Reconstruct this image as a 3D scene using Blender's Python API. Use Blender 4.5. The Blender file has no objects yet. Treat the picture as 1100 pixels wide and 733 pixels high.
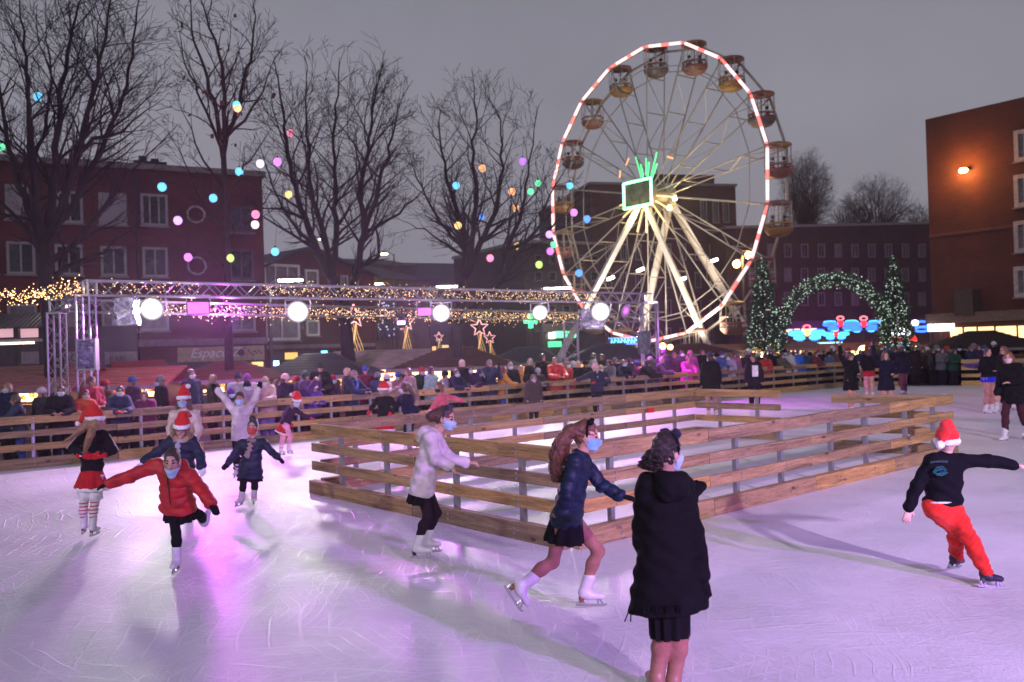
import bpy, math, random
import numpy as np
from mathutils import Vector, Matrix
R = math.radians
rng = random.Random(7)
scene = bpy.context.scene
col = scene.collection
V = lambda *a: np.array(a, float)

# ------------------------------------------------------------------ camera
FPX, PITCH, ROLL, CAMH = 946.0, R(-0.45), R(-1.85), 2.10      # focal length in pixels of an 1100 wide frame
_fw = V(0, math.cos(PITCH), -math.sin(PITCH)); _u0 = V(0, math.sin(PITCH), math.cos(PITCH)); _r0 = V(1, 0, 0)
_rt = math.cos(ROLL) * _r0 + math.sin(ROLL) * _u0; _up = -math.sin(ROLL) * _r0 + math.cos(ROLL) * _u0
CAM = V(0, 0, CAMH)
def ray(px, py): return _fw * FPX + _rt * (px - 550) - _up * (py - 366.5)
def G(px, py, z=0.0):                     # point of the level z seen at a pixel of the photograph
    d = ray(px, py); return CAM + d * ((z - CAMH) / d[2])
def W(px, py, Y):                         # point at depth Y seen at a pixel
    d = ray(px, py); return CAM + d * (Y / d[1])
def XZ(px, py, Y): p = W(px, py, Y); return p[0], p[2]
cam_d = bpy.data.cameras.new('camera'); cam = bpy.data.objects.new('camera', cam_d); col.objects.link(cam)
cam_d.sensor_width = 36; cam_d.lens = FPX / 1100 * 36; cam_d.clip_end = 2000; cam_d.clip_start = 0.05
m = Matrix.Identity(4)
for i in range(3):
    m[i][0] = _rt[i]; m[i][1] = _up[i]; m[i][2] = -_fw[i]; m[i][3] = CAM[i]
cam.matrix_world = m; scene.camera = cam
cam_d.dof.use_dof = True; cam_d.dof.focus_distance = 7.8; cam_d.dof.aperture_fstop = 2.2

# ------------------------------------------------------------------ materials
MC = {}
def nodes(name):
    mt = bpy.data.materials.new(name); mt.use_nodes = True
    nt = mt.node_tree; return mt, nt, nt.nodes['Principled BSDF']
def L(nt, a, b): nt.links.new(a, b)
def noise(nt, scale, detail=3, vec=None, rough=.55, dist=0):
    n = nt.nodes.new('ShaderNodeTexNoise'); n.inputs['Scale'].default_value = scale; n.inputs['Detail'].default_value = detail
    n.inputs['Roughness'].default_value = rough; n.inputs['Distortion'].default_value = dist
    if vec is not None: L(nt, vec, n.inputs['Vector'])
    return n
def ramp(nt, fac, stops):
    r = nt.nodes.new('ShaderNodeValToRGB'); e = r.color_ramp.elements
    while len(e) < len(stops): e.new(0.5)
    for i, (p, c) in enumerate(stops):
        e[i].position = p; e[i].color = (*c, 1) if len(c) == 3 else c
    L(nt, fac, r.inputs[0]); return r
def mapping(nt, src='Object', scale=(1, 1, 1), rot=(0, 0, 0), loc=(0, 0, 0)):
    t = nt.nodes.new('ShaderNodeTexCoord'); mp = nt.nodes.new('ShaderNodeMapping')
    mp.inputs['Scale'].default_value = scale; mp.inputs['Rotation'].default_value = rot; mp.inputs['Location'].default_value = loc
    L(nt, t.outputs[src], mp.inputs[0]); return mp.outputs[0]
def bump(nt, b, h, strength=.3, dist=.01):
    n = nt.nodes.new('ShaderNodeBump'); n.inputs['Strength'].default_value = strength; n.inputs['Distance'].default_value = dist
    L(nt, h, n.inputs['Height']); L(nt, n.outputs[0], b.inputs['Normal']); return n
def math_n(nt, op, a, b=None, c=None):
    n = nt.nodes.new('ShaderNodeMath'); n.operation = op
    for i, x in enumerate((a, b, c)):
        if x is None: continue
        if isinstance(x, (int, float)): n.inputs[i].default_value = x
        else: L(nt, x, n.inputs[i])
    return n.outputs[0]
def mixc(nt, fac, a, b, mode='MIX'):
    n = nt.nodes.new('ShaderNodeMix'); n.data_type = 'RGBA'; n.blend_type = mode
    for k, x in ((0, fac), (6, a), (7, b)):
        if isinstance(x, (int, float)): n.inputs[k].default_value = x
        elif isinstance(x, tuple): n.inputs[k].default_value = (*x, 1)
        else: L(nt, x, n.inputs[k])
    return n.outputs[2]
def plain(c, rough=.6, metal=0.0, var=.25, scale=6, bs=.15, bd=.004, name='paint', spec=.5, bscale=None):
    k = ('p', c, rough, metal, var, scale, bs, name, bscale)
    if k in MC: return MC[k]
    mt, nt, b = nodes(name); v = mapping(nt)
    n = noise(nt, scale, 4, v)
    lo = tuple(max(0, x * (1 - var)) for x in c); hi = tuple(min(1, x * (1 + var)) for x in c)
    L(nt, ramp(nt, n.outputs[0], [(.3, lo), (.7, hi)]).outputs[0], b.inputs['Base Color'])
    b.inputs['Roughness'].default_value = rough; b.inputs['Metallic'].default_value = metal
    b.inputs['Specular IOR Level'].default_value = spec
    if bs: bump(nt, b, noise(nt, bscale or scale * 8, 3, v).outputs[0], bs, bd)
    MC[k] = mt; return mt
def cloth(c, rough=.85, kind='knit'):
    k = ('c', c, rough, kind)
    if k in MC: return MC[k]
    mt, nt, b = nodes(kind + '_fabric'); v = mapping(nt)
    n = noise(nt, 9, 4, v)
    L(nt, ramp(nt, n.outputs[0], [(.3, tuple(x * .72 for x in c)), (.7, tuple(min(1, x * 1.25) for x in c))]).outputs[0], b.inputs['Base Color'])
    b.inputs['Roughness'].default_value = rough
    b.inputs['Specular IOR Level'].default_value = .25
    if kind == 'puffer':
        b.inputs['Roughness'].default_value = .5; b.inputs['Specular IOR Level'].default_value = .45
    b.inputs['Sheen Weight'].default_value = .12 if kind != 'puffer' and max(c) > .05 else 0
    if max(c) < .05: b.inputs['Specular IOR Level'].default_value = .12 if kind != 'puffer' else .3
    a = noise(nt, 22, 4, v, dist=.6); f = noise(nt, 160, 2, v)
    bump(nt, b, math_n(nt, 'ADD', a.outputs[0], math_n(nt, 'MULTIPLY', f.outputs[0], .25)), .55, .012)
    MC[k] = mt; return mt
def skin(c=(.60, .36, .27)):
    k = ('s', c)
    if k in MC: return MC[k]
    mt, nt, b = nodes('skin'); v = mapping(nt); n = noise(nt, 18, 4, v)
    L(nt, ramp(nt, n.outputs[0], [(.3, tuple(x * .86 for x in c)), (.7, (c[0] * 1.08, c[1] * 1.0, c[2] * .98))]).outputs[0], b.inputs['Base Color'])
    b.inputs['Roughness'].default_value = .5; b.inputs['Subsurface Weight'].default_value = .0
    bump(nt, b, noise(nt, 140, 2, v).outputs[0], .12, .002); MC[k] = mt; return mt
def hairm(c=(.05, .025, .015)):
    k = ('h', c)
    if k in MC: return MC[k]
    mt, nt, b = nodes('hair_strands'); v = mapping(nt, scale=(60, 60, 7)); n = noise(nt, 2.2, 3, v, dist=1.2)
    L(nt, ramp(nt, n.outputs[0], [(.3, tuple(x * .5 for x in c)), (.55, c), (.75, tuple(min(1, x * 1.9) for x in c))]).outputs[0], b.inputs['Base Color'])
    b.inputs['Roughness'].default_value = .34; b.inputs['Specular IOR Level'].default_value = .6; bump(nt, b, n.outputs[0], .9, .012); MC[k] = mt; return mt
def emit(c, s, name='lamp_glow', sample=True, base=None):
    k = ('e', c, s, name, sample)
    if k in MC: return MC[k]
    mt, nt, b = nodes(name); b.inputs['Base Color'].default_value = (*(base or c), 1)
    b.inputs['Emission Color'].default_value = (*c, 1); b.inputs['Emission Strength'].default_value = s
    b.inputs['Roughness'].default_value = .4
    if not sample: mt.cycles.emission_sampling = 'NONE'
    MC[k] = mt; return mt
def lens_mat(c, s, rad):
    mt, nt, b = nodes('flood_lens'); t = nt.nodes.new('ShaderNodeTexCoord'); ln = nt.nodes.new('ShaderNodeVectorMath'); ln.operation = 'LENGTH'; L(nt, t.outputs['Object'], ln.inputs[0])
    q = math_n(nt, 'SUBTRACT', 1.0, math_n(nt, 'DIVIDE', ln.outputs['Value'], rad)); q = math_n(nt, 'MAXIMUM', q, 0.0)
    L(nt, math_n(nt, 'MULTIPLY_ADD', math_n(nt, 'POWER', q, 3.4), s, .1), b.inputs['Emission Strength'])
    b.inputs['Base Color'].default_value = (.3, .3, .3, 1); b.inputs['Emission Color'].default_value = (*c, 1); mt.cycles.emission_sampling = 'NONE'; return mt
def wood(c=(.36, .20, .105), tone=1.0, name='timber'):
    k = ('w', c, tone)
    if k in MC: return MC[k]
    mt, nt, b = nodes(name)
    oi = nt.nodes.new('ShaderNodeObjectInfo'); t = nt.nodes.new('ShaderNodeTexCoord')
    off = nt.nodes.new('ShaderNodeVectorMath'); off.operation = 'ADD'
    sc = nt.nodes.new('ShaderNodeVectorMath'); sc.operation = 'SCALE'
    cx = nt.nodes.new('ShaderNodeCombineXYZ')
    L(nt, math_n(nt, 'MULTIPLY', oi.outputs['Random'], 40), cx.inputs[0]); L(nt, math_n(nt, 'MULTIPLY', oi.outputs['Random'], 17), cx.inputs[2])
    L(nt, t.outputs['Object'], off.inputs[0]); L(nt, cx.outputs[0], off.inputs[1])
    def mp(s):
        q = nt.nodes.new('ShaderNodeMapping'); q.inputs['Scale'].default_value = s; L(nt, off.outputs[0], q.inputs[0]); return q.outputs[0]
    g = noise(nt, 3.0, 6, mp((.35, 5, 5)), .6, .8)
    g2 = noise(nt, 9.0, 4, mp((.6, 9, 9)), .6, 1.5)
    vo = nt.nodes.new('ShaderNodeTexVoronoi'); vo.inputs['Scale'].default_value = 1.0; L(nt, mp((2.1, 5, 5)), vo.inputs['Vector'])
    base = ramp(nt, g.outputs[0], [(.28, tuple(x * .42 * tone for x in c)), (.5, tuple(x * tone for x in c)), (.75, tuple(min(1, x * 1.5 * tone) for x in c))]).outputs[0]
    fine = ramp(nt, g2.outputs[0], [(.3, (.55, .5, .45)), (.6, (1, 1, 1))]).outputs[0]
    c1 = mixc(nt, 1.0, base, fine, 'MULTIPLY')
    kn = ramp(nt, vo.outputs['Distance'], [(.06, (.16, .1, .07)), (.14, (1, 1, 1))]).outputs[0]
    c2 = mixc(nt, .85, c1, kn, 'MULTIPLY')
    ob = nt.nodes.new('ShaderNodeHueSaturation'); L(nt, c2, ob.inputs['Color'])
    L(nt, math_n(nt, 'MULTIPLY_ADD', oi.outputs['Random'], .7, .68), ob.inputs['Value'])
    L(nt, math_n(nt, 'MULTIPLY_ADD', oi.outputs['Random'], .3, .8), ob.inputs['Saturation'])
    L(nt, ob.outputs[0], b.inputs['Base Color']); b.inputs['Roughness'].default_value = .7
    bump(nt, b, math_n(nt, 'ADD', g.outputs[0], g2.outputs[0]), .5, .008)
    MC[k] = mt; return mt
def brick(c1=(.20, .052, .038), c2=(.13, .036, .03), mortar=(.13, .085, .075), name='red_brick', sc=1.0, rot=0.0):
    k = ('b', c1, c2, mortar, sc, rot)
    if k in MC: return MC[k]
    mt, nt, b = nodes(name)
    t = nt.nodes.new('ShaderNodeTexCoord'); sx = nt.nodes.new('ShaderNodeSeparateXYZ'); L(nt, t.outputs['Object'], sx.inputs[0])
    cb = nt.nodes.new('ShaderNodeCombineXYZ'); L(nt, math_n(nt, 'ADD', sx.outputs[0], sx.outputs[1]), cb.inputs[0]); L(nt, sx.outputs[2], cb.inputs[1])
    br = nt.nodes.new('ShaderNodeTexBrick'); br.inputs['Scale'].default_value = 1.0 * sc
    br.inputs['Brick Width'].default_value = .44; br.inputs['Row Height'].default_value = .15; br.inputs['Mortar Size'].default_value = .014
    br.inputs['Color1'].default_value = (*c1, 1); br.inputs['Color2'].default_value = (*c2, 1); br.inputs['Mortar'].default_value = (*mortar, 1)
    L(nt, cb.outputs[0], br.inputs['Vector'])
    n = noise(nt, .45, 5, t.outputs['Object']); n2 = noise(nt, 4, 4, t.outputs['Object'])
    st = ramp(nt, n.outputs[0], [(.3, (.62, .6, .6)), (.7, (1.15, 1.1, 1.1))]).outputs[0]
    c = mixc(nt, 1, br.outputs['Color'], st, 'MULTIPLY')
    L(nt, mixc(nt, .5, c, ramp(nt, n2.outputs[0], [(.3, (.7, .7, .7)), (.7, (1.1, 1.1, 1.1))]).outputs[0], 'MULTIPLY'), b.inputs['Base Color'])
    b.inputs['Roughness'].default_value = .88; bump(nt, b, br.outputs['Fac'], -.4, .01); MC[k] = mt; return mt
STEEL = plain((.42, .43, .46), .38, .85, .2, 5, .1, name='galvanised_steel')
ALU = plain((.46, .47, .5), .3, .8, .12, 5, .06, name='aluminium')
BLACK = plain((.012, .012, .014), .55, 0, .3, 6, .1, name='black_plastic')
WHITE = plain((.72, .72, .72), .5, 0, .08, 3, .05, name='white_paint')
GLASS = plain((.018, .021, .028), .08, 0, .3, 2, .02, name='window_glass', spec=.8)
FRAME = plain((.30, .28, .285), .55, 0, .12, 4, .05, name='window_frame_paint')

# ------------------------------------------------------------------ objects
def tag(o, label=None, cat=None, group=None, kind=None):
    if label: o['label'] = label
    if cat: o['category'] = cat
    if group: o['group'] = group
    if kind: o['kind'] = kind
    return o
def empty(name, loc=(0, 0, 0), rz=0.0, label=None, cat=None, group=None):
    o = bpy.data.objects.new(name, None); col.objects.link(o); o.location = tuple(loc); o.rotation_euler = (0, 0, rz)
    o.empty_display_size = .1
    return tag(o, label, cat, group)
def link_mesh(name, me, mat, parent=None, loc=(0, 0, 0), rz=0.0):
    if mat is not None:
        for q in (mat if isinstance(mat, (list, tuple)) else [mat]): me.materials.append(q)
    o = bpy.data.objects.new(name, me); col.objects.link(o); o.location = tuple(loc); o.rotation_euler = (0, 0, rz)
    if parent is not None: o.parent = parent
    return o
def copy_tree(o, parent=None):
    c = o.copy(); col.objects.link(c)
    if parent is not None: c.parent = parent
    for ch in list(o.children): copy_tree(ch, c)
    return c
class MB:
    def __init__(s): s.v = []; s.f = []; s.mi = []; s.cur = 0
    def add(s, vs, fs):
        b = len(s.v); s.v += [tuple(map(float, q)) for q in vs]; s.f += [tuple(b + i for i in f) for f in fs]; s.mi += [s.cur] * len(fs); return s
    def box(s, c, d, rz=0.0, M=None):
        x, y, z = d[0] / 2, d[1] / 2, d[2] / 2; cs, sn = math.cos(rz), math.sin(rz); vs = []
        for dx, dy, dz in ((-x, -y, -z), (x, -y, -z), (x, y, -z), (-x, y, -z), (-x, -y, z), (x, -y, z), (x, y, z), (-x, y, z)):
            vs.append((c[0] + dx * cs - dy * sn, c[1] + dx * sn + dy * cs, c[2] + dz))
        return s.add(vs, [(0, 3, 2, 1), (4, 5, 6, 7), (0, 1, 5, 4), (1, 2, 6, 5), (2, 3, 7, 6), (3, 0, 4, 7)])
    def bar(s, a, b, w, h=None, up=(0, 0, 1)):
        a = np.array(a, float); b = np.array(b, float); h = h or w; d = b - a; d /= (np.linalg.norm(d) or 1)
        u = np.array(up, float)
        if abs(d @ u) > .97: u = V(1, 0, 0)
        r = np.cross(d, u); r /= np.linalg.norm(r); u = np.cross(r, d); r = r * w / 2; u = u * h / 2
        return s.add([a - r - u, a + r - u, a + r + u, a - r + u, b - r - u, b + r - u, b + r + u, b - r + u],
                     [(0, 1, 2, 3), (7, 6, 5, 4), (0, 4, 5, 1), (1, 5, 6, 2), (2, 6, 7, 3), (3, 7, 4, 0)])
    def tube(s, pts, rad, n=6, cap=True):
        P = np.array(pts, float); k = len(P); rad = [rad] * k if isinstance(rad, (int, float)) else rad
        b = len(s.v); prev = None
        for i in range(k):
            d = P[min(i + 1, k - 1)] - P[max(i - 1, 0)]; d /= (np.linalg.norm(d) or 1)
            if prev is None:
                u = V(0, 0, 1) if abs(d[2]) < .9 else V(1, 0, 0)
                r = np.cross(d, u)
            else: r = prev - d * (prev @ d)
            r /= (np.linalg.norm(r) or 1); prev = r; u = np.cross(r, d)
            for j in range(n):
                t = 2 * math.pi * j / n; q = P[i] + (r * math.cos(t) + u * math.sin(t)) * rad[i]; s.v.append(tuple(q))
        nf = 0
        for i in range(k - 1):
            for j in range(n):
                s.f.append((b + i * n + j, b + i * n + (j + 1) % n, b + (i + 1) * n + (j + 1) % n, b + (i + 1) * n + j)); nf += 1
        if cap:
            s.f.append(tuple(b + j for j in range(n))[::-1]); s.f.append(tuple(b + (k - 1) * n + j for j in range(n))); nf += 2
        s.mi += [s.cur] * nf; return s
    def sphere(s, c, r, n=8, m_=6, sc=(1, 1, 1)):
        vs = [(c[0], c[1], c[2] - r * sc[2])]; fs = []
        for i in range(1, m_):
            a = math.pi * i / m_
            for j in range(n):
                t = 2 * math.pi * j / n
                vs.append((c[0] + r * sc[0] * math.sin(a) * math.cos(t), c[1] + r * sc[1] * math.sin(a) * math.sin(t), c[2] - r * sc[2] * math.cos(a)))
        vs.append((c[0], c[1], c[2] + r * sc[2])); last = len(vs) - 1
        for j in range(n): fs.append((0, 1 + (j + 1) % n, 1 + j))
        for i in range(m_ - 2):
            for j in range(n):
                a = 1 + i * n + j; b_ = 1 + i * n + (j + 1) % n; fs.append((a, b_, b_ + n, a + n))
        o = 1 + (m_ - 2) * n
        for j in range(n): fs.append((o + j, o + (j + 1) % n, last))
        return s.add(vs, fs)
    def lathe(s, prof, n=16, c=(0, 0, 0)):
        b = len(s.v); k = len(prof)
        for r, z in prof:
            for j in range(n):
                t = 2 * math.pi * j / n; s.v.append((c[0] + r * math.cos(t), c[1] + r * math.sin(t), c[2] + z))
        for i in range(k - 1):
            for j in range(n):
                s.f.append((b + i * n + j, b + i * n + (j + 1) % n, b + (i + 1) * n + (j + 1) % n, b + (i + 1) * n + j)); s.mi.append(s.cur)
        return s
    def poly(s, vs): return s.add(vs, [tuple(range(len(vs)))])
    def prism(s, pts, y0, y1):                 # outline in x,z extruded along y
        n = len(pts); vs = [(p[0], y0, p[1]) for p in pts] + [(p[0], y1, p[1]) for p in pts]
        return s.add(vs, [tuple(range(n)), tuple(range(2 * n - 1, n - 1, -1))] + [(i, i + n, (i + 1) % n + n, (i + 1) % n) for i in range(n)])
    def build(s, name, mat, parent=None, loc=(0, 0, 0), rz=0.0, smooth=False):
        me = bpy.data.meshes.new(name); me.from_pydata(s.v, [], s.f); me.validate()
        if smooth: me.polygons.foreach_set('use_smooth', [True] * len(me.polygons))
        o = link_mesh(name, me, mat, parent, loc, rz)
        if any(s.mi) and len(me.polygons) == len(s.mi): me.polygons.foreach_set('material_index', s.mi)
        return o
def light(name, kind, loc, energy, color, target=None, size=.2, spot=120, blend=.8):
    d = bpy.data.lights.new(name, kind); d.energy = energy; d.color = color
    if kind == 'SPOT': d.spot_size = R(spot); d.spot_blend = blend; d.shadow_soft_size = size
    elif kind == 'POINT': d.shadow_soft_size = size
    elif kind == 'AREA': d.size = size
    o = bpy.data.objects.new(name, d); col.objects.link(o); o.location = tuple(loc)
    if target is not None:
        o.rotation_euler = (Vector(tuple(target)) - Vector(tuple(loc))).to_track_quat('-Z', 'Y').to_euler()
    return o
# ------------------------------------------------------------------ people: smooth-union bodies meshed with surface nets
def nrm(v): v = np.array(v, float); return v / (np.linalg.norm(v) or 1)
def smin(a, b, k):
    h = np.clip(.5 + .5 * (b - a) / k, 0, 1); return b * (1 - h) + a * h - k * h * (1 - h)
def cone(a, b, ra, rb, n=None, k=1.0):
    a = np.array(a, float); b = np.array(b, float); ab = b - a; L2 = ab @ ab + 1e-9
    if n is not None: n = nrm(n)
    def f(p):
        q = p - a; t = np.clip(q @ ab / L2, 0, 1); v = q - t[:, None] * ab
        if n is not None:
            vn = v @ n; v = v + (vn * (1 / k - 1))[:, None] * n
        d = np.sqrt((v * v).sum(1)) - (ra + (rb - ra) * t)
        return d * (k if n is not None else 1)
    f.lo = np.minimum(a - ra, b - rb); f.hi = np.maximum(a + ra, b + rb); return f
def ell(c, ax, r):
    c = np.array(c, float); A = np.array(ax, float); r = np.array(r, float)
    def f(p):
        q = (p - c) @ A.T; k0 = np.sqrt(((q / r) ** 2).sum(1)) + 1e-9; k1 = np.sqrt(((q / r ** 2) ** 2).sum(1)) + 1e-9
        return k0 * (k0 - 1) / k1
    m_ = r.max(); f.lo = c - m_; f.hi = c + m_; return f
def union(fs, k=.02, grow=0.0, post=None):
    def f(p):
        d = fs[0](p)
        for g in fs[1:]: d = smin(d, g(p), k)
        d = d - grow
        return post(p, d) if post else d
    f.lo = np.min([g.lo for g in fs], 0) - grow - .02; f.hi = np.max([g.hi for g in fs], 0) + grow + .02; return f
def frustum(a, b, ra, rb, n=None, k=1.0, folds=0, amp=0.0, ph=0.0):
    a = np.array(a, float); b = np.array(b, float); ab = b - a; Ln = np.linalg.norm(ab); ax = ab / Ln
    e1 = nrm(np.cross(ax, V(0, 1, 0) if abs(ax[1]) < .9 else V(1, 0, 0))); e2 = np.cross(ax, e1)
    if n is not None: n = nrm(n)
    def f(p):
        q = p - a; t = q @ ax; v = q - t[:, None] * ax
        if n is not None: v = v + ((v @ n) * (1 / k - 1))[:, None] * n
        tt = np.clip(t / Ln, 0, 1); r = ra + (rb - ra) * tt
        if folds:
            ang = np.arctan2(v @ e2, v @ e1); r = r + amp * tt * np.sin(ang * folds + ph + 1.3 * np.sin(ang * 2 + ph))
        d = (np.sqrt((v * v).sum(1)) - r) * (k if n is not None else 1)
        return np.maximum(np.maximum(d, -t), t - Ln)
    m_ = max(ra, rb) + amp; f.lo = np.minimum(a, b) - m_; f.hi = np.maximum(a, b) + m_; return f
def surf(name, f, vox, mat, parent=None, origin=None, label_fn=None, smooth=True):
    lo = f.lo - 2.5 * vox; hi = f.hi + 2.5 * vox; B = 4
    n = (np.ceil((hi - lo) / vox / B).astype(int) + 1) * B
    nb = n // B; c = [lo[i] + (np.arange(nb[i]) + .5) * B * vox - .5 * vox for i in range(3)]
    Cx = np.stack(np.meshgrid(*c, indexing='ij'), -1).reshape(-1, 3)
    d = f(Cx); act = np.abs(d) < B * vox * 1.75 + .012
    D = np.where(d < 0, -1.0, 1.0).reshape(nb).repeat(B, 0).repeat(B, 1).repeat(B, 2).astype(np.float32)
    idx = np.argwhere(act.reshape(nb)) * B
    off = np.stack(np.meshgrid(*[np.arange(B)] * 3, indexing='ij'), -1).reshape(-1, 3)
    if len(idx) == 0: return None
    I = (idx[:, None, :] + off[None]).reshape(-1, 3); P = lo + I * vox
    out = np.empty(len(P), np.float32); st = 400000
    for s_ in range(0, len(P), st): out[s_:s_ + st] = f(P[s_:s_ + st])
    D[I[:, 0], I[:, 1], I[:, 2]] = out
    ins = D < 0
    S = lambda A, dx, dy, dz: A[dx:n[0] - 1 + dx, dy:n[1] - 1 + dy, dz:n[2] - 1 + dz]
    cnt = sum(S(ins, dx, dy, dz).astype(np.int8) for dx in (0, 1) for dy in (0, 1) for dz in (0, 1))
    cell = np.argwhere((cnt > 0) & (cnt < 8))
    if len(cell) == 0: return None
    vid = -np.ones(cnt.shape, np.int32); vid[cell[:, 0], cell[:, 1], cell[:, 2]] = np.arange(len(cell))
    acc = np.zeros((len(cell), 3)); w = np.zeros(len(cell))
    cor = [np.array(q) for q in ((0, 0, 0), (1, 0, 0), (0, 1, 0), (1, 1, 0), (0, 0, 1), (1, 0, 1), (0, 1, 1), (1, 1, 1))]
    vals = [D[cell[:, 0] + q[0], cell[:, 1] + q[1], cell[:, 2] + q[2]] for q in cor]
    for i in range(8):
        for j in range(i + 1, 8):
            if np.abs(cor[i] - cor[j]).sum() != 1: continue
            a, b = vals[i], vals[j]; mk = (a < 0) != (b < 0); t = np.where(mk, a / np.where(mk, a - b, 1), 0)
            acc += (mk[:, None] * (cor[i] + t[:, None] * (cor[j] - cor[i]))); w += mk
    vtx = lo + (cell + acc / w[:, None]) * vox
    quads = []
    for ax in range(3):
        o1, o2 = [(1, 2), (2, 0), (0, 1)][ax]
        sl0 = [slice(1, None)] * 3; sl0[ax] = slice(0, n[ax] - 1); sl1 = [slice(1, None)] * 3; sl1[ax] = slice(1, n[ax])
        a = ins[tuple(sl0)]; b = ins[tuple(sl1)]; e = np.argwhere(a != b)
        if len(e) == 0: continue
        fl = a[e[:, 0], e[:, 1], e[:, 2]]
        e = e.copy()
        for o_ in range(3):
            if o_ != ax: e[:, o_] += 1
        e = e[(e[:, o1] < n[o1] - 1) & (e[:, o2] < n[o2] - 1)]; fl = fl[:len(e)] if len(fl) != len(e) else fl
        def g(d1, d2):
            c_ = e.copy(); c_[:, o1] -= d1; c_[:, o2] -= d2; return vid[c_[:, 0], c_[:, 1], c_[:, 2]]
        q = np.stack([g(1, 1), g(0, 1), g(0, 0), g(1, 0)], 1); q[~fl] = q[~fl][:, ::-1]; quads.append(q[(q >= 0).all(1)])
    q = np.concatenate(quads); org = np.array(origin if origin is not None else (0, 0, 0), float)
    me = bpy.data.meshes.new(name); me.vertices.add(len(vtx)); me.vertices.foreach_set('co', (vtx - org).ravel().astype(np.float32))
    me.loops.add(q.size); me.loops.foreach_set('vertex_index', q.ravel().astype(np.int32))
    me.polygons.add(len(q)); me.polygons.foreach_set('loop_start', np.arange(0, q.size, 4, dtype=np.int32))
    me.polygons.foreach_set('loop_total', np.full(len(q), 4, np.int32)) if bpy.app.version < (4, 0) else None
    me.update(calc_edges=True); me.validate()
    me.polygons.foreach_set('use_smooth', np.ones(len(me.polygons), bool))
    o = link_mesh(name, me, mat, parent)
    if label_fn is not None and len(me.polygons) == len(q):
        me.polygons.foreach_set('material_index', label_fn(vtx[q].mean(1)).astype(np.int32))
    return o
def wob(amp, fr=18.0, ph=0.0):
    def g(p, d):
        x, y, z = p[:, 0] * fr, p[:, 1] * fr, p[:, 2] * fr
        return d + amp * (np.sin(x + 1.7 * np.sin(z * .6 + ph) + ph) * np.sin(z * 1.3 + y + ph * 2) + .6 * np.sin(2.1 * z + 1.3 * x - y + ph))
    return g
def hand_prims(w, d, pn, s=1.0, curl=.35, side=1):
    d = nrm(d); pn = nrm(np.array(pn) - d * (np.array(pn) @ d)); sd = np.cross(d, pn) * side; L_ = .17 * s; P = []
    pc = w + d * .045 * s
    P.append(cone(w, w + d * .075 * s, .026 * s, .036 * s, pn, .5))
    for i, (o, ln) in enumerate(((-.027, .062), (-.009, .072), (.009, .068), (.026, .052))):
        b = w + d * .082 * s + sd * o * s; d1 = nrm(d + pn * curl * .6 + sd * o * 5); m_ = b + d1 * ln * .5 * s; d2 = nrm(d1 + pn * curl)
        P += [cone(b, m_, .0098 * s, .009 * s), cone(m_, m_ + d2 * ln * .5 * s, .009 * s, .0075 * s)]
    t0 = w + d * .02 * s - sd * .022 * s; t1 = t0 + nrm(d * .7 - sd * .75 + pn * .3) * .04 * s
    P += [cone(t0, t1, .013 * s, .0105 * s), cone(t1, t1 + nrm(d + pn * .3 - sd * .15) * .032 * s, .010 * s, .008 * s)]
    return P
SKINS = [(.50, .29, .21), (.45, .25, .18), (.38, .21, .15), (.53, .32, .25)]
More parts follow.
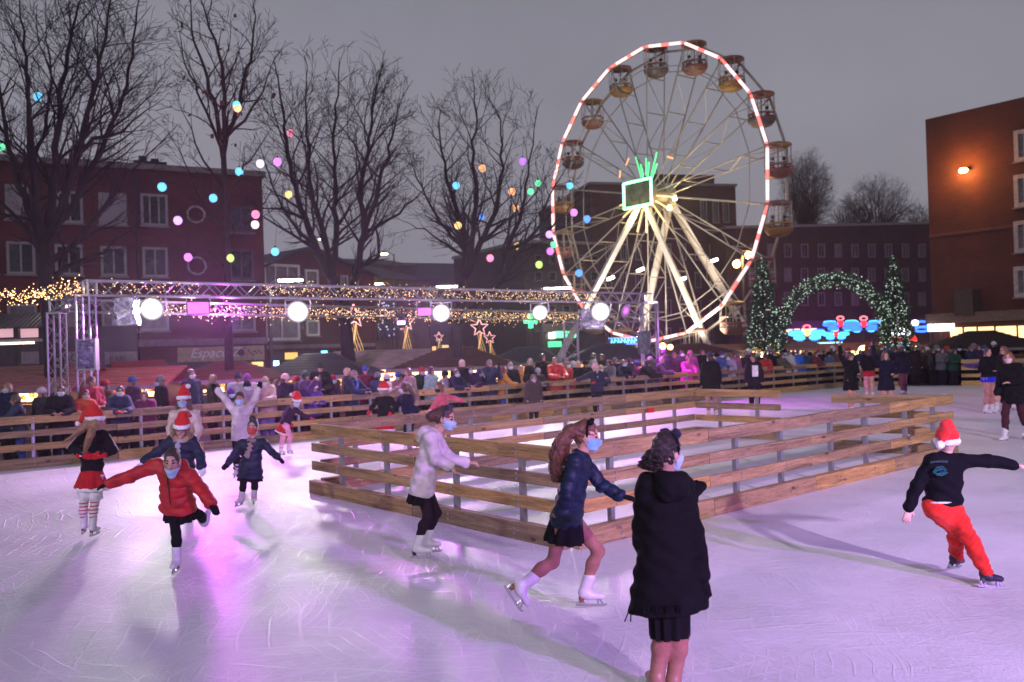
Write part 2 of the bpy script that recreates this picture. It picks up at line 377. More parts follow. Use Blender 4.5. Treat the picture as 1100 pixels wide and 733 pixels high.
def person(J, sp, label, group=None, vox=.01, name='person', cat='person'):
    """J: world joints. sp: clothing. The body is one mesh; clothes and hair are its children."""
    s = sp.get('s', 1.0); hs = sp.get('hs', .92 if s > .9 else .9); bf = nrm(sp['bf']); fd = nrm(sp.get('fd', bf)); up = nrm(J['head'] - J['neck'] + V(0, 0, .05))
    up = nrm(up + V(0, 0, sp.get('upz', .6))); fd = nrm(fd - up * (fd @ up)); rt = np.cross(fd, up); A = np.array([rt, fd, up])
    H = J['head']; mid = (J['shl'] + J['shr']) / 2; pel = (J['hl'] + J['hr']) / 2; spine = nrm(mid - pel); lat = nrm(J['shr'] - J['shl'])
    bn = nrm(np.cross(spine, lat)); bn = bn if bn @ bf > 0 else -bn
    waist = pel + (mid - pel) * .38; chest = pel + (mid - pel) * .78
    low = min(J['al'][2], J['ar'][2]); org = V(pel[0], pel[1], 0 if sp.get('base') is None else sp['base'])
    g = sp.get('girth', 1.0); gs = g * s
    arms = {}
    for q, sd in (('l', -1), ('r', 1)):
        S_, E_, Wp = J['sh' + q], J['el' + q], J['wr' + q]
        arms[q] = [cone(S_, E_, .045 * gs, .035 * gs), cone(E_, Wp, .035 * gs, .025 * s)]
    legs = {}; CB = {}
    for q in 'lr':
        Hp, K, An = J['h' + q], J['k' + q], J['a' + q]
        cb = nrm(np.cross(An - K, np.cross(bf, An - K))); cb = cb if cb @ bf < 0 else -cb; CB[q] = cb * .012 * s
        legs[q] = [cone(Hp, K, .082 * gs, .05 * gs), cone(K, K + (An - K) * .35 + cb * .012 * s, .047 * gs, .05 * gs), cone(K + (An - K) * .35 + cb * .012 * s, An, .05 * gs, .031 * s)]
    torso = [cone(chest, waist, .138 * gs, .112 * gs, bn, .7), cone(waist, pel, .112 * gs, .135 * gs, bn, .74),
             cone(J['shl'] + lat * .03 * s, J['shr'] - lat * .03 * s, .058 * gs, .058 * gs), cone(J['hl'], J['hr'], .088 * gs, .088 * gs)]
    neck = [cone(mid, H - up * .05 * hs, .052 * s, .047 * hs)]
    hr = np.array([.074, .092, .108]) * hs
    head = [ell(H + up * .01 * hs - fd * .008 * hs, A, hr), cone(H - up * .045 * hs + fd * .035 * hs, H - up * .085 * hs + fd * .05 * hs, .052 * hs, .03 * hs),
            cone(H + fd * .082 * hs + up * .012 * hs, H + fd * .1 * hs - up * .022 * hs, .009 * hs, .016 * hs),
            ell(H - rt * .075 * hs - up * .008 * hs, A, np.array([.012, .02, .032]) * hs), ell(H + rt * .075 * hs - up * .008 * hs, A, np.array([.012, .02, .032]) * hs)]
    hd = {}
    for q, sd in (('l', -1), ('r', 1)):
        d = sp.get('hd' + q, J['wr' + q] - J['el' + q]); hd[q] = hand_prims(J['wr' + q], d, sp.get('pn' + q, V(0, 0, -1) if abs(nrm(d)[2]) < .7 else bf), s * 1.02, sp.get('curl', .35), sd)
    feet = {}
    for q in 'lr':
        td = nrm(sp.get('td' + q, V(bf[0], bf[1], 0))); An = J['a' + q]; dn = nrm(An - J['k' + q]); fz = dn - td * (dn @ td); fz = nrm(fz) if np.linalg.norm(fz) > .2 else V(0, 0, -1)
        feet[q] = (An, td, fz)
    ff = [cone(a + z * .045 * s, a + t * .14 * s + z * .055 * s, .035 * s, .025 * s) for a, t, z in feet.values()]
    body = union(torso + neck + arms['l'] + arms['r'] + legs['l'] + legs['r'] + ff, .03 * s)
    hh = union(head, .018 * hs); hn = union(hd['l'] + hd['r'], .007)
    def bodyf(p): return np.minimum(smin(body(p), hh(p), .02), smin(body(p), hn(p), .012))
    bodyf.lo = np.minimum(np.minimum(body.lo, hh.lo), hn.lo); bodyf.hi = np.maximum(np.maximum(body.hi, hh.hi), hn.hi)
    ey = [H + fd * .082 * hs + up * .012 * hs + rt * .031 * hs * e for e in (-1, 1)]; mo = H + fd * .088 * hs - up * .052 * hs
    def lab(c):
        out = np.zeros(len(c))
        for e in ey:
            q = (c - e) @ A.T; out[((q[:, 0] / .014) ** 2 + (q[:, 2] / .0085) ** 2 < hs * hs) & (np.abs(q[:, 1]) < .05)] = 1
            q = q - V(0, 0, .026 * hs); out[((q[:, 0] / .02) ** 2 + (q[:, 2] / .006) ** 2 < hs * hs) & (np.abs(q[:, 1]) < .05)] = 3
        q = (c - mo) @ A.T; out[((q[:, 0] / .024) ** 2 + (q[:, 2] / .008) ** 2 < hs * hs) & (np.abs(q[:, 1]) < .05)] = 2
        return out
    hc = sp.get('hairc', (.04, .022, .014))
    sk = sp.get('skin', SKINS[rng.randrange(4)])
    b = surf(name, bodyf, vox, [skin(sk), plain((.02, .015, .012), .15, name='eye'), plain((.42, .13, .12), .5, name='lips'), plain(tuple(x * .8 for x in hc), .8, name='eyebrow')], None, org, lab)
    b.location = tuple(org); tag(b, label, cat, group)
    def part(nm, f, mat, v=vox, parent=b, **kw):
        if f is None: return None
        return surf(nm, f, v, mat, parent, org, **kw)
    extra = max(0.0, (vox - .008)) * .8
    # trousers / tights
    lw = sp.get('legs')
    if lw:
        c, th = lw[0], lw[1] + extra
        mt = lw[2] if len(lw) > 2 else cloth(c)
        lo_ = []
        def kfold(p, d):
            for q in 'lr':
                k_ = J['k' + q]; ax = nrm(J['a' + q] - J['h' + q])
                for c_, w_, a_ in ((k_, .12, .007), (J['a' + q], .12, .008), (J['h' + q] * .7 + k_ * .3, .14, .006)): d = d + a_ * np.exp(-((p - c_) ** 2).sum(1) / (w_ * s) ** 2) * np.sin(((p - c_) @ ax) * 110 + 2.5 * np.sin(((p - c_) @ lat) * 45))
            return wob(.004, 26)(p, d)
        for q in 'lr': lo_ += [cone(J['h' + q], J['k' + q], .084 * gs, .053 * gs + th * .3), cone(J['k' + q], J['k' + q] + (J['a' + q] - J['k' + q]) * .35 + CB[q], .052 * gs, .056 * gs), cone(J['k' + q] + (J['a' + q] - J['k' + q]) * .35 + CB[q], J['a' + q], .056 * gs, (.035 + th * .3) * s)]
        part(sp.get('legname', 'trousers'), union(lo_ + [cone(waist, pel, .112 * gs, .13 * gs, bn, .74), cone(J['hl'], J['hr'], .089 * gs, .089 * gs)], .03, th, kfold if th > .008 else wob(.001, 26)), mt)
    # skirt
    if 'skirt' in sp:
        c, ln, fl = sp['skirt'][:3]; dn = nrm(pel - waist); dn = nrm(dn + V(0, 0, -.5)); a = pel - dn * .11 * s
        part('skirt', frustum(a, a + dn * (ln + .11) * s, (.165 + extra) * gs, (.172 + fl) * gs, bn, .76, 11, .02 * s, 1.0), cloth(c))
        if len(sp['skirt']) > 3:
            e = a + dn * (ln + .11) * s; part('skirt_hem', frustum(e - dn * .01, e + dn * .035 * s, (.178 + fl) * gs, (.186 + fl) * gs, bn, .76, 11, .02 * s, 1.0), cloth(sp['skirt'][3]))
    # jacket
    jk = sp.get('jacket')
    if jk:
        c, th = jk['c'], jk.get('t', .03) + extra; kd = jk.get('kind', 'knit'); prims = []
        Wn = waist; Pn = pel
        hem = jk.get('hem', .06)
        dn = nrm(nrm(pel - waist) + V(0, 0, -jk.get('drop', .3))); he = pel + dn * hem * s
        prims += [cone(chest, waist, .142 * gs, .122 * gs, bn, .74), cone(J['shl'] + lat * .03 * s, J['shr'] - lat * .03 * s, .06 * gs, .06 * gs),
                  cone(mid, mid + up * .03, .05 * s, .05 * s)]
        tor = union(prims + [frustum(waist + (mid - waist) * .2, he, .13 * gs, (.155 + jk.get('flare', .02)) * gs, bn, .72)] + ([cone(J['hl'] * .85 + J['hr'] * .15, J['hr'] * .85 + J['hl'] * .15, .088 * gs, .088 * gs)] if hem >= .04 else []), .035, th)
        am = [cone(J['sh' + q], J['el' + q], .049 * gs, .042 * gs) for q in 'lr'] + [cone(J['el' + q], J['wr' + q] - nrm(J['wr' + q] - J['el' + q]) * .01, .042 * gs, .033 * s) for q in 'lr']
        arm = union(am, .02, th * .85)
        ql = jk.get('quilt', 0)
        def jf(p):
            d = smin(tor(p), arm(p), .035)
            if ql:
                z = (p - waist) @ spine
                tw = tor(p) < arm(p); d = d + np.where(tw, .010 * (1 - np.abs(np.sin(math.pi * z / ql)) ** .55), 0)
                for q in 'lr':
                    ax = nrm(J['wr' + q] - J['sh' + q]); za = (p - J['sh' + q]) @ ax
                    near = (~tw) & (np.abs((p - mid) @ lat * (1 if q == 'r' else -1)) > -.02) & (((p - J['el' + q]) ** 2).sum(1) < (.33 * s) ** 2)
                    d = d + np.where(near, .008 * (1 - np.abs(np.sin(math.pi * za / ql)) ** .55), 0)
            cf_ = jk.get('crease', 1.0)
            for q in 'lr':
                e_ = J['el' + q]; r2 = ((p - e_) ** 2).sum(1); ax = nrm(J['wr' + q] - J['sh' + q]); d = d + cf_ * .0045 * np.exp(-r2 / (.10 * s) ** 2) * np.sin(((p - e_) @ ax) * 105 + 3.5 * np.sin(((p - e_) @ lat) * 31 + ((p - e_) @ bn) * 23))
            zz = (p - waist) @ spine; d = d + cf_ * .0045 * np.exp(-(zz / (.15 * s)) ** 2) * np.sin(zz * 62 + 3.4 * np.sin(((p - waist) @ lat) * 13 + ((p - waist) @ bn) * 9 + 1))
            return wob(jk.get('wob', .0045), 24, s * 3)(p, d)
        jf.lo = np.minimum(tor.lo, arm.lo) - .02; jf.hi = np.maximum(tor.hi, arm.hi) + .02
        jo = part(jk.get('name', 'jacket'), jf, cloth(c, kind=kd))
        if jk.get('zip'):
            zb = MB(); zz = [waist + bn * (.094 * s + th) + spine * t for t in np.linspace(-.12, .3, 8) * s]; zb.tube(zz, .006, 5)
            zb.build('zip', plain(jk['zip'], .4, .3, name='zip'), jo, -org)
        if jk.get('hood'):
            hcn = mid - bn * (.075 * s + th * .5) + up * .035 * s
            hf = union([cone(hcn - lat * .05 * s, hcn + lat * .05 * s, .065 * s, .065 * s, spine, 1.0), cone(hcn - lat * .03 * s - up * .05 * s - bn * .02, hcn + lat * .03 * s - up * .05 * s - bn * .02, .06 * s, .06 * s)], .03, .01, wob(.006, 30))
            part('hood', hf, cloth(c, kind=kd))
        if jk.get('furhood'):
            pr = []; n_ = 12
            for i in range(n_):
                a0 = math.pi * 2 * i / n_; a1 = math.pi * 2 * (i + 1) / n_
                f_ = lambda a_: H - up * .03 * s + rt * math.sin(a_) * .135 * s + up * math.cos(a_) * .13 * s - fd * (.02 + .05 * math.cos(a_)) * s + V(0, 0, 0)
                if -.1 < math.cos((a0 + a1) / 2) < .5 or True: pr.append(cone(f_(a0), f_(a1), .036 * s, .036 * s))
            pr = pr[2:-2]
            def fz(p, d): return d + .008 * np.sin(p[:, 0] * 190) * np.sin(p[:, 2] * 170) * np.sin(p[:, 1] * 150)
            part('fur_hood_trim', union(pr, .01, .004, fz), cloth(jk['furhood'], kind='fur'))
        if jk.get('cuff'):
            for q in 'lr':
                d = nrm(J['wr' + q] - J['el' + q]); part('fur_cuff', union([cone(J['wr' + q] - d * .035, J['wr' + q] - d * .015, .047 * s, .047 * s)], .01, 0, wob(.004, 90)), cloth(jk['cuff'], kind='fur'))
        if jk.get('stripe'):
            st = MB()
            for q in 'lr':
                pts = [J['sh' + q] + (J['el' + q] - J['sh' + q]) * t + nrm(J['sh' + q] - mid) * (.052 * s + th * .8) + spine * .0 for t in (0, .35, .7, 1)]
                st.tube(pts, .011, 5)
            st.build('sleeve_stripe', cloth(jk['stripe']), jo, -org)
        if jk.get('scarf'):
            sc_ = []
            for i in range(9):
                a0, a1 = [math.pi * 2 * (i + e) / 9 for e in (0, 1)]; f_ = lambda a_: mid + up * .05 * s + (rt * math.sin(a_) + fd * math.cos(a_)) * .075 * s
                sc_.append(cone(f_(a0), f_(a1), .034 * s, .034 * s))
            sc_.append(cone(mid + bn * .13 * s, mid + bn * .165 * s - spine * .2 * s + lat * .03, .03 * s, .04 * s, bn, .4))
            part('scarf', union(sc_, .012, .004, wob(.005, 50)), cloth(jk['scarf']))
    # gloves / mittens
    if sp.get('gloves'):
        for q, sd in (('l', -1), ('r', 1)):
            if sp.get('glove_only') and q not in sp['glove_only']: continue
            d = sp.get('hd' + q, J['wr' + q] - J['el' + q]); w_ = J['wr' + q]
            f_ = union(hd[q] + [cone(w_ - nrm(d) * .045 * s, w_, .034 * s, .03 * s)], .008, .004 + extra * .4)
            part('glove', f_, cloth(sp['gloves']), v=min(vox, .012))
    # footwear
    fw = sp.get('feet')
    if fw:
        c, kind = fw[0], fw[1]
        for q in 'lr':
            a, t, z = feet[q]; shn = nrm(J['k' + q] - a)
            sf = union([cone(a + shn * .11 * s, a, .05 * s, .045 * s), cone(a + z * .03 * s - t * .012, a + z * .045 * s + t * .03 * s, .045 * s, .042 * s),
                        cone(a + z * .045 * s + t * .03 * s, a + z * .058 * s + t * .135 * s, .04 * s, .031 * s, z, .85)], .02, .003 + extra * .5)
            hl = union([cone(a + z * .06 * s - t * .03 * s, a + z * .095 * s - t * .034 * s, .026 * s, .022 * s)], .01)
            if kind == 'skate':
                so = part('skate', sf, plain(c, .38, 0, .06, 8, .1, name='skate_leather'), v=min(vox, .011))
                part('heel', hl, plain(fw[2] if len(fw) > 2 else (.16, .07, .035), .5, name='skate_heel'), v=min(vox, .011), parent=so)
                bl = MB(); zz = z; sdv = nrm(np.cross(t, zz)) * .004
                o0 = a + zz * .128 * s
                prof = [(-.085, .0), (-.08, .012), (.0, .016), (.15, .016), (.178, .006), (.182, -.012), (.165, -.002), (.0, -.004), (-.075, -.004)]
                p0 = [o0 + t * x * s + zz * y for x, y in prof]; k_ = len(p0)
                bl.add([p - sdv for p in p0] + [p + sdv for p in p0], [tuple(range(k_)), tuple(range(2 * k_ - 1, k_ - 1, -1))] + [(i, i + k_, (i + 1) % k_ + k_, (i + 1) % k_) for i in range(k_)])
                for x0, x1 in ((-.05, -.035), (.105, .12)): bl.bar(a + zz * .085 * s + t * x0 * s, o0 + t * x0 * s, .03 * s, .014, up=t); bl.bar(a + zz * .085 * s + t * x1 * s, o0 + t * (x1 + .03) * s, .012, .012, up=t)
                bl.build('blade', plain((.55, .55, .58), .22, .95, .1, name='blade_steel'), so, -org)
                if vox < .011:
                    lc = MB()
                    for i in range(5):
                        cpt = a + shn * (.1 - .026 * i) * s + t * (.048 + .004 * i * i * .3) * s; sv = nrm(np.cross(t, shn)) * .02 * s
                        lc.tube([cpt - sv, cpt + t * .006, cpt + sv * 1 - shn * .015], .003, 4)
                    lc.build('laces', cloth((.6, .6, .62)), so, -org)
            else:
                part('shoe', sf, plain(c, .5, 0, .2, 8, .1, name='shoe_leather'), v=min(vox, .014))
    # hair
    ht = sp.get('hair', 'short'); hp = []
    cap = ell(H + up * .022 * hs - fd * .018 * hs, A, hr * 1.0 + (.006 if ht == 'bun' else .012) * hs + extra * .5)
    face = ell(H + fd * .1 * hs - up * .022 * hs, A, np.array([.07, .078, .124]) * hs)
    def capf(p): return np.maximum(cap(p), -face(p))
    capf.lo = cap.lo; capf.hi = cap.hi
    hm = hairm(hc)
    hp = [capf]
    bk = H - fd * .07 * hs
    if ht == 'long':
        ln = sp.get('hairlen', .3) * s
        for sx in (-1, -.55, 0, .55, 1):
            st = H - fd * (.055 if abs(sx) < .9 else .01) * hs + rt * sx * .07 * hs - up * .01
            e = st - V(0, 0, 1) * ln - fd * .03 + rt * sx * .035 + bn * (.06 if abs(sx) == 1 else -.05) * s
            hp += [cone(st, (st + e) / 2 - fd * .02 + rt * sx * .01, .045 * hs, .045 * hs), cone((st + e) / 2 - fd * .02 + rt * sx * .01, e, .042 * hs, .02 * hs)]
    if ht in ('bun', 'puff'):
        r_ = .05 if ht == 'bun' else .065; c0 = H + sp.get('bunv', -fd * .1 + up * .04) * hs; hp.append(ell(c0, A, np.array([1, .9, .85]) * r_ * hs))
    for ch in sp.get('tail', []):                       # list of (point, radius) chains in world space
        for (p0, r0), (p1, r1) in zip(ch[:-1], ch[1:]): hp.append(cone(p0, p1, r0, r1))
    if ht == 'bob':
        for sx in (-1, -.5, 0, .5, 1):
            st = H - fd * (.045 if abs(sx) < .9 else -.005) * hs + rt * sx * .072 * hs; hp.append(cone(st, st - up * .1 * hs, .045 * hs, .035 * hs))
    cu = sp.get('curl_hair', .004)
    def hpost(p, d):
        a_ = np.arctan2((p - H) @ rt, (p - H) @ fd)
        return d + .0025 * np.sin(a_ * 40 + p[:, 2] * 30) + cu * np.sin(p[:, 0] * 75 + 2 * np.sin(p[:, 2] * 40)) * np.sin(p[:, 2] * 85) * np.sin(p[:, 1] * 70)
    if ht != 'none': part('hair', union(hp, .018, 0, hpost), hm)
    # mask
    if sp.get('mask'):
        off = V(*sp.get('maskoff', (0, 0, 0)))
        base = union([ell(H + up * .01 * hs - fd * .008 * hs, A, hr), cone(H - up * .03 * hs + fd * .05 * hs, H - up * .085 * hs + fd * .06 * hs, .052 * hs, .036 * hs), ell(H + fd * .09 * hs - up * .025 * hs, A, np.array([.03, .03, .03]) * hs)], .03, .007 + extra)
        def mf(p):
            q = (p - H) @ A.T - off * hs
            return np.maximum.reduce([base(p - (off * hs) @ A * .6), (.012 - q[:, 1]), q[:, 2] + .002 * hs, -.098 * hs - q[:, 2], np.abs(q[:, 0]) - .075 * hs])
        mf.lo = base.lo - .03; mf.hi = base.hi + .03
        mo_ = part('face_mask', mf, cloth(sp['mask'], kind='paper'), v=min(vox, .013))
        if mo_ is not None and vox < .012:
            lp = MB()
            for e in (-1, 1): lp.tube([H + fd * .03 * hs + rt * e * .075 * hs - up * .02 * hs, H - fd * .0 + rt * e * .087 * hs + up * .02 * hs, H - fd * .02 * hs + rt * e * .082 * hs - up * .02 * hs, H + fd * .03 * hs + rt * e * .072 * hs - up * .07 * hs], .0022, 4)
            lp.build('ear_loops', cloth((.6, .6, .62)), mo_, -org)
    # headwear
    hat = sp.get('hat')
    if hat:
        k = hat[0]; ha = nrm(up - fd * .25)
        if k == 'santa':
            c0 = H + up * (.045 if len(hat) < 3 else -.005) * hs - fd * .01; tip = hat[1] if len(hat) > 1 and hat[1] is not None else c0 + ha * .22 - rt * .06; mdp = c0 + ha * .13 * hs
            tip = np.array(tip)
            hf = union([ell(c0 + ha * .035 * hs, A, np.array([.088, .102, .075]) * hs + extra), cone(c0 + ha * .06 * hs, mdp, .075 * hs, .052 * hs), cone(mdp, (mdp + tip) / 2 + ha * .015, .052 * hs, .036 * hs), cone((mdp + tip) / 2 + ha * .015, tip, .036 * hs, .018 * hs)], .03, .004, wob(.005, 30))
            ho = part('santa_hat', hf, cloth((.62, .025, .02), kind='felt'))
            pr = []
            for i in range(12):
                a0, a1 = [math.pi * 2 * (i + e) / 12 for e in (0, 1)]; f_ = lambda a_: c0 + (rt * math.sin(a_) * .078 + nrm(fd + up * .05) * math.cos(a_) * .096) * hs - up * .0
                pr.append(cone(f_(a0), f_(a1), .028 * hs + extra * .5, .028 * hs + extra * .5))
            def fz(p, d): return d + .004 * np.sin(p[:, 0] * 160) * np.sin(p[:, 2] * 150) * np.sin(p[:, 1] * 140)
            part('fur_trim', union(pr, .012, .0, fz), cloth((.8, .78, .8), kind='fur'), parent=ho)
            part('pompom', union([ell(tip, A, np.array([.036, .036, .036]) * hs + extra)], .01, 0, fz), cloth((.82, .8, .82), kind='fur'), parent=ho)
        elif k == 'beanie':
            be = ell(H + up * .03 * hs - fd * .012 * hs, A, hr * 1.04 + .02 * hs + extra)
            def bf_(p):
                q = (p - H) @ A.T; return np.maximum(be(p), .015 * hs - q[:, 2] - .12 * np.clip(-q[:, 1], 0, .12)) 
            bf_.lo = be.lo; bf_.hi = be.hi; bo = part('knit_hat', bf_, cloth(hat[1], kind='knit'))
            if len(hat) > 2: part('pompom', union([ell(H + up * .165 * hs, A, np.array([.045] * 3) * hs)], .01, 0, wob(.004, 110)), cloth(hat[2], kind='fur'), parent=bo)
        elif k == 'band':
            pr = []
            for i in range(12):
                a0, a1 = [math.pi * 2 * (i + e) / 12 for e in (0, 1)]; f_ = lambda a_: H + up * .03 * hs + (rt * math.sin(a_) * .085 + nrm(up * .8 - fd * .1) * math.cos(a_) * .1 ) * hs
                pr.append(cone(f_(a0), f_(a1), .01, .01))
            bo = part('headband', union(pr, .006), cloth(hat[1]))
            if len(hat) > 2:
                bc = H + up * .12 * hs + fd * .01; part('bow', union([ell(bc + rt * .045, A, (.042, .022, .03)), ell(bc - rt * .045, A, (.042, .022, .03)), ell(bc, A, (.016,) * 3)], .008, 0, wob(.004, 60)), cloth(hat[2]), parent=bo)
        elif k == 'cap':
            cp_ = ell(H + up * .04 * hs - fd * .01, A, hr * 1.0 + .018 * hs + extra)
            def cf(p):
                q = (p - H) @ A.T; return np.maximum(cp_(p), .04 * hs - q[:, 2])
            cf.lo = cp_.lo; cf.hi = cp_.hi; bo = part('cap', cf, cloth(hat[1]))
            part('cap_peak', union([ell(H + fd * .12 * hs + up * .045 * hs, A, np.array([.07, .07, .012]) * hs + extra * .6)], .01), cloth(hat[1]), parent=bo)
    if sp.get('glasses'):
        gb = MB()
        for e in (-1, 1):
            c0 = H + fd * .098 * hs + up * .012 * hs + rt * .033 * hs * e
            gb.tube([c0 + (rt * math.cos(t) * .026 + up * math.sin(t) * .02) * hs for t in np.linspace(0, 2 * math.pi, 13)], .0035, 4)
            gb.tube([c0 + rt * e * .026 * hs, H + rt * e * .084 * hs + up * .015], .003, 4)
        gb.tube([H + fd * .1 * hs + up * .015 - rt * .008, H + fd * .1 * hs + up * .015 + rt * .008], .003, 4)
        gb.build('glasses', BLACK, b, -org)
    return b

def pose(x, y, H=1.65, a=0.0, mode='down', ha=None, lean=0.0, side=0.0, base=0.0, stride=0.0, tilt=0.0, turn=None):
    """standing figure: a is the heading in degrees, 0 = towards the camera, 90 = towards the right of the photo"""
    s = H / 1.68; ar = R(a); f = V(math.sin(ar), -math.cos(ar), 0); r = V(-math.cos(ar), -math.sin(ar), 0) * 1.0; z = V(0, 0, 1)
    o = V(x, y, base); P = lambda rx, fy, uz: o + r * rx * s + f * fy * s + z * uz * s
    ln = lean; J = {}
    for q, e in (('l', -1), ('r', 1)):
        st = stride * e
        J['h' + q] = P(.085 * e, 0, .9); J['k' + q] = P(.095 * e, .04 + st * .6, .49 + abs(st) * .03); J['a' + q] = P(.1 * e, -.02 + st, .10 + (.12 if st < 0 else 0) * min(1, abs(st) * 3))
        J['sh' + q] = P(.165 * e + side, ln * .55, 1.38 - ln * .12)
    J['neck'] = P(side, ln * .6, 1.43 - ln * .12); J['head'] = P(side * 1.1 + tilt, ln * .72 + .02, 1.565 - ln * .16)
    def arm(q, e, el, wr): J['el' + q] = P(*el); J['wr' + q] = P(*wr)
    for q, e in (('l', -1), ('r', 1)):
        md = mode if isinstance(mode, str) else mode[0 if e < 0 else 1]
        if md == 'down': arm(q, e, (.23 * e + side * .5, ln * .4 - .02, 1.1), (.24 * e, .08 + ln * .4, .87))
        elif md == 'rail': arm(q, e, (.24 * e + side, .16 + ln, 1.13), (.1 * e + side, .36 + ln, 1.12))
        elif md == 'cross': arm(q, e, (.24 * e + side, .12 + ln * .6, 1.13), (-.06 * e + side, .24 + ln * .6, 1.15 + .03 * e))
        elif md == 'phone': arm(q, e, (.22 * e + side, .2 + ln * .6, 1.2), (.07 * e + side, .32 + ln * .6, 1.43))
        elif md == 'up': arm(q, e, (.3 * e + side, .03, 1.58), (.33 * e + side, .05, 1.84))
        elif md == 'out': arm(q, e, (.4 * e + side, .05 + ln * .5, 1.26), (.62 * e + side, .12 + ln * .5, 1.18))
        elif md == 'fwd': arm(q, e, (.2 * e, .22 + ln, 1.2), (.15 * e, .46 + ln, 1.22))
        elif md == 'bent': arm(q, e, (.24 * e, -.02 + ln * .4, 1.12), (.1 * e, .2 + ln * .4, 1.1))
        elif md == 'back': arm(q, e, (.26 * e, -.14, 1.12), (.04 * e, -.17, .98))
    hd = ha if ha is not None else a; h = R(hd)
    return J, dict(s=s, bf=f, fd=V(math.sin(h), -math.cos(h), -.12))
# ------------------------------------------------------------------ world: an even, overcast winter dusk
w = bpy.data.worlds.new('World'); scene.world = w; w.use_nodes = True
nt = w.node_tree; bg = nt.nodes['Background']
sky = nt.nodes.new('ShaderNodeTexSky'); sky.sky_type = 'NISHITA'; sky.sun_disc = False; sky.sun_elevation = R(3); sky.sun_rotation = R(205)
sky.air_density = 2.0; sky.dust_density = 6.0; sky.ozone_density = 2.0
tc = nt.nodes.new('ShaderNodeTexCoord'); sx = nt.nodes.new('ShaderNodeSeparateXYZ'); nt.links.new(tc.outputs['Generated'], sx.inputs[0])
cl = noise(nt, 2.4, 6, tc.outputs['Generated'])
gr = ramp(nt, sx.outputs[2], [(.0, (.285, .28, .32)), (.25, (.29, .285, .335)), (.6, (.19, .2, .255))]).outputs[0]
grey = mixc(nt, 1, gr, ramp(nt, cl.outputs[0], [(.3, (.86, .86, .87)), (.7, (1.09, 1.08, 1.08))]).outputs[0], 'MULTIPLY')
grey2 = mixc(nt, 1, grey, (11.0, 11.0, 11.0), 'MULTIPLY')
mx = mixc(nt, .95, sky.outputs[0], grey2); nt.links.new(mx, bg.inputs[0]); bg.inputs[1].default_value = .09
sun = light('dusk_sun', 'SUN', (0, 0, 40), .08, (1, .93, .88)); sun.data.angle = R(30); sun.rotation_euler = (R(60), 0, R(-25))
scene.view_settings.view_transform = 'Standard'; scene.view_settings.look = 'None'; scene.view_settings.exposure = 0; scene.view_settings.gamma = 1
cy = scene.cycles; cy.use_adaptive_sampling = True; cy.adaptive_threshold = .02; cy.use_denoising = True
cy.max_bounces = 6; cy.diffuse_bounces = 3; cy.glossy_bounces = 3; cy.transmission_bounces = 3; cy.sample_clamp_indirect = 3; cy.sample_clamp_direct = 0
cy.caustics_reflective = False; cy.caustics_refractive = False; cy.use_light_tree = True

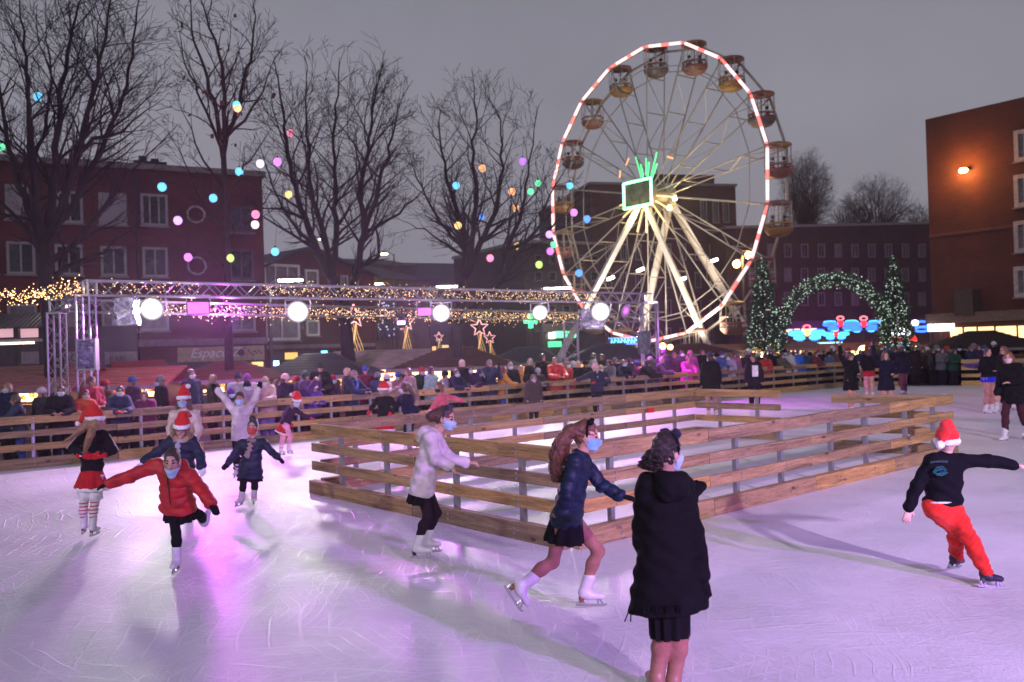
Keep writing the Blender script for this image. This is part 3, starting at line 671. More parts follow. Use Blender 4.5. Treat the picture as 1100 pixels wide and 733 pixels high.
# ------------------------------------------------------------------ ice and ground
def ice_mat():
    mt, nt, b = nodes('rink_ice'); v = mapping(nt); acc = None; sn = None
    t = nt.nodes.new('ShaderNodeTexCoord')
    def arcs(cx, cy_, sc, seed, width, dist, masks=1.1):
        mp = nt.nodes.new('ShaderNodeMapping'); mp.inputs['Location'].default_value = (-cx, -cy_, seed); L(nt, t.outputs['Object'], mp.inputs[0])
        wv = nt.nodes.new('ShaderNodeTexWave'); wv.wave_type = 'RINGS'; wv.rings_direction = 'Z'; wv.wave_profile = 'SIN'
        wv.inputs['Scale'].default_value = sc; wv.inputs['Distortion'].default_value = dist; wv.inputs['Detail'].default_value = 2; wv.inputs['Detail Scale'].default_value = .35
        L(nt, mp.outputs[0], wv.inputs['Vector'])
        ln = ramp(nt, wv.outputs['Fac'], [(1 - width, (0, 0, 0)), (1 - width * .3, (1, 1, 1))]).outputs[0]
        mk = ramp(nt, noise(nt, masks, 3, mp.outputs[0]).outputs[0], [(.5, (0, 0, 0)), (.6, (1, 1, 1))]).outputs[0]
        return mixc(nt, 1, ln, mk, 'MULTIPLY')
    for (cx, cy_, sc, sd, wd, di, mk) in ((-1.5, 2, 2.2, 0, .05, 6, 1.1), (-8, 1, 2.7, 5, .05, 7, .9), (2, 22, 1.5, 9, .05, 8, 1.2), (5, -6, 1.3, 13, .05, 9, 1.0), (-4.5, 7.5, 2.9, 17, .05, 11, 1.3), (-2, -3, 3.1, 33, .045, 13, .8), (-10, 4, 3.6, 37, .045, 10, .7), (-3, 14, 3.8, 41, .05, 6, .9), (14, 9, 1.4, 21, .05, 9, 1.1), (-12, 9, 1.9, 27, .05, 6, 1.0)):
        a = arcs(cx, cy_, sc, sd, wd, di, mk); acc = a if acc is None else mixc(nt, 1, acc, a, 'LIGHTEN')
    sxx = nt.nodes.new('ShaderNodeSeparateXYZ'); L(nt, t.outputs['Object'], sxx.inputs[0]); mr = nt.nodes.new('ShaderNodeMapRange'); L(nt, sxx.outputs[0], mr.inputs[0])
    for i_, v_ in ((1, -3.5), (2, 3.0), (3, 1.0), (4, .16)): mr.inputs[i_].default_value = v_
    acc = mixc(nt, 1, acc, mr.outputs[0], 'MULTIPLY')
    snow = noise(nt, .55, 6, v, .65, .4); chop = noise(nt, 26, 5, v, .7); mid = noise(nt, 5, 5, v, .65, 1)
    snr = ramp(nt, snow.outputs[0], [(.35, (0, 0, 0)), (.66, (1, 1, 1))]).outputs[0]
    chr_ = ramp(nt, chop.outputs[0], [(.54, (0, 0, 0)), (.66, (1, 1, 1))]).outputs[0]
    fl = mixc(nt, 1, snr, chr_, 'MULTIPLY')
    ice = ramp(nt, mid.outputs[0], [(.3, (.56, .58, .60)), (.7, (.67, .685, .71))]).outputs[0]
    c = mixc(nt, snr, ice, (.78, .785, .82)); c = mixc(nt, math_n(nt, 'MULTIPLY', acc, .6), c, (.9, .9, .94))
    L(nt, c, b.inputs['Base Color'])
    ro = math_n(nt, 'MULTIPLY_ADD', snr, .16, .39); ro = math_n(nt, 'SUBTRACT', ro, math_n(nt, 'MULTIPLY', acc, .17)); L(nt, ro, b.inputs['Roughness'])
    b.inputs['Specular IOR Level'].default_value = .35
    h = math_n(nt, 'ADD', math_n(nt, 'MULTIPLY', acc, .75), math_n(nt, 'ADD', math_n(nt, 'MULTIPLY', chop.outputs[0], .5), math_n(nt, 'MULTIPLY', mid.outputs[0], .5)))
    bump(nt, b, h, .55, .02); return mt
rink = [G(-120, 733 + 500)[:2], (-14, -6), (-14.5, 12.5)]
FP = [(-13.5, 13.6), (-10.2, 17.4), (-8.5, 18.8), (-5.75, 21.35), (-2.6, 23.9), (1.15, 26.9), (5.0, 30.0), (9.6, 34.1), (14.2, 37.6), (16.0, 36.6)]
FQ = [(18.0, 35.4), (24.5, 31.4)]
ice_pts = [(-16, -9), (26, -9), (27, 30)] + [FQ[1], FQ[0]] + FP[::-1]
mb = MB(); mb.poly([(x, y, 0) for x, y in ice_pts]); o = mb.build('ice_rink', ice_mat()); tag(o, kind='structure')
mt, nt, b = nodes('wet_paving'); v = mapping(nt); n = noise(nt, .8, 5, v)
L(nt, ramp(nt, n.outputs[0], [(.3, (.035, .033, .035)), (.7, (.075, .068, .068))]).outputs[0], b.inputs['Base Color']); b.inputs['Roughness'].default_value = .45
bump(nt, b, noise(nt, 9, 4, v).outputs[0], .3, .01)
mb = MB(); mb.poly([(-740, -220, -.06), (740, -220, -.06), (740, 1100, -.06), (-740, 1100, -.06)]); tag(mb.build('ground', mt), kind='structure')

# ------------------------------------------------------------------ wooden fences
WOOD = wood((.35, .225, .095)); WOOD_LIT = wood((.44, .31, .10))  # yellow light on the far right fence put into the second wood colour
RAILS = [(.89, 1.05), (.625, .755), (.345, .48), (.0, .2)]
def fence(label, pts, side=1, group='plank fences round the rink', mat=WOOD, plank=2.35, cut=None, rails=RAILS, post_in=.28):
    P = [np.array(p, float) for p in pts]; t = empty('wooden_fence', (P[0][0], P[0][1], 0), 0, label, 'fence', group); o0 = V(P[0][0], P[0][1], 0)
    for a, b_ in zip(P[:-1], P[1:]):
        d = b_ - a; Ln = np.linalg.norm(d); d /= Ln; nn = V(-d[1], d[0]) * side; k = max(1, round(Ln / plank)); ang = math.atan2(d[1], d[0])
        for i in range(k):
            c = a + d * Ln * (i + .5) / k; l_ = Ln / k - .012
            for j, (z0, z1) in enumerate(rails):
                th = .055 if j < len(rails) - 1 else .11; jz = rng.uniform(-.006, .006)
                m_ = MB(); m_.box((0, 0, 0), (l_, th, z1 - z0)); q = m_.build('board', mat, t, V(*(c + nn * (th / 2 + .0)), (z0 + z1) / 2 + jz) - o0, ang + rng.uniform(-.002, .002))
                bv = q.modifiers.new('edge', 'BEVEL'); bv.width = .008; bv.segments = 2
            for f_ in ((post_in, 1 - post_in) if Ln / k > 1.5 else (.5,)):
                c2 = a + d * Ln * (i + f_) / k - nn * .032
                m_ = MB(); m_.box((0, 0, .51), (.06, .06, 1.0)); [m_.box((0, side * .032 + side * (.058 if zi < 3 else .113), (z0_ + z1_) / 2 + dz_), (.022, .012, .022)) for zi, (z0_, z1_) in enumerate(rails) for dz_ in (-.03, .03)]; m_.box((0, 0, .006), (.14, .14, .012)); m_.build('post', STEEL, t, V(*c2, 0) - o0, ang)
    return t
Ai, Bi, Ci, Di, Ei, Fi = [V(*q) for q in ((-3.07, 13.45), (.55, 9.15), (7.55, 15.25), (4.05, 19.9), (5.55, 18.3), (5.95, 16.5))]
fence('near left plank barrier of the inner enclosure, behind the girl in the beige jacket', [Ai, Bi], -1, 'barriers of the inner enclosure')
fence('long near right plank barrier of the inner enclosure, ending by the boy in red trousers', [Bi, Ci], -1, 'barriers of the inner enclosure')
fence('far left plank barrier of the inner enclosure, behind which the small santa hat skaters pass', [Ai + V(.05, .12), Di], -1, 'barriers of the inner enclosure')
fence('short far plank barrier of the inner enclosure, left of its gap', [Di + V(.06, -.04), Ei], -1, 'barriers of the inner enclosure', plank=2.3)
fence('short plank barrier at the right end of the inner enclosure, right of its gap', [Fi, Ci + V(-.1, .02)], -1, 'barriers of the inner enclosure', plank=2.3)
fence('long plank fence round the back of the rink with the spectators leaning on it', FP, -1)
fence('plank fence coloured as yellow lit on the far right of the rink, beyond the opening', FQ, -1, mat=WOOD_LIT)
for (px, py, Yd, fx) in ((709, 441, 0, 0),):
    d_ = nrm(Di - Ai); c = Ai + d_ * 8.9 * .88; m_ = MB(); m_.box((0, 0, 0), (.22, .012, .1)); tag(m_.build('red_tag', plain((.6, .02, .02), .5, name='red_plastic'), None, (c[0] + .14, c[1] - .14, .69), math.atan2(d_[1], d_[0])), 'small red sticker on the second board of the far left inner barrier', 'sticker')

# ------------------------------------------------------------------ trusses
def truss_bar(mb, a, b, w=.29, seg=.33, r=.024, up=V(0, 0, 1)):
    a = np.array(a, float); b = np.array(b, float); d = b - a; Ln = np.linalg.norm(d); d /= Ln
    u = np.array(up, float)
    if abs(d @ u) > .9: u = V(1, 0, 0)
    s_ = nrm(np.cross(d, u)); u = np.cross(s_, d); C = [(s_ * i + u * j) * w / 2 for i, j in ((-1, -1), (1, -1), (1, 1), (-1, 1))]
    for c in C: mb.tube([a + c, b + c], r, 6)
    k = max(2, round(Ln / seg / 1.0)); st = Ln / k
    for q in range(4):
        c0, c1 = C[q], C[(q + 1) % 4]
        for i in range(k):
            x0, x1 = a + d * i * st, a + d * (i + 1) * st
            mb.tube([x0 + (c0 if i % 2 else c1), x1 + (c1 if i % 2 else c0)], r * .45, 4, False)
    for e in (a, b):
        for q in range(4): mb.bar(e + C[q], e + C[(q + 1) % 4], r * 1.6)
def ground(px, Y): p = W(px, 380, Y); return V(p[0], p[1], 0)
# front beam
TF0 = W(92, 309.5, 19.6); TF1 = W(697, 329, 32.0); TB0 = W(60, 321, 21.2); TB1 = W(690, 340.5, 37.0)
TB0[2] = TF0[2] - .28; TB1[2] = TF1[2] - .28; TF1[2] = TF0[2]
t = empty('lighting_truss', (TF0[0], TF0[1], 0), 0, 'higher, nearer one of the two long silver trusses spanning the back of the rink', 'truss', 'lighting trusses'); o0 = V(TF0[0], TF0[1], 0)
mb = MB(); truss_bar(mb, TF0, TF1, .33, .33); mb.build('beam', ALU, t, -o0)
mb = MB(); truss_bar(mb, V(TF0[0], TF0[1] - .02, 0), TF0 - V(0, .02, .17), .3, .3); mb.build('tower', ALU, t, -o0)
mb = MB(); truss_bar(mb, V(TF1[0], TF1[1], -.06), TF1 - V(0, 0, .17), .55, .5, .035); mb.build('tower', ALU, t, -o0)
t = empty('lighting_truss', (TB0[0], TB0[1], 0), 0, 'second silver box truss behind and just below the front one, hung with lit bulbs', 'truss', 'lighting trusses'); o0 = V(TB0[0], TB0[1], 0)
mb = MB(); truss_bar(mb, TB0 + V(.25, 0, 0), TB1, .3, .3); mb.build('beam', ALU, t, -o0)
mb = MB(); truss_bar(mb, V(TB0[0], TB0[1], 0), TB0 - V(0, 0, .17), .3, .3); mb.build('tower', ALU, t, -o0)
q = W(614, 380, 33.5); mb = MB(); truss_bar(mb, V(q[0], q[1], -.06), V(q[0], q[1], TB1[2] - .17), .5, .5, .035); mb.build('tower', ALU, t, -o0)
mb = MB(); truss_bar(mb, TF0 + V(0, .2, 0), TB0, .29, .3)
o = mb.build('lighting_truss', ALU); tag(o, 'short silver truss joining the two left truss towers', 'truss', 'lighting trusses')
# strings of fairy lights wound along the trusses and off to the left
BULB = emit((1, .6, .26), 5.5, 'warm_bulb', False); WIRE = plain((.02, .03, .02), .6, 0, .2, 5, 0, name='green_wire')
def fairy(label, path, n, spread, r=.014, down=0.0, mat=BULB, group='strings of fairy lights', cat='fairy lights', name='fairy_lights'):
    P = np.array(path, float); sg = np.linalg.norm(P[1:] - P[:-1], axis=1); cum = np.r_[0, np.cumsum(sg)]
    def at(s_): i = min(len(sg) - 1, int(np.searchsorted(cum, s_, 'right') - 1)); return P[i] + (P[i + 1] - P[i]) * ((s_ - cum[i]) / sg[i])
    wl = MB(); bl = MB(); pts = []
    for i in range(n):
        s_ = cum[-1] * (i + rng.random()) / n; c = at(s_) + V(rng.gauss(0, spread), rng.gauss(0, spread), rng.gauss(0, spread) - down * rng.random()); pts.append(c)
        bl.sphere(c, r * rng.uniform(.7, 1.25), 5, 3)
    wl.tube(pts[::2], .005, 3, False)
    o = wl.build(name, WIRE); tag(o, label, cat, group); bl.build('bulbs', mat, o, smooth=True); o.children[0]['kind'] = 'stuff'; return o
fl_a = TF0 + V(-.1, 0, .05)
LL = [W(-40, 322, 17.0), W(0, 318, 17.6), W(30, 319, 18.2), W(60, 313, 19.0), fl_a]
fairy('thick swag of warm fairy lights from the left truss tower to the left edge', LL, 320, .09, .0105)
fairy('warm fairy lights along the left end of the front truss beam', [TF0 + (TF1 - TF0) * .02, TF0 + (TF1 - TF0) * .13], 70, .1, .009)
fairy('warm fairy lights wound through the middle and right of the front truss beam', [TF0 + (TF1 - TF0) * .22, TF0 + (TF1 - TF0) * .86], 620, .11, .009)
fairy('warm fairy lights hanging thickly along the rear truss beam', [TB0 + (TB1 - TB0) * .06, TB0 + (TB1 - TB0) * .9], 1500, .1, .0105, .12)
# ------------------------------------------------------------------ floodlights
WHT = (1, .97, .93); MAG = (.78, .10, 1.0)
def flood(label, c, colr, E, tgt, rect=False, rad=.17, em=60, group='floodlights on the trusses', hang=.3, spot=150, lamp=True):
    rad = rad * (1.0 if rect or not lamp else 1.45)
    c = np.array(c, float); t = empty('floodlight', tuple(c), 0, label, 'floodlight', group)
    d = nrm(np.array(tgt, float) - c); yaw = math.atan2(d[0], -d[1])
    cs, sn = math.cos(yaw), math.sin(yaw); f = d; r_ = V(cs, sn, 0); u = np.cross(f, r_) * -1; u = u if u[2] > 0 else -u
    mb = MB(); w_, h_ = (rad * 1.25, rad * .72) if rect else (rad, rad)
    if rect: mb.bar(-f * .1, f * .0, 2 * w_ + .05, 2 * h_ + .05, up=u)
    else: mb.tube([-f * .2, -f * .12, f * .0], [rad * .45, rad * .9, rad * .99], 18)
    mb.build('housing', BLACK, t)
    mb = MB()
    if rect: mb.bar(f * .004, f * .012, 2 * w_, 2 * h_, up=u)
    else: mb.tube([f * .002, f * .012], [rad, rad * .97], 22)
    mb.build('lens', lens_mat(colr, em * 1.6, rad * 1.08) if not rect else emit(colr, em, 'flood_lens', False), t)
    mb = MB(); mb.bar(-f * .05 - r_ * (w_ + .03), -f * .05 - r_ * (w_ + .03) + V(0, 0, hang), .02); mb.bar(-f * .05 + r_ * (w_ + .03), -f * .05 + r_ * (w_ + .03) + V(0, 0, hang), .02)
    mb.bar(-f * .05 - r_ * (w_ + .03) + V(0, 0, hang), -f * .05 + r_ * (w_ + .03) + V(0, 0, hang), .02); mb.build('bracket', STEEL, t)
    if lamp: light('flood_beam', 'SPOT', c + f * .05, E, colr, tgt, rad * .8, spot, .9)
    return t
def on(px, py, back=False, dz=0):
    a, b_ = (TB0, TB1) if back else (TF0, TF1); best = None
    for i in range(401):
        q = a + (b_ - a) * i / 400; dd = (q - CAM); x = 550 + FPX * (dd @ _rt) / (dd @ _fw)
        if best is None or abs(x - px) < best[0]: best = (abs(x - px), q)
    q = best[1]; p = W(px, py, q[1]); return p
KW = .46
flood('round white floodlight dazzling at the left end of the truss, beside the foil wrapped one', on(163, 332), WHT, 1500 * KW, (-5, 6, 0), rad=.19)
flood('rectangular magenta floodlight under the truss, left of the trunk of the second tree', on(213, 331), MAG, 3000 * KW, (-3.6, 8, 0), True, .19, 2.4)
flood('round white floodlight under the truss beside the third tree', on(320, 335), WHT, 1500 * KW, (-3, 6, 0), rad=.2)
flood('round white floodlight at the middle of the truss, just right of a small magenta one', on(474, 336.5), WHT, 1500 * KW, (0, 8, 0), rad=.19)
flood('small rectangular magenta floodlight at the middle of the truss', on(456, 335), MAG, 2300 * KW, (1, 9, 0), True, .15, 2.4)
flood('round white floodlight above the green pharmacy cross', on(580, 336), WHT, 1500 * KW, (3, 10, 0), rad=.18)
flood('largest white floodlight at the right end of the truss, in front of the wheel', on(645, 335), WHT, 1700 * KW, (6, 10, 0), rad=.24)
flood('round magenta floodlight at the right end of the truss, by the tower', on(672, 334), MAG, 5200 * KW, (10, 25, 0), False, .17, 3)
# lighting masts behind the near side of the rink
MY = -13.0; MLAB = ['leftmost', 'middle left', 'middle right', 'rightmost']
def mast(x, y, h, lb):
    t = empty('lighting_mast', (x, y, -.06), 0, lb + ' of the four tall lighting masts behind the viewer', 'lighting mast', 'lighting masts')
    m_ = MB(); m_.tube([(0, 0, 0), (0, 0, h * .5), (0, 0, h + .2)], [.12, .1, .07], 10); m_.box((0, 0, .03), (.5, .5, .06)); m_.build('pole', STEEL, t)
    m_ = MB(); m_.box((0, .05, h + .2), (1.0, .1, .1)); m_.build('crossbar', STEEL, t)
PUR = (.80, .62, 1.0)
for i, (x, c_, E_, tg) in enumerate(((-14.0, (.92, .84, 1), 9000, (-8, 17, 0)), (-2.5, (.92, .80, 1), 800, (0, 16, 0)), (8.6, (.90, .70, 1), 31000, (9, 14, 0)), (15.0, (.52, .17, 1), 32000, (4.5, 5.5, 0)))):
    mast(x, MY, 8.0, MLAB[i]); y = MY; flood(['white floodlight on the leftmost near mast', 'white floodlight on the middle left near mast', 'white floodlight on the middle right near mast', 'violet floodlight on the rightmost near mast'][i], (x, y + .25, 7.9), c_, E_, tg, rad=.3, em=20, group='floodlights on the near masts', hang=.2, spot=(58, 95, 62, 36)[i])
light('lamp_spill', 'POINT', on(213, 331) + V(0, 2.2, -.2), 650, MAG, size=.2)
light('lamp_spill', 'POINT', on(163, 332) + V(.3, 1.6, -.1), 160, WHT, size=.2)
# foil wrapped lamps, speaker, reflective panel
FOIL = plain((.55, .55, .66), .16, .9, .35, 9, 1.0, .05, name='silver_foil', bscale=11)
def hull(name, label, cat, c, d, mat, rz=0, jit=.02, group=None, seg=5):
    m_ = MB(); 
    nx, nz = seg, seg + 2
    def pt(u, v_):
        a = 2 * math.pi * u / (4 * nx); return (math.copysign(abs(math.cos(a)) ** .45, math.cos(a)) * d[0] / 2 + rng.uniform(-jit, jit), math.copysign(abs(math.sin(a)) ** .45, math.sin(a)) * d[1] / 2 + rng.uniform(-jit, jit), (v_ / nz - .5) * d[2] + rng.uniform(-jit, jit) * .5)
    P = [[pt(u, v_) for u in range(4 * nx)] for v_ in range(nz + 1)]; vs = [p for r_ in P for p in r_]; n4 = 4 * nx
    fs = [(v_ * n4 + u, v_ * n4 + (u + 1) % n4, (v_ + 1) * n4 + (u + 1) % n4, (v_ + 1) * n4 + u) for v_ in range(nz) for u in range(n4)] + [tuple(range(n4))[::-1], tuple(nz * n4 + u for u in range(n4))]
    m_.add(vs, fs); o = m_.build(name, mat, None, tuple(c), rz); return tag(o, label, cat, group)
hull('wrapped_lamp', 'stage lamp wrapped in crinkled silver foil, left of the first white floodlight', 'stage lamp', on(136, 335), (.52, .35, .62), FOIL, 0, .035)
hull('wrapped_lamp', 'large lamp wrapped in clear plastic hanging behind the brightest right floodlight', 'stage lamp', on(637, 342) + V(0, .5, 0), (.9, .3, .7), FOIL, 0, .04)
hull('wrapped_speaker', 'tall speaker wrapped in clear plastic on the right truss tower', 'speaker', W(692, 368, 24.6), (.34, .34, .62), plain((.1, .1, .13), .15, .3, .5, 9, 1.0, .04, name='clear_wrap', bscale=14), 0, .02)
p_ = on(101, 381) - V(0, .3, 0); t = empty('reflector_panel', tuple(p_), R(-4), 'framed panel of crumpled violet foil fixed to the left truss tower', 'panel')
m_ = MB(); m_.box((0, 0, 0), (.4, .12, .62)); m_.build('panel', plain((.18, .14, .3), .12, .8, .6, 5, 1.0, .06, name='violet_foil', bscale=8), t)
m_ = MB()
for x in (-.21, .21): m_.box((x, 0, 0), (.03, .15, .66))
for z in (-.33, .33): m_.box((0, 0, z), (.45, .15, .03))
m_.build('frame', ALU, t)
p_ = on(431, 346); t = empty('moving_head_lamp', tuple(p_), .2, 'black moving head stage lamp hanging under the middle of the truss', 'stage lamp')
m_ = MB(); m_.box((0, 0, .18), (.34, .26, .12)); m_.box((-.19, 0, 0), (.04, .12, .3)); m_.box((.19, 0, 0), (.04, .12, .3)); m_.build('yoke', BLACK, t)
m_ = MB(); m_.tube([(0, .16, -.02), (0, -.02, -.02), (0, -.2, -.05)], [.11, .15, .14], 14); m_.build('head', BLACK, t)
m_ = MB(); m_.box((-.02, -.22, -.03), (.22, .01, .1)); m_.build('lens', emit((1, .45, .85), 5, 'pink_lens', False), t)

# ------------------------------------------------------------------ bare trees
BARK = plain((.020, .014, .013), .9, 0, .45, 3, .7, .03, name='bark', bscale=14)
BARK2 = plain((.035, .019, .015), .9, 0, .45, 3, .7, .03, name='bark', bscale=14)
BARK3 = plain((.055, .014, .014), .95, 0, .4, 2, .3, .03, name='bark')
def grow(segs, p, d, r, ln, lvl, mx, bend, cen, rads, up):
    """one branch: a wandering tapered polyline that carries children"""
    k = max(3, int(ln / (.32 if lvl < 2 else .22))); st = ln / k; P = [p]; Rr = [r]; kids = []
    for i in range(k):
        t_ = (i + 1) / k; d = nrm(d + V(rng.gauss(0, bend), rng.gauss(0, bend), rng.gauss(0, bend) + up * (1 - d[2]) * .5)); p = p + d * st
        e = (p - cen) / rads
        P.append(p); Rr.append(max(.0062, r * (1 - .80 * t_)))
        if (e @ e) > 1.0 and i > 1: Rr[-1] = .006; break
        if lvl < mx and t_ > (.2 if lvl else .1): kids.append((p, d, Rr[-1], t_))
    segs.append((P, Rr, lvl)); 
    for (q, dd, rr, t_) in kids:
        if rng.random() > (.92 if lvl < 2 else .84): continue
        ax = nrm(np.cross(dd, V(rng.gauss(0, 1), rng.gauss(0, 1), rng.gauss(0, 1)))); a = rng.uniform(.38, .85)
        nd = nrm(dd * math.cos(a) + ax * math.sin(a)); l2 = ln * rng.uniform(.42, .7) * (1.15 - .45 * t_)
        if l2 > .16: grow(segs, q, nd, max(.005, min(rr * .62, .03 + rr * .3)), l2, lvl + 1, mx, bend * 1.1, cen, rads, up)
def tree(label, Y, trunk, limbs, cen, rads, base_r, mat=BARK, mx=3, bend=.13, up=.12, group='bare trees behind the rink', tw=1.0):
    """trunk / limbs: polylines of photo pixels with depth offsets, turned into real positions round depth Y"""
    def pt(q): return W(q[0], q[1], Y + (q[2] if len(q) > 2 else 0))
    T = [pt(q) for q in trunk]; T[0][2] = -.06; segs = [(T, [base_r * (1.25 if i == 0 else 1 - .35 * i / (len(T) - 1)) for i in range(len(T))], 0)]
    cn = pt(cen); rd = V(rads[0] * Y / FPX, (rads[0] * .8) * Y / FPX, rads[1] * Y / FPX)
    for lb in limbs:
        r0 = lb[0]; P = [pt(q) for q in lb[1:]]
        D = []
        for a, b_ in zip(P[:-1], P[1:]):
            n_ = max(2, int(np.linalg.norm(b_ - a) / .35))
            for i in range(n_): D.append(a + (b_ - a) * i / n_ + (V(rng.gauss(0, .035), rng.gauss(0, .035), rng.gauss(0, .035)) if D else 0))
        D.append(P[-1]); k = len(D); Rr = [max(.008, r0 * (1 - .8 * i / (k - 1))) for i in range(k)]; segs.append((D, Rr, 0))
        Ltot = sum(np.linalg.norm(D[i + 1] - D[i]) for i in range(k - 1))
        for i in range(max(1, k // 6), k):
            for rep in range(2):
                if rng.random() > .72 * tw: continue
                dd = nrm(D[min(i + 1, k - 1)] - D[i - 1]); ax = nrm(np.cross(dd, V(rng.gauss(0, 1), rng.gauss(0, 1), rng.gauss(0, 1)))); a = rng.uniform(.35, .9)
                grow(segs, D[i], nrm(dd * math.cos(a) + ax * math.sin(a)), max(.008, Rr[i] * .5), Ltot * rng.uniform(.18, .4), 1, mx, bend, cn, rd, up)
        grow(segs, D[-1], nrm(D[-1] - D[-3]), Rr[-1], Ltot * .3, 1, mx, bend, cn, rd, up)
    t = empty('bare_tree', (T[0][0], T[0][1], -.06), 0, label, 'tree', group); o0 = V(T[0][0], T[0][1], -.06)
    mb = MB(); mb.tube(segs[0][0], segs[0][1], 10); mb.build('trunk', mat, t, -o0, smooth=True)
    mb = MB(); tw_ = MB()
    for P, Rr, lv in segs[1:]:
        (mb if lv == 0 else tw_).tube(P, Rr, 7 if lv == 0 else (4 if lv == 1 else 3), False)
    mb.build('limbs', mat, t, -o0, smooth=True); q = tw_.build('twigs', mat, t, -o0, smooth=True); q['kind'] = 'stuff'
    return t
tree('largest bare tree, its wide crown filling the top left corner of the photo', 25.5, [(62, 398), (55, 350), (49, 300), (46, 258)],
     [(.135, (46, 262), (30, 225, .5), (14, 180, 1), (4, 120, 1.5), (-6, 60, 1.5)), (.12, (46, 262), (38, 215, -.5), (32, 160, -1), (30, 90, -1), (22, 20, -1)),
      (.14, (47, 260), (56, 215), (60, 160), (66, 100), (76, 45), (84, 5)), (.13, (47, 262), (64, 222, -.6), (84, 165, -1), (97, 110, -1.2), (110, 50, -1.5), (118, 5, -1.5)),
      (.12, (48, 266), (74, 228, .6), (102, 175, 1), (128, 118, 1), (142, 60, 1.2), (147, 10, 1)), (.11, (50, 285), (80, 262, -.5), (108, 232, -1), (132, 195, -1), (160, 165, -1)),
      (.10, (48, 275), (22, 240, -.6), (0, 215, -1), (-20, 190, -1)), (.09, (50, 300), (78, 283, .8), (112, 270, 1.2), (140, 248, 1.4)), (.08, (84, 165, -1), (104, 150, -1.2), (130, 140, -1.6), (158, 118, -1.8)), (.07, (30, 180, 0), (48, 140, .5), (54, 90, .8), (50, 30, .8))],
     (62, 110), (118, 190), .27, BARK, 4, .13, .14, tw=.85)
tree('slim bare tree with a few dead leaves, its trunk beside the magenta lamp', 28, [(246, 398), (245, 340), (244, 280), (242, 215), (240, 165)],
     [(.09, (240, 170), (234, 125), (222, 85), (208, 45), (205, 5)), (.09, (240, 168), (241, 120, -.5), (238, 70, -.8), (226, 30, -1), (214, -5, -1)), (.09, (240, 165), (252, 120, .4), (266, 75, .7), (273, 40, 1), (272, 5, 1)),
      (.06, (238, 160), (226, 130, .5), (212, 100, .8), (200, 70, 1), (193, 35, 1)), (.06, (241, 150), (262, 128, -.4), (282, 100, -.6), (292, 70, -.8)), (.05, (242, 205), (218, 172), (205, 140), (196, 120)), (.05, (243, 215), (262, 180), (276, 160), (290, 140)),
      (.05, (243, 250), (222, 225, .5), (205, 190, .5), (185, 150, .5)), (.045, (244, 260), (262, 235), (285, 215), (300, 190)), (.04, (244, 290), (226, 275), (205, 268))],
     (243, 95), (62, 118), .13, BARK2, 4, .17, .10, tw=.85)
tree('bare tree in the middle left with a fan shaped crown, forking above the truss', 31, [(379, 396), (371, 350), (362, 318), (357, 298)],
     [(.16, (357, 300), (342, 270, .5), (326, 235, 1), (314, 190, 1), (305, 140, 1), (300, 95, 1)), (.13, (357, 298), (350, 258, -.6), (336, 215, -1), (330, 160, -1), (328, 105, -1.2)), (.13, (358, 298), (362, 255), (360, 205, .4), (358, 150, .5), (364, 90, .5)),
      (.14, (369, 330), (384, 290, -.5), (391, 250, -1), (388, 205, -1), (396, 150, -1), (404, 95, -1)), (.10, (391, 250, -1), (404, 215, -1.4), (416, 170, -1.5), (428, 115, -1.5)), (.09, (388, 285, -.6), (403, 280, -1), (408, 268, -1), (404, 245, -1), (416, 225, -1)),
      (.09, (340, 268, .5), (318, 245, 1.4), (298, 212, 1.6), (284, 175, 1.6)), (.07, (326, 235, 1), (304, 225, 1.5), (284, 225, 1.7), (268, 238, 1.7)), (.07, (391, 250, -1), (420, 235, -.4), (446, 215, 0), (462, 195, 0))],
     (362, 172), (97, 116), .25, BARK, 4, .13, .12, tw=.85)
tree('bare tree with a broad rounded crown in front of the left side of the wheel', 31.5, [(490, 396), (490, 358), (493, 325), (498, 298)],
     [(.14, (498, 300), (500, 265, .4), (490, 225, .8), (478, 185, 1), (472, 140, 1)), (.13, (498, 298), (508, 258, -.6), (512, 215, -1), (508, 165, -1.2), (512, 120, -1.2)), (.13, (499, 300), (516, 262), (532, 225, .4), (540, 180, .6), (538, 130, .6)),
      (.15, (492, 352), (514, 325, -.6), (532, 300, -1), (546, 268, -1), (560, 225, -1.2), (568, 175, -1.2)), (.11, (532, 300, -1), (556, 276, -1.6), (580, 240, -1.8), (596, 200, -1.8)), (.09, (498, 268, .4), (474, 240, 1), (456, 210, 1.2), (444, 180, 1.2)),
      (.07, (500, 275), (478, 262, 1), (456, 248, 1.2), (440, 240, 1.2)), (.08, (546, 268, -1), (572, 258, -.4), (598, 240, 0), (612, 222, 0)), (.07, (516, 262), (540, 240, 1), (566, 220, 1.3), (588, 190, 1.5))],
     (524, 198), (97, 116), .23, BARK, 4, .14, .10, tw=.85)
def far_tree(label, px, py, top, wd, Y, mat=BARK3, n=13):
    Yb = Y; lm = []
    for i in range(n):
        a = (i + .5) / n * 2 - 1; lm.append((.10, (px, py), (px + a * wd * .45, py - (py - top) * .4, rng.uniform(-2, 2)), (px + a * wd * .9, top + (py - top) * .12 * (1 + abs(a) * 2), rng.uniform(-2, 2))))
    tree(label, Y, [(px, 380), (px, (380 + py) / 2), (px, py)], lm, (px, (py + top) / 2), (wd * 1.1, (py - top) * .62), .25, mat, 3, .16, .06, 'hazy trees beyond the far roofs', 1.0)
far_tree('tall hazy bare tree rising over the long roof just right of the wheel', 866, 270, 168, 26, 100)
far_tree('broad reddish bare tree over the long roof, above the lit arch', 944, 268, 196, 40, 100)
far_tree('low reddish bare tree left of the broad one over the long roof', 914, 270, 216, 22, 101)
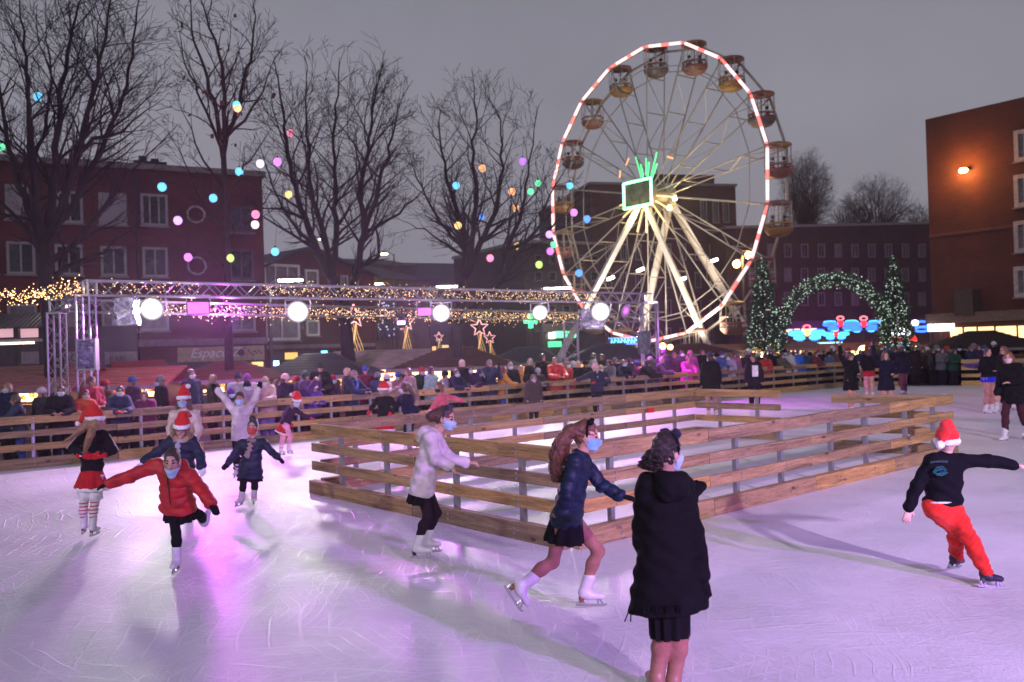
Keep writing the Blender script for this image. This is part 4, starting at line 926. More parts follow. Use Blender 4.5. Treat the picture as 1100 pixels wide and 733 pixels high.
far_tree('small hazy bare tree squeezed beside the tall brick block', 990, 275, 222, 18, 100)
# dead leaves left on the slim tree
mb = MB()
for i in range(70):
    c = W(243 + rng.gauss(0, 30), 110 + rng.gauss(0, 45), 28 + rng.gauss(0, .8)); a = V(rng.gauss(0, .05), rng.gauss(0, .05), rng.gauss(0, .05)); b_ = V(rng.gauss(0, .04), rng.gauss(0, .04), rng.gauss(0, .05)); mb.add([c - a, c + b_, c + a, c - b_], [(0, 1, 2, 3)])
for o in list(col.objects):
    if o.get('label', '').startswith('slim bare'):
        o2 = mb.build('dead_leaves', plain((.10, .04, .015), .8, name='dead_leaf'), o, -V(*o.location)); o2['kind'] = 'stuff'
# ------------------------------------------------------------------ buildings
ROOF = plain((.03, .028, .032), .7, 0, .3, 2, .4, .02, name='dark_roofing')
STONE = plain((.22, .19, .18), .8, 0, .2, 2, .2, name='pale_stone')
class Fac:
    """a building with a front wall from P0 to P1; windows are placed on that wall"""
    def __init__(s, label, P0, P1, z1, depth, mat, roof='flat', cat='building', name='brick_building', cornice=True, group=None, ridge=2.5):
        s.P0 = V(P0[0], P0[1], 0); s.P1 = V(P1[0], P1[1], 0); d = s.P1 - s.P0; s.L = np.linalg.norm(d); s.d = d / s.L; s.n = V(s.d[1], -s.d[0], 0)
        s.t = empty(name, (P0[0], P0[1], 0), math.atan2(d[1], d[0]), label, cat, group); s.z1 = z1
        m_ = MB(); m_.box((s.L / 2, depth / 2, z1 / 2 - .03), (s.L, depth, z1)); m_.build('wall', mat, s.t)
        if roof == 'flat':
            if cornice: m_ = MB(); m_.box((s.L / 2, depth / 2 - .02, z1 + .1), (s.L + .3, depth + .34, .26)); m_.build('roof', plain((.2, .17, .17), .8, name='roof_edge'), s.t)
        elif roof == 'gable_side':       # ridge parallel to the wall
            m_ = MB(); h = ridge; pts = [(-.3, z1 - .02), (depth / 2, z1 + h), (depth + .3, z1 - .02)]
            vs = [(-.2, y, z) for y, z in pts] + [(s.L + .2, y, z) for y, z in pts]
            m_.add(vs, [(0, 1, 2), (5, 4, 3), (0, 3, 4, 1), (1, 4, 5, 2), (2, 5, 3, 0)]); m_.build('roof', ROOF, s.t)
        elif roof == 'gable_front':      # ridge at right angles to the wall
            m_ = MB(); h = ridge; x0 = s.L * .45
            m_.add([(0, -.002, z1 - .03), (s.L, -.002, z1 - .03), (x0, -.002, z1 + h), (0, depth, z1 - .03), (s.L, depth, z1 - .03), (x0, depth, z1 + h)], [(0, 1, 2), (5, 4, 3), (0, 2, 5, 3), (2, 1, 4, 5)]); m_.build('gable', mat, s.t)
            m_ = MB(); 
            for a, b_ in (((-.3, z1 - .2), (x0, z1 + h + .08)), ((s.L + .3, z1 - .2), (x0, z1 + h + .08))): m_.add([(a[0], -.3, a[1]), (b_[0], -.3, b_[1]), (b_[0], depth, b_[1]), (a[0], depth, a[1]), (a[0], -.3, a[1] + .14), (b_[0], -.3, b_[1] + .14), (b_[0], depth, b_[1] + .14), (a[0], depth, a[1] + .14)], [(0, 1, 2, 3), (7, 6, 5, 4), (0, 4, 5, 1), (1, 5, 6, 2), (2, 6, 7, 3), (3, 7, 4, 0)])
            m_.build('roof', ROOF, s.t)
    def uz(s, px, py):
        r_ = ray(px, py); t_ = ((s.P0 - CAM) @ s.n) / (r_ @ s.n); p = CAM + r_ * t_; return (p - s.P0) @ s.d, p[2]
    def rect(s, x0, y0, x1, y1):
        xm, ym = (x0 + x1) / 2, (y0 + y1) / 2; u0 = s.uz(x0, ym)[0]; u1 = s.uz(x1, ym)[0]; z0 = s.uz(xm, y1)[1]; z1 = s.uz(xm, y0)[1]; return u0, z0, u1, z1
    def win(s, x0, y0, x1, y1, bars=1, pane=None, fr=None, fw=.11, label=None, name='window', sill=True, uz=None):
        u0, z0, u1, z1 = uz if uz else s.rect(x0, y0, x1, y1); m_ = MB(); w_, h_ = u1 - u0, z1 - z0; cx, cz = (u0 + u1) / 2, (z0 + z1) / 2
        for q in (-1, 1):
            m_.box((cx + q * (w_ / 2 - fw / 2), -.05, cz), (fw, .16, h_)); m_.box((cx, -.05, cz + q * (h_ / 2 - fw / 2)), (w_ - 2 * fw + .004, .156, fw))
        for i in range(bars): m_.box((u0 + w_ * (i + 1) / (bars + 1), -.035, cz), (.07, .1, h_ - 2 * fw))
        f = m_.build(name, fr or FRAME, s.t)
        if label: f['label'] = label
        m_ = MB(); m_.box((cx, -.008, cz), (w_ - 1.6 * fw, .04, h_ - 1.6 * fw)); m_.build('pane', pane or GLASS, f)
        if sill: m_ = MB(); m_.box((cx, -.1, z0 - .05), (w_ + .16, .24, .07)); m_.build('sill', STONE, f)
        return f
    def slab(s, name, mat, x0, y0, x1, y1, out=.1, label=None, uz=None, parent=None):
        u0, z0, u1, z1 = uz if uz else s.rect(x0, y0, x1, y1); m_ = MB(); m_.box(((u0 + u1) / 2, -out / 2, (z0 + z1) / 2), (u1 - u0, out, z1 - z0)); o = m_.build(name, mat, parent or s.t)
        if label: o['label'] = label
        return o
    def text(s, body, px, py, h, mat, out=.13, align='LEFT', name='lettering', shear=0.0, ex=.01, parent=None):
        c = bpy.data.curves.new(name, 'FONT'); c.body = body; c.size = h; c.extrude = ex; c.align_x = align; c.shear = shear; c.resolution_u = 3
        ob = bpy.data.objects.new(name, c); col.objects.link(ob); bpy.context.view_layer.update(); me = bpy.data.meshes.new_from_object(ob); bpy.data.objects.remove(ob)
        u, z = s.uz(px, py); o = link_mesh(name, me, mat, parent or s.t, (u, -out, z)); o.rotation_euler = (R(90), 0, 0); return o
DARKIN = plain((.03, .026, .028), .3, 0, .5, 2, .1, name='shop_glass')
PALE = plain((.30, .27, .28), .4, 0, .15, 2, 0, name='drawn_blind')
CURT = plain((.14, .13, .14), .3, 0, .4, 3, 0, name='net_curtain')
WARM = emit((1, .55, .2), 1.6, 'warm_lit_interior', False)
WARM2 = emit((1, .62, .28), 4.5, 'bright_interior', False)
BRK = brick((.17, .036, .032), (.12, .028, .026), (.10, .055, .05))
BRK2 = brick((.15, .035, .035), (.10, .027, .03), (.11, .07, .07))
BRK3 = brick((.15, .036, .03), (.11, .03, .025), (.1, .06, .05), sc=.8)
p0, p1 = W(-60, 380, 37.0), W(287, 380, 43.3); zt = W(0, 172, 38.0)[2]
A = Fac('long red brick apartment block with shops below, filling the left background', p0, p1, zt, 12, BRK)
for i, q in enumerate(((5.5, 199, 31, 236, 0), (61, 206, 89, 240, 1), (106, 208, 136, 242, 0), (151, 209, 180, 243, 2), (-30, 196, -4, 234, 1))): A.win(*q[:4], bars=q[4], pane=PALE if q[4] == 0 else GLASS)
for q in ((7, 260, 38, 295), (59, 263, 89, 296), (108, 265, 136, 297), (153, 266, 180, 298), (-28, 258, -2, 294)): A.win(*q, bars=1)
for q in ((246, 222, 272, 250), (246, 268, 272, 301)): A.win(*q, bars=1, fr=plain((.1, .05, .06), .6, name='dark_frame'))
for q in ((8, 327, 40, 360), (60, 326, 92, 361)): A.win(*q, bars=0, pane=CURT)
A.win(109, 322, 181, 356, bars=1, pane=CURT); A.win(244, 330, 274, 356, bars=1, pane=CURT)
A.slab('ledge', plain((.2, .15, .17), .8, name='stone_ledge'), 148, 364, 286, 371, .3)
A.slab('shopfront', plain((.04, .035, .037), .4, name='shopfront_grey'), -60, 352, 147, 400, .25)
A.slab('shopfront', plain((.09, .07, .07), .5, name='shopfront_brown'), 148, 389, 284, 404, .12)
sb = plain((.24, .22, .22), .5, name='sign_board'); lt = plain((.02, .02, .025), .5, name='dark_letters')
for a, b_, c_, d_, tx, txx in ((20, 378, 48, 391, '', 0), (56, 378, 90, 391, 'BCL', 68), (112, 378, 147, 391, 'PARI', 117)):
    u = A.rect(a, b_, c_, d_); m_ = MB(); m_.box(((u[0] + u[2]) / 2, -.3, (u[1] + u[3]) / 2), (u[2] - u[0], .1, u[3] - u[1])); so = m_.build('sign_board', sb, A.t)
    if tx: A.text(tx, txx, 388.5, .46 if tx == 'BCL' else .34, lt, .37, parent=so)
be = plain((.34, .27, .17), .6, name='cream_sign'); u = A.rect(190, 372.5, 283, 388); m_ = MB(); m_.box(((u[0] + u[2]) / 2, -.16, (u[1] + u[3]) / 2), (u[2] - u[0], .12, u[3] - u[1])); so = m_.build('sign_board', be, A.t)
A.text('Espace Z', 203, 384.5, .62, plain((.62, .6, .58), .4, name='pale_letters'), .23, shear=.35, parent=so)
u, z = A.uz(258, 379); m_ = MB(); m_.tube([(u, -.25, z), (u, -.23, z)], .17, 16); m_.build('round_emblem', plain((.1, .03, .08), .5, name='emblem'), so)
m_ = MB()
for i in range(7): m_.box((A.uz(266 + i * 2.2, 378)[0], -.23, A.uz(266, 377 + (i * 37 % 5))[1]), (.09, .02, .07))
m_.build('leaf_motif', plain((.13, .04, .04), .5, name='emblem'), so)
for q in ((251, 389, 261, 399, WARM2), (270, 389, 282, 402, WARM)): A.slab('shop_window', q[4], *q[:4], .16)
A.slab('shop_window', DARKIN, 60, 392, 112, 402, .28)
for (px, py, r_) in ((210, 231, .38), (211, 286, .4)):
    u, z = A.uz(px, py); m_ = MB(); n_ = 22
    m_.tube([(u + r_ * math.cos(2 * math.pi * i / n_) + rng.gauss(0, .01), -.14 + rng.gauss(0, .012), z + r_ * math.sin(2 * math.pi * i / n_)) for i in range(n_ + 1)], .05, 6); m_.build('round_ornament', plain((.4, .36, .36), .4, .2, .5, 8, .5, .02, name='silver_wreath'), A.t)
m_ = MB(); u = A.uz(168, 174)[0]; m_.box((u, 3, A.z1 + .55), (1.5, 1.2, .7)); m_.box((u - .3, 3, A.z1 + 1.05), (.35, .4, .35)); m_.box((u + .25, 3, A.z1 + 1.0), (.35, .4, .25)); m_.build('chimney', ROOF, A.t)
m_ = MB(); u = A.uz(70, 180)[0]; m_.tube([(A.uz(148, 300)[0], -.1, .2), (A.uz(148, 300)[0], -.1, A.z1)], .06, 6); m_.build('drainpipe', ROOF, A.t)
# red awning and slatted canopy
def awning(label, F, x0, y0, x1, y1, out, mat, drop):
    u0, z0, u1, z1 = F.rect(x0, y0, x1, y1); m_ = MB(); n_ = 24; vs = []
    for i in range(n_ + 1): vs += [(u0 + (u1 - u0) * i / n_, -.26, z1), (u0 + (u1 - u0) * i / n_, -out, z0), (u0 + (u1 - u0) * i / n_, -out, z0 - drop + .04 * math.cos(i * math.pi))]
    fs = []
    for i in range(n_): b_ = i * 3; fs += [(b_, b_ + 3, b_ + 4, b_ + 1), (b_ + 1, b_ + 4, b_ + 5, b_ + 2)]
    m_.add(vs, fs); o = m_.build('awning', mat, F.t); o['label'] = label; sl = o.modifiers.new('t', 'SOLIDIFY'); sl.thickness = .03
awning('red fabric awning', A, 118, 388, 176, 400, 1.8, cloth((.42, .02, .025), kind='canvas'), .2)
B = Fac('red brick house with white framed windows and a low gabled roof, middle left', W(276, 380, 49), W(404, 380, 55), W(330, 293, 52)[2], 10, BRK3, 'gable_front', ridge=1.3)
B.win(282, 284, 321, 308, 2, CURT, WHITE, .14); B.win(327, 290, 341, 307, 0, CURT, WHITE); B.win(365, 296, 373, 311, 1); B.win(377, 298, 384, 311, 1)
B.win(283, 338, 321, 366, 1, CURT, WHITE, .16); B.win(328, 344, 342, 361, 0, CURT, WHITE)
B.slab('ledge', STONE, 278, 370, 400, 374, .3); B.slab('shop_window', DARKIN, 290, 376, 398, 398, .1)
for q in ((305, 379, 318, 386), (327, 380, 331, 387)): B.slab('lit_sign', emit((.9, .55, .12), 1.2, 'sign_glow', False), *q, .16)
B.slab('lit_sign', emit((.15, .5, 1), 4, 'blue_sign', False), 344, 377, 350, 383, .16)
B.slab('lit_sign', emit((.35, .65, 1), 8, 'blue_sign', False), 292.5, 388, 297.5, 393, .2, 'small square blue lit sign')
C_ = Fac('grey brown hall with tall shop windows behind the middle of the truss', W(398, 380, 60), W(462, 380, 66), W(430, 300, 63)[2], 14, plain((.10, .082, .075), .85, 0, .25, 1, .2, name='render_brown'), 'gable_side', ridge=2.0)
for i in range(5): C_.slab('shop_window', WARM if i % 2 == 0 else emit((1, .5, .16), .5, 'dim_interior', False), 402 + i * 11, 377, 409 + i * 11, 392, .1)
u = C_.rect(402, 312, 428, 370)
sw = C_.win(404, 314, 427, 366, 3, plain((.05, .06, .1), .2, 0, .8, 6, 0, name='patterned_glass'), plain((.05, .04, .04), .6, name='dark_frame'), .12, sill=False)
m_ = MB()
for i in range(46): x, z = C_.uz(405 + rng.random() * 20, 318 + rng.random() * 44); m_.sphere((x, -.1, z), .06, 5, 3)
m_.build('star_lights', emit((.6, .65, 1), 1.0, 'pale_stars', False), sw)
D_ = Fac('hazy row of grey houses far behind the middle trees', W(440, 380, 88), W(612, 380, 96), W(520, 300, 92)[2], 12, plain((.085, .075, .078), .9, 0, .25, .6, .1, name='render_grey'), 'gable_side', ridge=2.2)
for i in range(11):
    for j in range(2):
        if rng.random() < .85: D_.win(452 + i * 14, 316 + j * 20, 459 + i * 14, 328 + j * 20, 0, GLASS if rng.random() < .85 else WARM, plain((.14, .12, .12), .7, name='dim_frame'), .1, sill=False)
for i in range(14): D_.slab('shop_window', emit((1, .58 + .1 * rng.random(), .25), rng.choice((.5, 1.2, 2.5)), 'shop_glow', False), 452 + i * 11.5, 372 + rng.uniform(-2, 2), 452 + i * 11.5 + rng.uniform(4, 9), 382, .1)
E_ = Fac('pale roofed grey building stepping up behind the third tree', W(396, 380, 75), W(450, 380, 78), W(430, 284, 76)[2], 10, plain((.075, .062, .06), .9, 0, .25, .6, .1, name='render_dark'), 'gable_side', ridge=1.0)
F_ = Fac('dark brown apartment block beside the left rim of the wheel', W(566, 380, 76), W(650, 380, 80), W(600, 262, 78)[2], 14, brick((.055, .024, .024), (.04, .02, .02), (.04, .03, .03), sc=.8))
for i in range(5):
    for j in range(4): F_.win(574 + i * 15, 274 + j * 18, 582 + i * 15, 284 + j * 18, 0, GLASS, plain((.09, .07, .07), .7, name='dim_frame'), .1, sill=False)
F_.slab('canopy', plain((.22, .2, .2), .7, name='pale_canopy'), 575, 348, 640, 356, 1.2)
F_.slab('shop_window', DARKIN, 580, 358, 648, 384, .1)
GRN = emit((.05, .9, .3), 2.2, 'green_neon', False)
F_.slab('lit_sign', emit((.12, .9, .3), 3, 'green_sign', False), 594, 356, 606, 363, .5, 'long green lit shop sign'); F_.slab('lit_sign', emit((.12, .9, .3), 2.4, 'green_sign', False), 610, 356, 618, 363, .5); F_.slab('lit_sign', emit((.1, .8, .35), 1.5, 'green_sign', False), 588, 367, 600, 373, .5)
F_.slab('lit_sign', emit((1, .9, .8), 6, 'white_sign', False), 589, 358, 592, 364, .6)
H_ = Fac('large red brick block right behind the wheel', W(640, 380, 92), W(796, 380, 96), W(718, 199, 94)[2], 20, brick((.10, .028, .026), (.075, .024, .022), (.075, .05, .045), sc=.8))
for px in (752, 765, 776): H_.win(px, 215, px + 7, 240, 1, GLASS, plain((.22, .17, .16), .7, name='dim_frame'), .15, sill=False)
for i in range(9):
    for j in range(4): H_.win(650 + i * 16, 262 + j * 30, 657 + i * 16, 280 + j * 30, 1, GLASS, plain((.22, .17, .16), .7, name='dim_frame'), .15, sill=False)
m_ = MB(); u = H_.uz(745, 196)[0]; m_.box((u, 6, H_.z1 + 1.0), (8, 6, 1.6)); m_.build('roof_hut', BRK3, H_.t)
I_ = Fac('long dark brick terrace lit purple by the fair, to the right of the wheel', W(784, 380, 90), W(1030, 380, 92), W(900, 243, 91)[2], 14, brick((.07, .018, .018), (.05, .014, .015), (.045, .03, .03), sc=.8))
for i in range(11):
    for j in range(3): I_.win(806 + i * 18, 262 + j * 26, 814 + i * 18, 277 + j * 26, 1, CURT if rng.random() < .3 else GLASS, plain((.16, .11, .12), .7, name='dim_frame'), .14, sill=False)
I_.slab('shopfront', plain((.10, .03, .09), .6, name='purple_fascia'), 795, 344, 1010, 352, .5)
for i in range(9): I_.slab('shop_window', emit((1, .66, .34), rng.choice((1.0, 2.2, 3.5)), 'shop_glow', False), 846 + i * 18, 372, 859 + i * 18, 380, .3)
for x0, x1 in ((842, 850), (853, 858), (861, 876)): I_.slab('shop_window', emit((1, .72, .42), 2.0, 'shop_glow', False), x0, 351, x1, 358, .3)
I_.slab('shop_window', emit((.35, .9, .95), 2.6, 'cyan_front', False), 861, 368, 903, 374, .4, 'cyan lit shop front')
# the tall block on the right
p0 = W(1003, 380, 52); q0 = W(1250, 380, 43); zt = W(997, 128, 52)[2]
J_ = Fac('tall plain red brick block with one orange lamp, at the right edge of the photo', p0, q0, zt, 24, brick((.12, .03, .017), (.09, .025, .015), (.07, .034, .022)), cornice=False)
m_ = MB(); zb = J_.uz(1040, 249)[1]; m_.box((J_.L / 2, -.03, zb), (J_.L, .07, .16)); m_.build('string_course', plain((.12, .04, .03), .8, name='brick_band'), J_.t)
zz = J_.uz(1040, 341)[1]; m_ = MB(); m_.box((J_.L / 2, -.4, zz), (J_.L, .9, .55)); m_.build('ledge', plain((.16, .11, .09), .8, name='stone_ledge'), J_.t)
for (y0, y1) in ((139, 173), (187, 222), (237, 271), (286, 319)): J_.win(1090, y0, 1112, y1, 1, CURT, plain((.42, .38, .36), .6, name='stone_frame'), .22)
u0, z0, u1, z1 = J_.rect(1034, 311, 1054, 339); m_ = MB(); m_.box(((u0 + u1) / 2, -.5, (z0 + z1) / 2), (u1 - u0, 1.0, z1 - z0)); m_.build('vent_housing', plain((.05, .035, .03), .7, name='dark_metal'), J_.t)
SHOP = emit((1, .72, .36), 1.7, 'shop_window_light', True)
for x0, x1 in ((1022, 1034), (1037, 1049), (1052, 1068), (1071, 1092), (1095, 1112)): J_.slab('shop_window', SHOP, x0, 352 - (x0 - 1022) * .03, x1, 375, .1)
u, z = J_.uz(1038, 184); m_ = MB(); m_.box((u, -.2, z + .12), (.5, .4, .12)); ff_ = m_.build('lamp_bracket', BLACK, J_.t)
m_ = MB(); m_.sphere((u, -.36, z), .2, 10, 8, (1.3, .8, .75)); m_.build('lamp', emit((1, .55, .16), 60, 'orange_sodium', False), ff_, smooth=True)
gp = J_.P0 + J_.d * u + J_.n * 1.0; light('orange_wall_light', 'POINT', (gp[0], gp[1], z), 400, (1, .38, .08), size=.2)
# ------------------------------------------------------------------ market chalets and their lit counters
TIM = wood((.16, .085, .05), 1.0); TIMR = wood((.34, .12, .08), 1.0, 'roof_boards')
def chalet(label, x0, x1, Y, ze, zr, mat=None, lit=WARM2, litE=30, deep=2.4, ridge='x', light_on=True):
    """stall between photo columns x0..x1 at depth Y; ze eaves, zr ridge heights"""
    a = W(x0, 380, Y)[0]; b_ = W(x1, 380, Y)[0]; t = empty('market_chalet', ((a + b_) / 2, Y, -.06), 0, label, 'market stall', 'market stalls behind the spectators'); w_ = (b_ - a); mat = mat or TIMR
    m_ = MB(); hw = w_ / 2 - .3
    for sx in (-1, 1): m_.box((sx * hw, deep / 2, ze / 2), (.1, deep, ze))
    m_.box((0, deep, ze / 2), (2 * hw, .1, ze)); m_.box((0, .0, .5), (2 * hw - .12, .1, 1.0)); m_.build('walls', TIM, t)
    m_ = MB(); m_.box((0, -.05, 1.05), (2 * hw, .5, .06)); m_.build('counter', TIM, t)
    m_ = MB(); m_.box((0, deep - .12, ze * .72), (2 * hw - .2, .06, ze * .5)); m_.build('lit_interior', lit, t)
    ov = .45; th = .07
    m_ = MB(); n_ = 9
    if ridge == 'x':                                   # ridge runs left-right: slope faces the rink, laid with boards
        for k in range(n_):
            f0, f1 = k / n_, (k + 1) / n_; y0, y1 = -ov + (deep / 2 + ov) * f0, -ov + (deep / 2 + ov) * f1; za, zb = ze + (zr - ze) * f0, ze + (zr - ze) * f1
            m_.add([(-w_ / 2, y0, za + .05), (w_ / 2, y0, za + .05), (w_ / 2, y1, zb + .02), (-w_ / 2, y1, zb + .02), (-w_ / 2, y0, za - .02), (w_ / 2, y0, za - .02), (w_ / 2, y1, zb - .04), (-w_ / 2, y1, zb - .04)], [(0, 1, 2, 3), (7, 6, 5, 4), (0, 4, 5, 1), (1, 5, 6, 2), (2, 6, 7, 3), (3, 7, 4, 0)])
        m_.add([(-w_ / 2, deep / 2, zr + .02), (w_ / 2, deep / 2, zr + .02), (w_ / 2, deep + ov, ze), (-w_ / 2, deep + ov, ze)], [(0, 1, 2, 3)])
    else:                                              # hipped / pyramid roof
        r_ = w_ * .12; vs = [(-w_ / 2, -ov, ze), (w_ / 2, -ov, ze), (w_ / 2, deep + ov, ze), (-w_ / 2, deep + ov, ze), (-r_, deep / 2, zr), (r_, deep / 2, zr)]
        for k in range(n_):
            f0, f1 = k / n_, (k + 1) / n_
            P = lambda q, f: np.array(vs[q[0]]) * (1 - f) + np.array(vs[q[1]]) * f
            if k == 0: dz_ = V(0, 0, -.012); m_.add([np.array(v_) + dz_ for v_ in vs], [(0, 1, 5, 4), (1, 2, 5), (2, 3, 4, 5), (3, 0, 4)])
            for q0, q1 in (((0, 4), (1, 5)), ((1, 5), (2, 5)), ((3, 4), (0, 4)), ((2, 5), (3, 4))):
                m_.add([P(q0, f0) + V(0, 0, .04), P(q1, f0) + V(0, 0, .04), P(q1, f1), P(q0, f1)], [(0, 1, 2, 3)])
    m_.build('roof', mat, t)
    m_ = MB(); m_.box((0, -ov - .03, ze - .03), (w_, .05, .13)); m_.build('fascia', plain((.2, .16, .17), .6, name='fascia_paint'), t)
    m_ = MB()
    for i in range(14): m_.sphere((-hw + 2 * hw * (i + .5) / 14, deep * .45 + rng.uniform(-.2, .2), 1.12 + rng.random() * .2), rng.uniform(.07, .14), 6, 4)
    g_ = m_.build('goods', plain((.4, .16, .06), .6, 0, .8, 2, .2, name='market_goods'), t); g_['kind'] = 'stuff'
    if light_on: p = V(*t.location); light('stall_lamp', 'POINT', p + V(0, deep * .35, ze - .25), litE, (1, .55, .22), size=.15)
    return t
ZE = lambda x, y, Y: W(x, y, Y)[2] + .06
YL = 25.0
chalet('wooden stall with a wide plank roof at the left edge, behind the boy in navy', -60, 84, YL, ZE(20, 419, YL), ZE(20, 394, YL + 1.4), TIMR, WARM2, 90)
chalet('wooden stall with a sloping plank roof behind the left truss tower, under the red awning', 86, 184, YL + .8, ZE(130, 416, YL), ZE(120, 396, YL + 1.6), TIMR, WARM2, 90)
chalet('wooden stall with a pointed plank roof in front of the cream shop sign', 176, 292, 27.5, ZE(240, 409, 27.5), ZE(225, 389, 29), TIMR, emit((1, .78, .45), 3.2, 'stall_light', False), 60, ridge='hip')
chalet('dark hipped roof stall behind the man in the green beanie', 268, 402, 29.5, ZE(330, 405, 29.5), ZE(330, 380, 31), plain((.04, .035, .045), .6, name='dark_roof_felt'), WARM, 50, ridge='hip')
chalet('stall with a long pale roof beside the third tree trunk', 352, 460, 32.5, ZE(400, 395, 32.5), ZE(400, 377, 34), plain((.2, .15, .11), .35, 0, .4, 2, .3, name='wet_boards'), WARM2, 60)
chalet('brown hipped roof stall behind the woman in teal', 416, 560, 31, ZE(470, 396, 31), ZE(470, 374, 33), wood((.15, .075, .04)), WARM2, 90, ridge='hip')
chalet('stall with a blue grey tarpaulin roof left of the green shop sign', 520, 612, 35, ZE(560, 391, 35), ZE(560, 373, 37), plain((.05, .055, .075), .5, name='tarpaulin'), WARM, 50, ridge='hip')
chalet('dark tent roof stall behind the right truss tower', 604, 716, 37, ZE(650, 388, 37), ZE(650, 369, 39), plain((.035, .035, .055), .55, name='tarpaulin'), WARM, 50, ridge='hip')
chalet('stall with a reddish curved roof under the foot of the wheel', 700, 800, 40, ZE(750, 381, 40), ZE(745, 369, 42), plain((.14, .05, .035), .6, name='red_roof'), WARM, 60, ridge='hip')
chalet('stall hung with golden bulbs under the left fir tree', 768, 884, 46, ZE(820, 376, 46), ZE(820, 369, 48), TIMR, WARM2, 90)
chalet('stall with golden lights between the arch and the decorated fir', 884, 990, 50, ZE(930, 375, 50), ZE(930, 368, 52), TIMR, emit((1, .6, .25), 6, 'stall_light', False), 90)
chalet('black pointed tent in front of the lit shop windows on the far right', 1010, 1128, 42, ZE(1060, 375, 42), ZE(1065, 355, 44), plain((.012, .012, .012), .8, name='black_canvas'), plain((.05, .035, .03), .8, name='dark_wall'), 0, ridge='hip', light_on=False)
BLB = emit((1, .55, .18), 14, 'golden_bulb', False)
for i, (px, py, Y, r_) in enumerate(((808, 381, 45.4, .2), (818, 381, 45.4, .19), (829, 381, 45.4, .17), (798, 381.5, 45.4, .12), (840, 382, 45.4, .12), (862, 376, 49, .12), (928, 377, 45, .28), (880, 375, 49, .14), (985, 374, 47, .12), (992, 378, 47, .16), (1003, 375, 47, .15), (712, 372, 39, .14), (720, 373, 39, .12))):
    t = empty('globe_lamp', tuple(W(px, py, Y)), 0, 'small golden globe lamp glowing at the front edge of a far stall' if i != 6 else 'largest golden globe lamp, hanging behind the raised arms of the far skaters', 'lamp', 'golden globe lamps on the far stalls')
    m_ = MB(); m_.sphere((0, 0, 0), r_, 10, 8); m_.build('globe', BLB, t, smooth=True); m_ = MB(); m_.tube([(0, 0, r_ * .9), (0, 0, r_ + .25)], .02, 5); m_.build('stem', BLACK, t)
# slatted canopy top left with a light strip
t = empty('slatted_canopy', tuple(V(W(0, 380, 30)[0], 30, 0)), 0, 'dark slatted canopy with a bright strip below it at the left edge', 'canopy')
a = W(-60, 340, 30); b_ = W(45, 340, 30); c_ = W(0, 353, 30); e_ = W(0, 367, 30); x0 = W(0, 380, 30)[0]
m_ = MB()
for i in range(22): xx = a[0] + (b_[0] - a[0]) * i / 21 - x0; m_.bar((xx, 0, c_[2]), (xx - .1, 1.2, c_[2] + .55), .1, .05)
m_.build('slats', plain((.07, .065, .07), .6, name='grey_slats'), t)
m_ = MB(); m_.box(((a[0] + b_[0]) / 2 - x0, 0, e_[2]), (b_[0] - a[0], 1.0, .1)); m_.build('shelf', plain((.3, .28, .28), .5, name='pale_shelf'), t)
m_ = MB(); m_.box(((a[0] + b_[0]) / 2 - x0, -.52, e_[2] - .09), (b_[0] - a[0], .03, .07)); m_.build('light_strip', emit((1, .85, .6), 3, 'strip_light', False), t)
m_ = MB()
for px in (17, 44): m_.box((W(px, 380, 30)[0] - x0, .1, c_[2] / 2), (.16, .16, c_[2])); 
m_.build('posts', BLACK, t)
m_ = MB()
for px, c0 in ((4, 0), (30, 0)): q = W(px, 358, 30.6); m_.box((q[0] - x0, .6, q[2]), (.8, .1, .3))
m_.build('display', emit((.8, .45, .5), .8, 'display_glow', False), t)
# ------------------------------------------------------------------ street lamps
POLE = plain((.06, .06, .065), .5, .5, .2, 5, .1, name='lamp_post_paint')
def street_lamp(label, px, py, Y, dx=1.0, colr=(1, .97, .9), em=20, arm=.9, r_=.3, pt=0):
    c = W(px, py, Y); h = c[2] + .1; t = empty('street_lamp', (c[0] - dx * arm, Y, -.06), 0, label, 'street lamp', 'street lamps'); m_ = MB()
    m_.tube([(0, 0, 0), (0, 0, h * .5), (0, 0, h)], [.09, .07, .05], 8); m_.build('pole', POLE, t)
    m_ = MB(); m_.tube([(0, 0, h - .1), (dx * arm * .4, 0, h + .12), (dx * arm * .8, 0, h + .1)], .03, 6); m_.build('arm', POLE, t)
    m_ = MB(); m_.box((dx * arm, 0, h + .1), (r_ * 2.4, .3, .09)); m_.build('head', POLE, t)
    m_ = MB(); m_.box((dx * arm, 0, h + .02), (r_ * 2.1, .24, .08)); m_.build('light', emit(colr, em, 'street_light', False), t)
    if pt: light('street_light', 'POINT', c - V(0, 0, .4), pt, colr, size=.2)
street_lamp('street lamp with a long white head in front of the white framed windows', 312, 303, 33, 1, (1, .96, .9), 14, .8, .42, 150)
street_lamp('street lamp with a long white head above the middle of the truss', 481, 309.5, 42, 1, (1, .95, .88), 14, .9, .5, 200)
street_lamp('street lamp with a long white head above the truss near the wheel', 599, 311, 48, 1, (1, .97, .92), 14, .9, .7, 250)
street_lamp('street lamp glowing yellow behind the third tree', 407, 306, 58, -1, (1, .66, .3), 30, .8, .22, 200)
street_lamp('small pale street lamp seen just right of the third tree', 412, 274, 60, -1, (1, 1, .75), 12, .7, .25)
street_lamp('street lamp lost in the twigs of the third tree', 346, 258, 60, -1, (1, .93, .6), 8, .7, .2)
street_lamp('V armed post lamp behind the left truss tower', 73, 331, 32, -1, (1, .85, .6), 6, .3, .22, 25)
t = empty('twin_street_lamp', tuple(V(W(800, 380, 64)[0], 64, -.06)), 0, 'twin street lamp shining golden in front of the brick block right of the wheel', 'street lamp', 'street lamps'); x0 = t.location.x
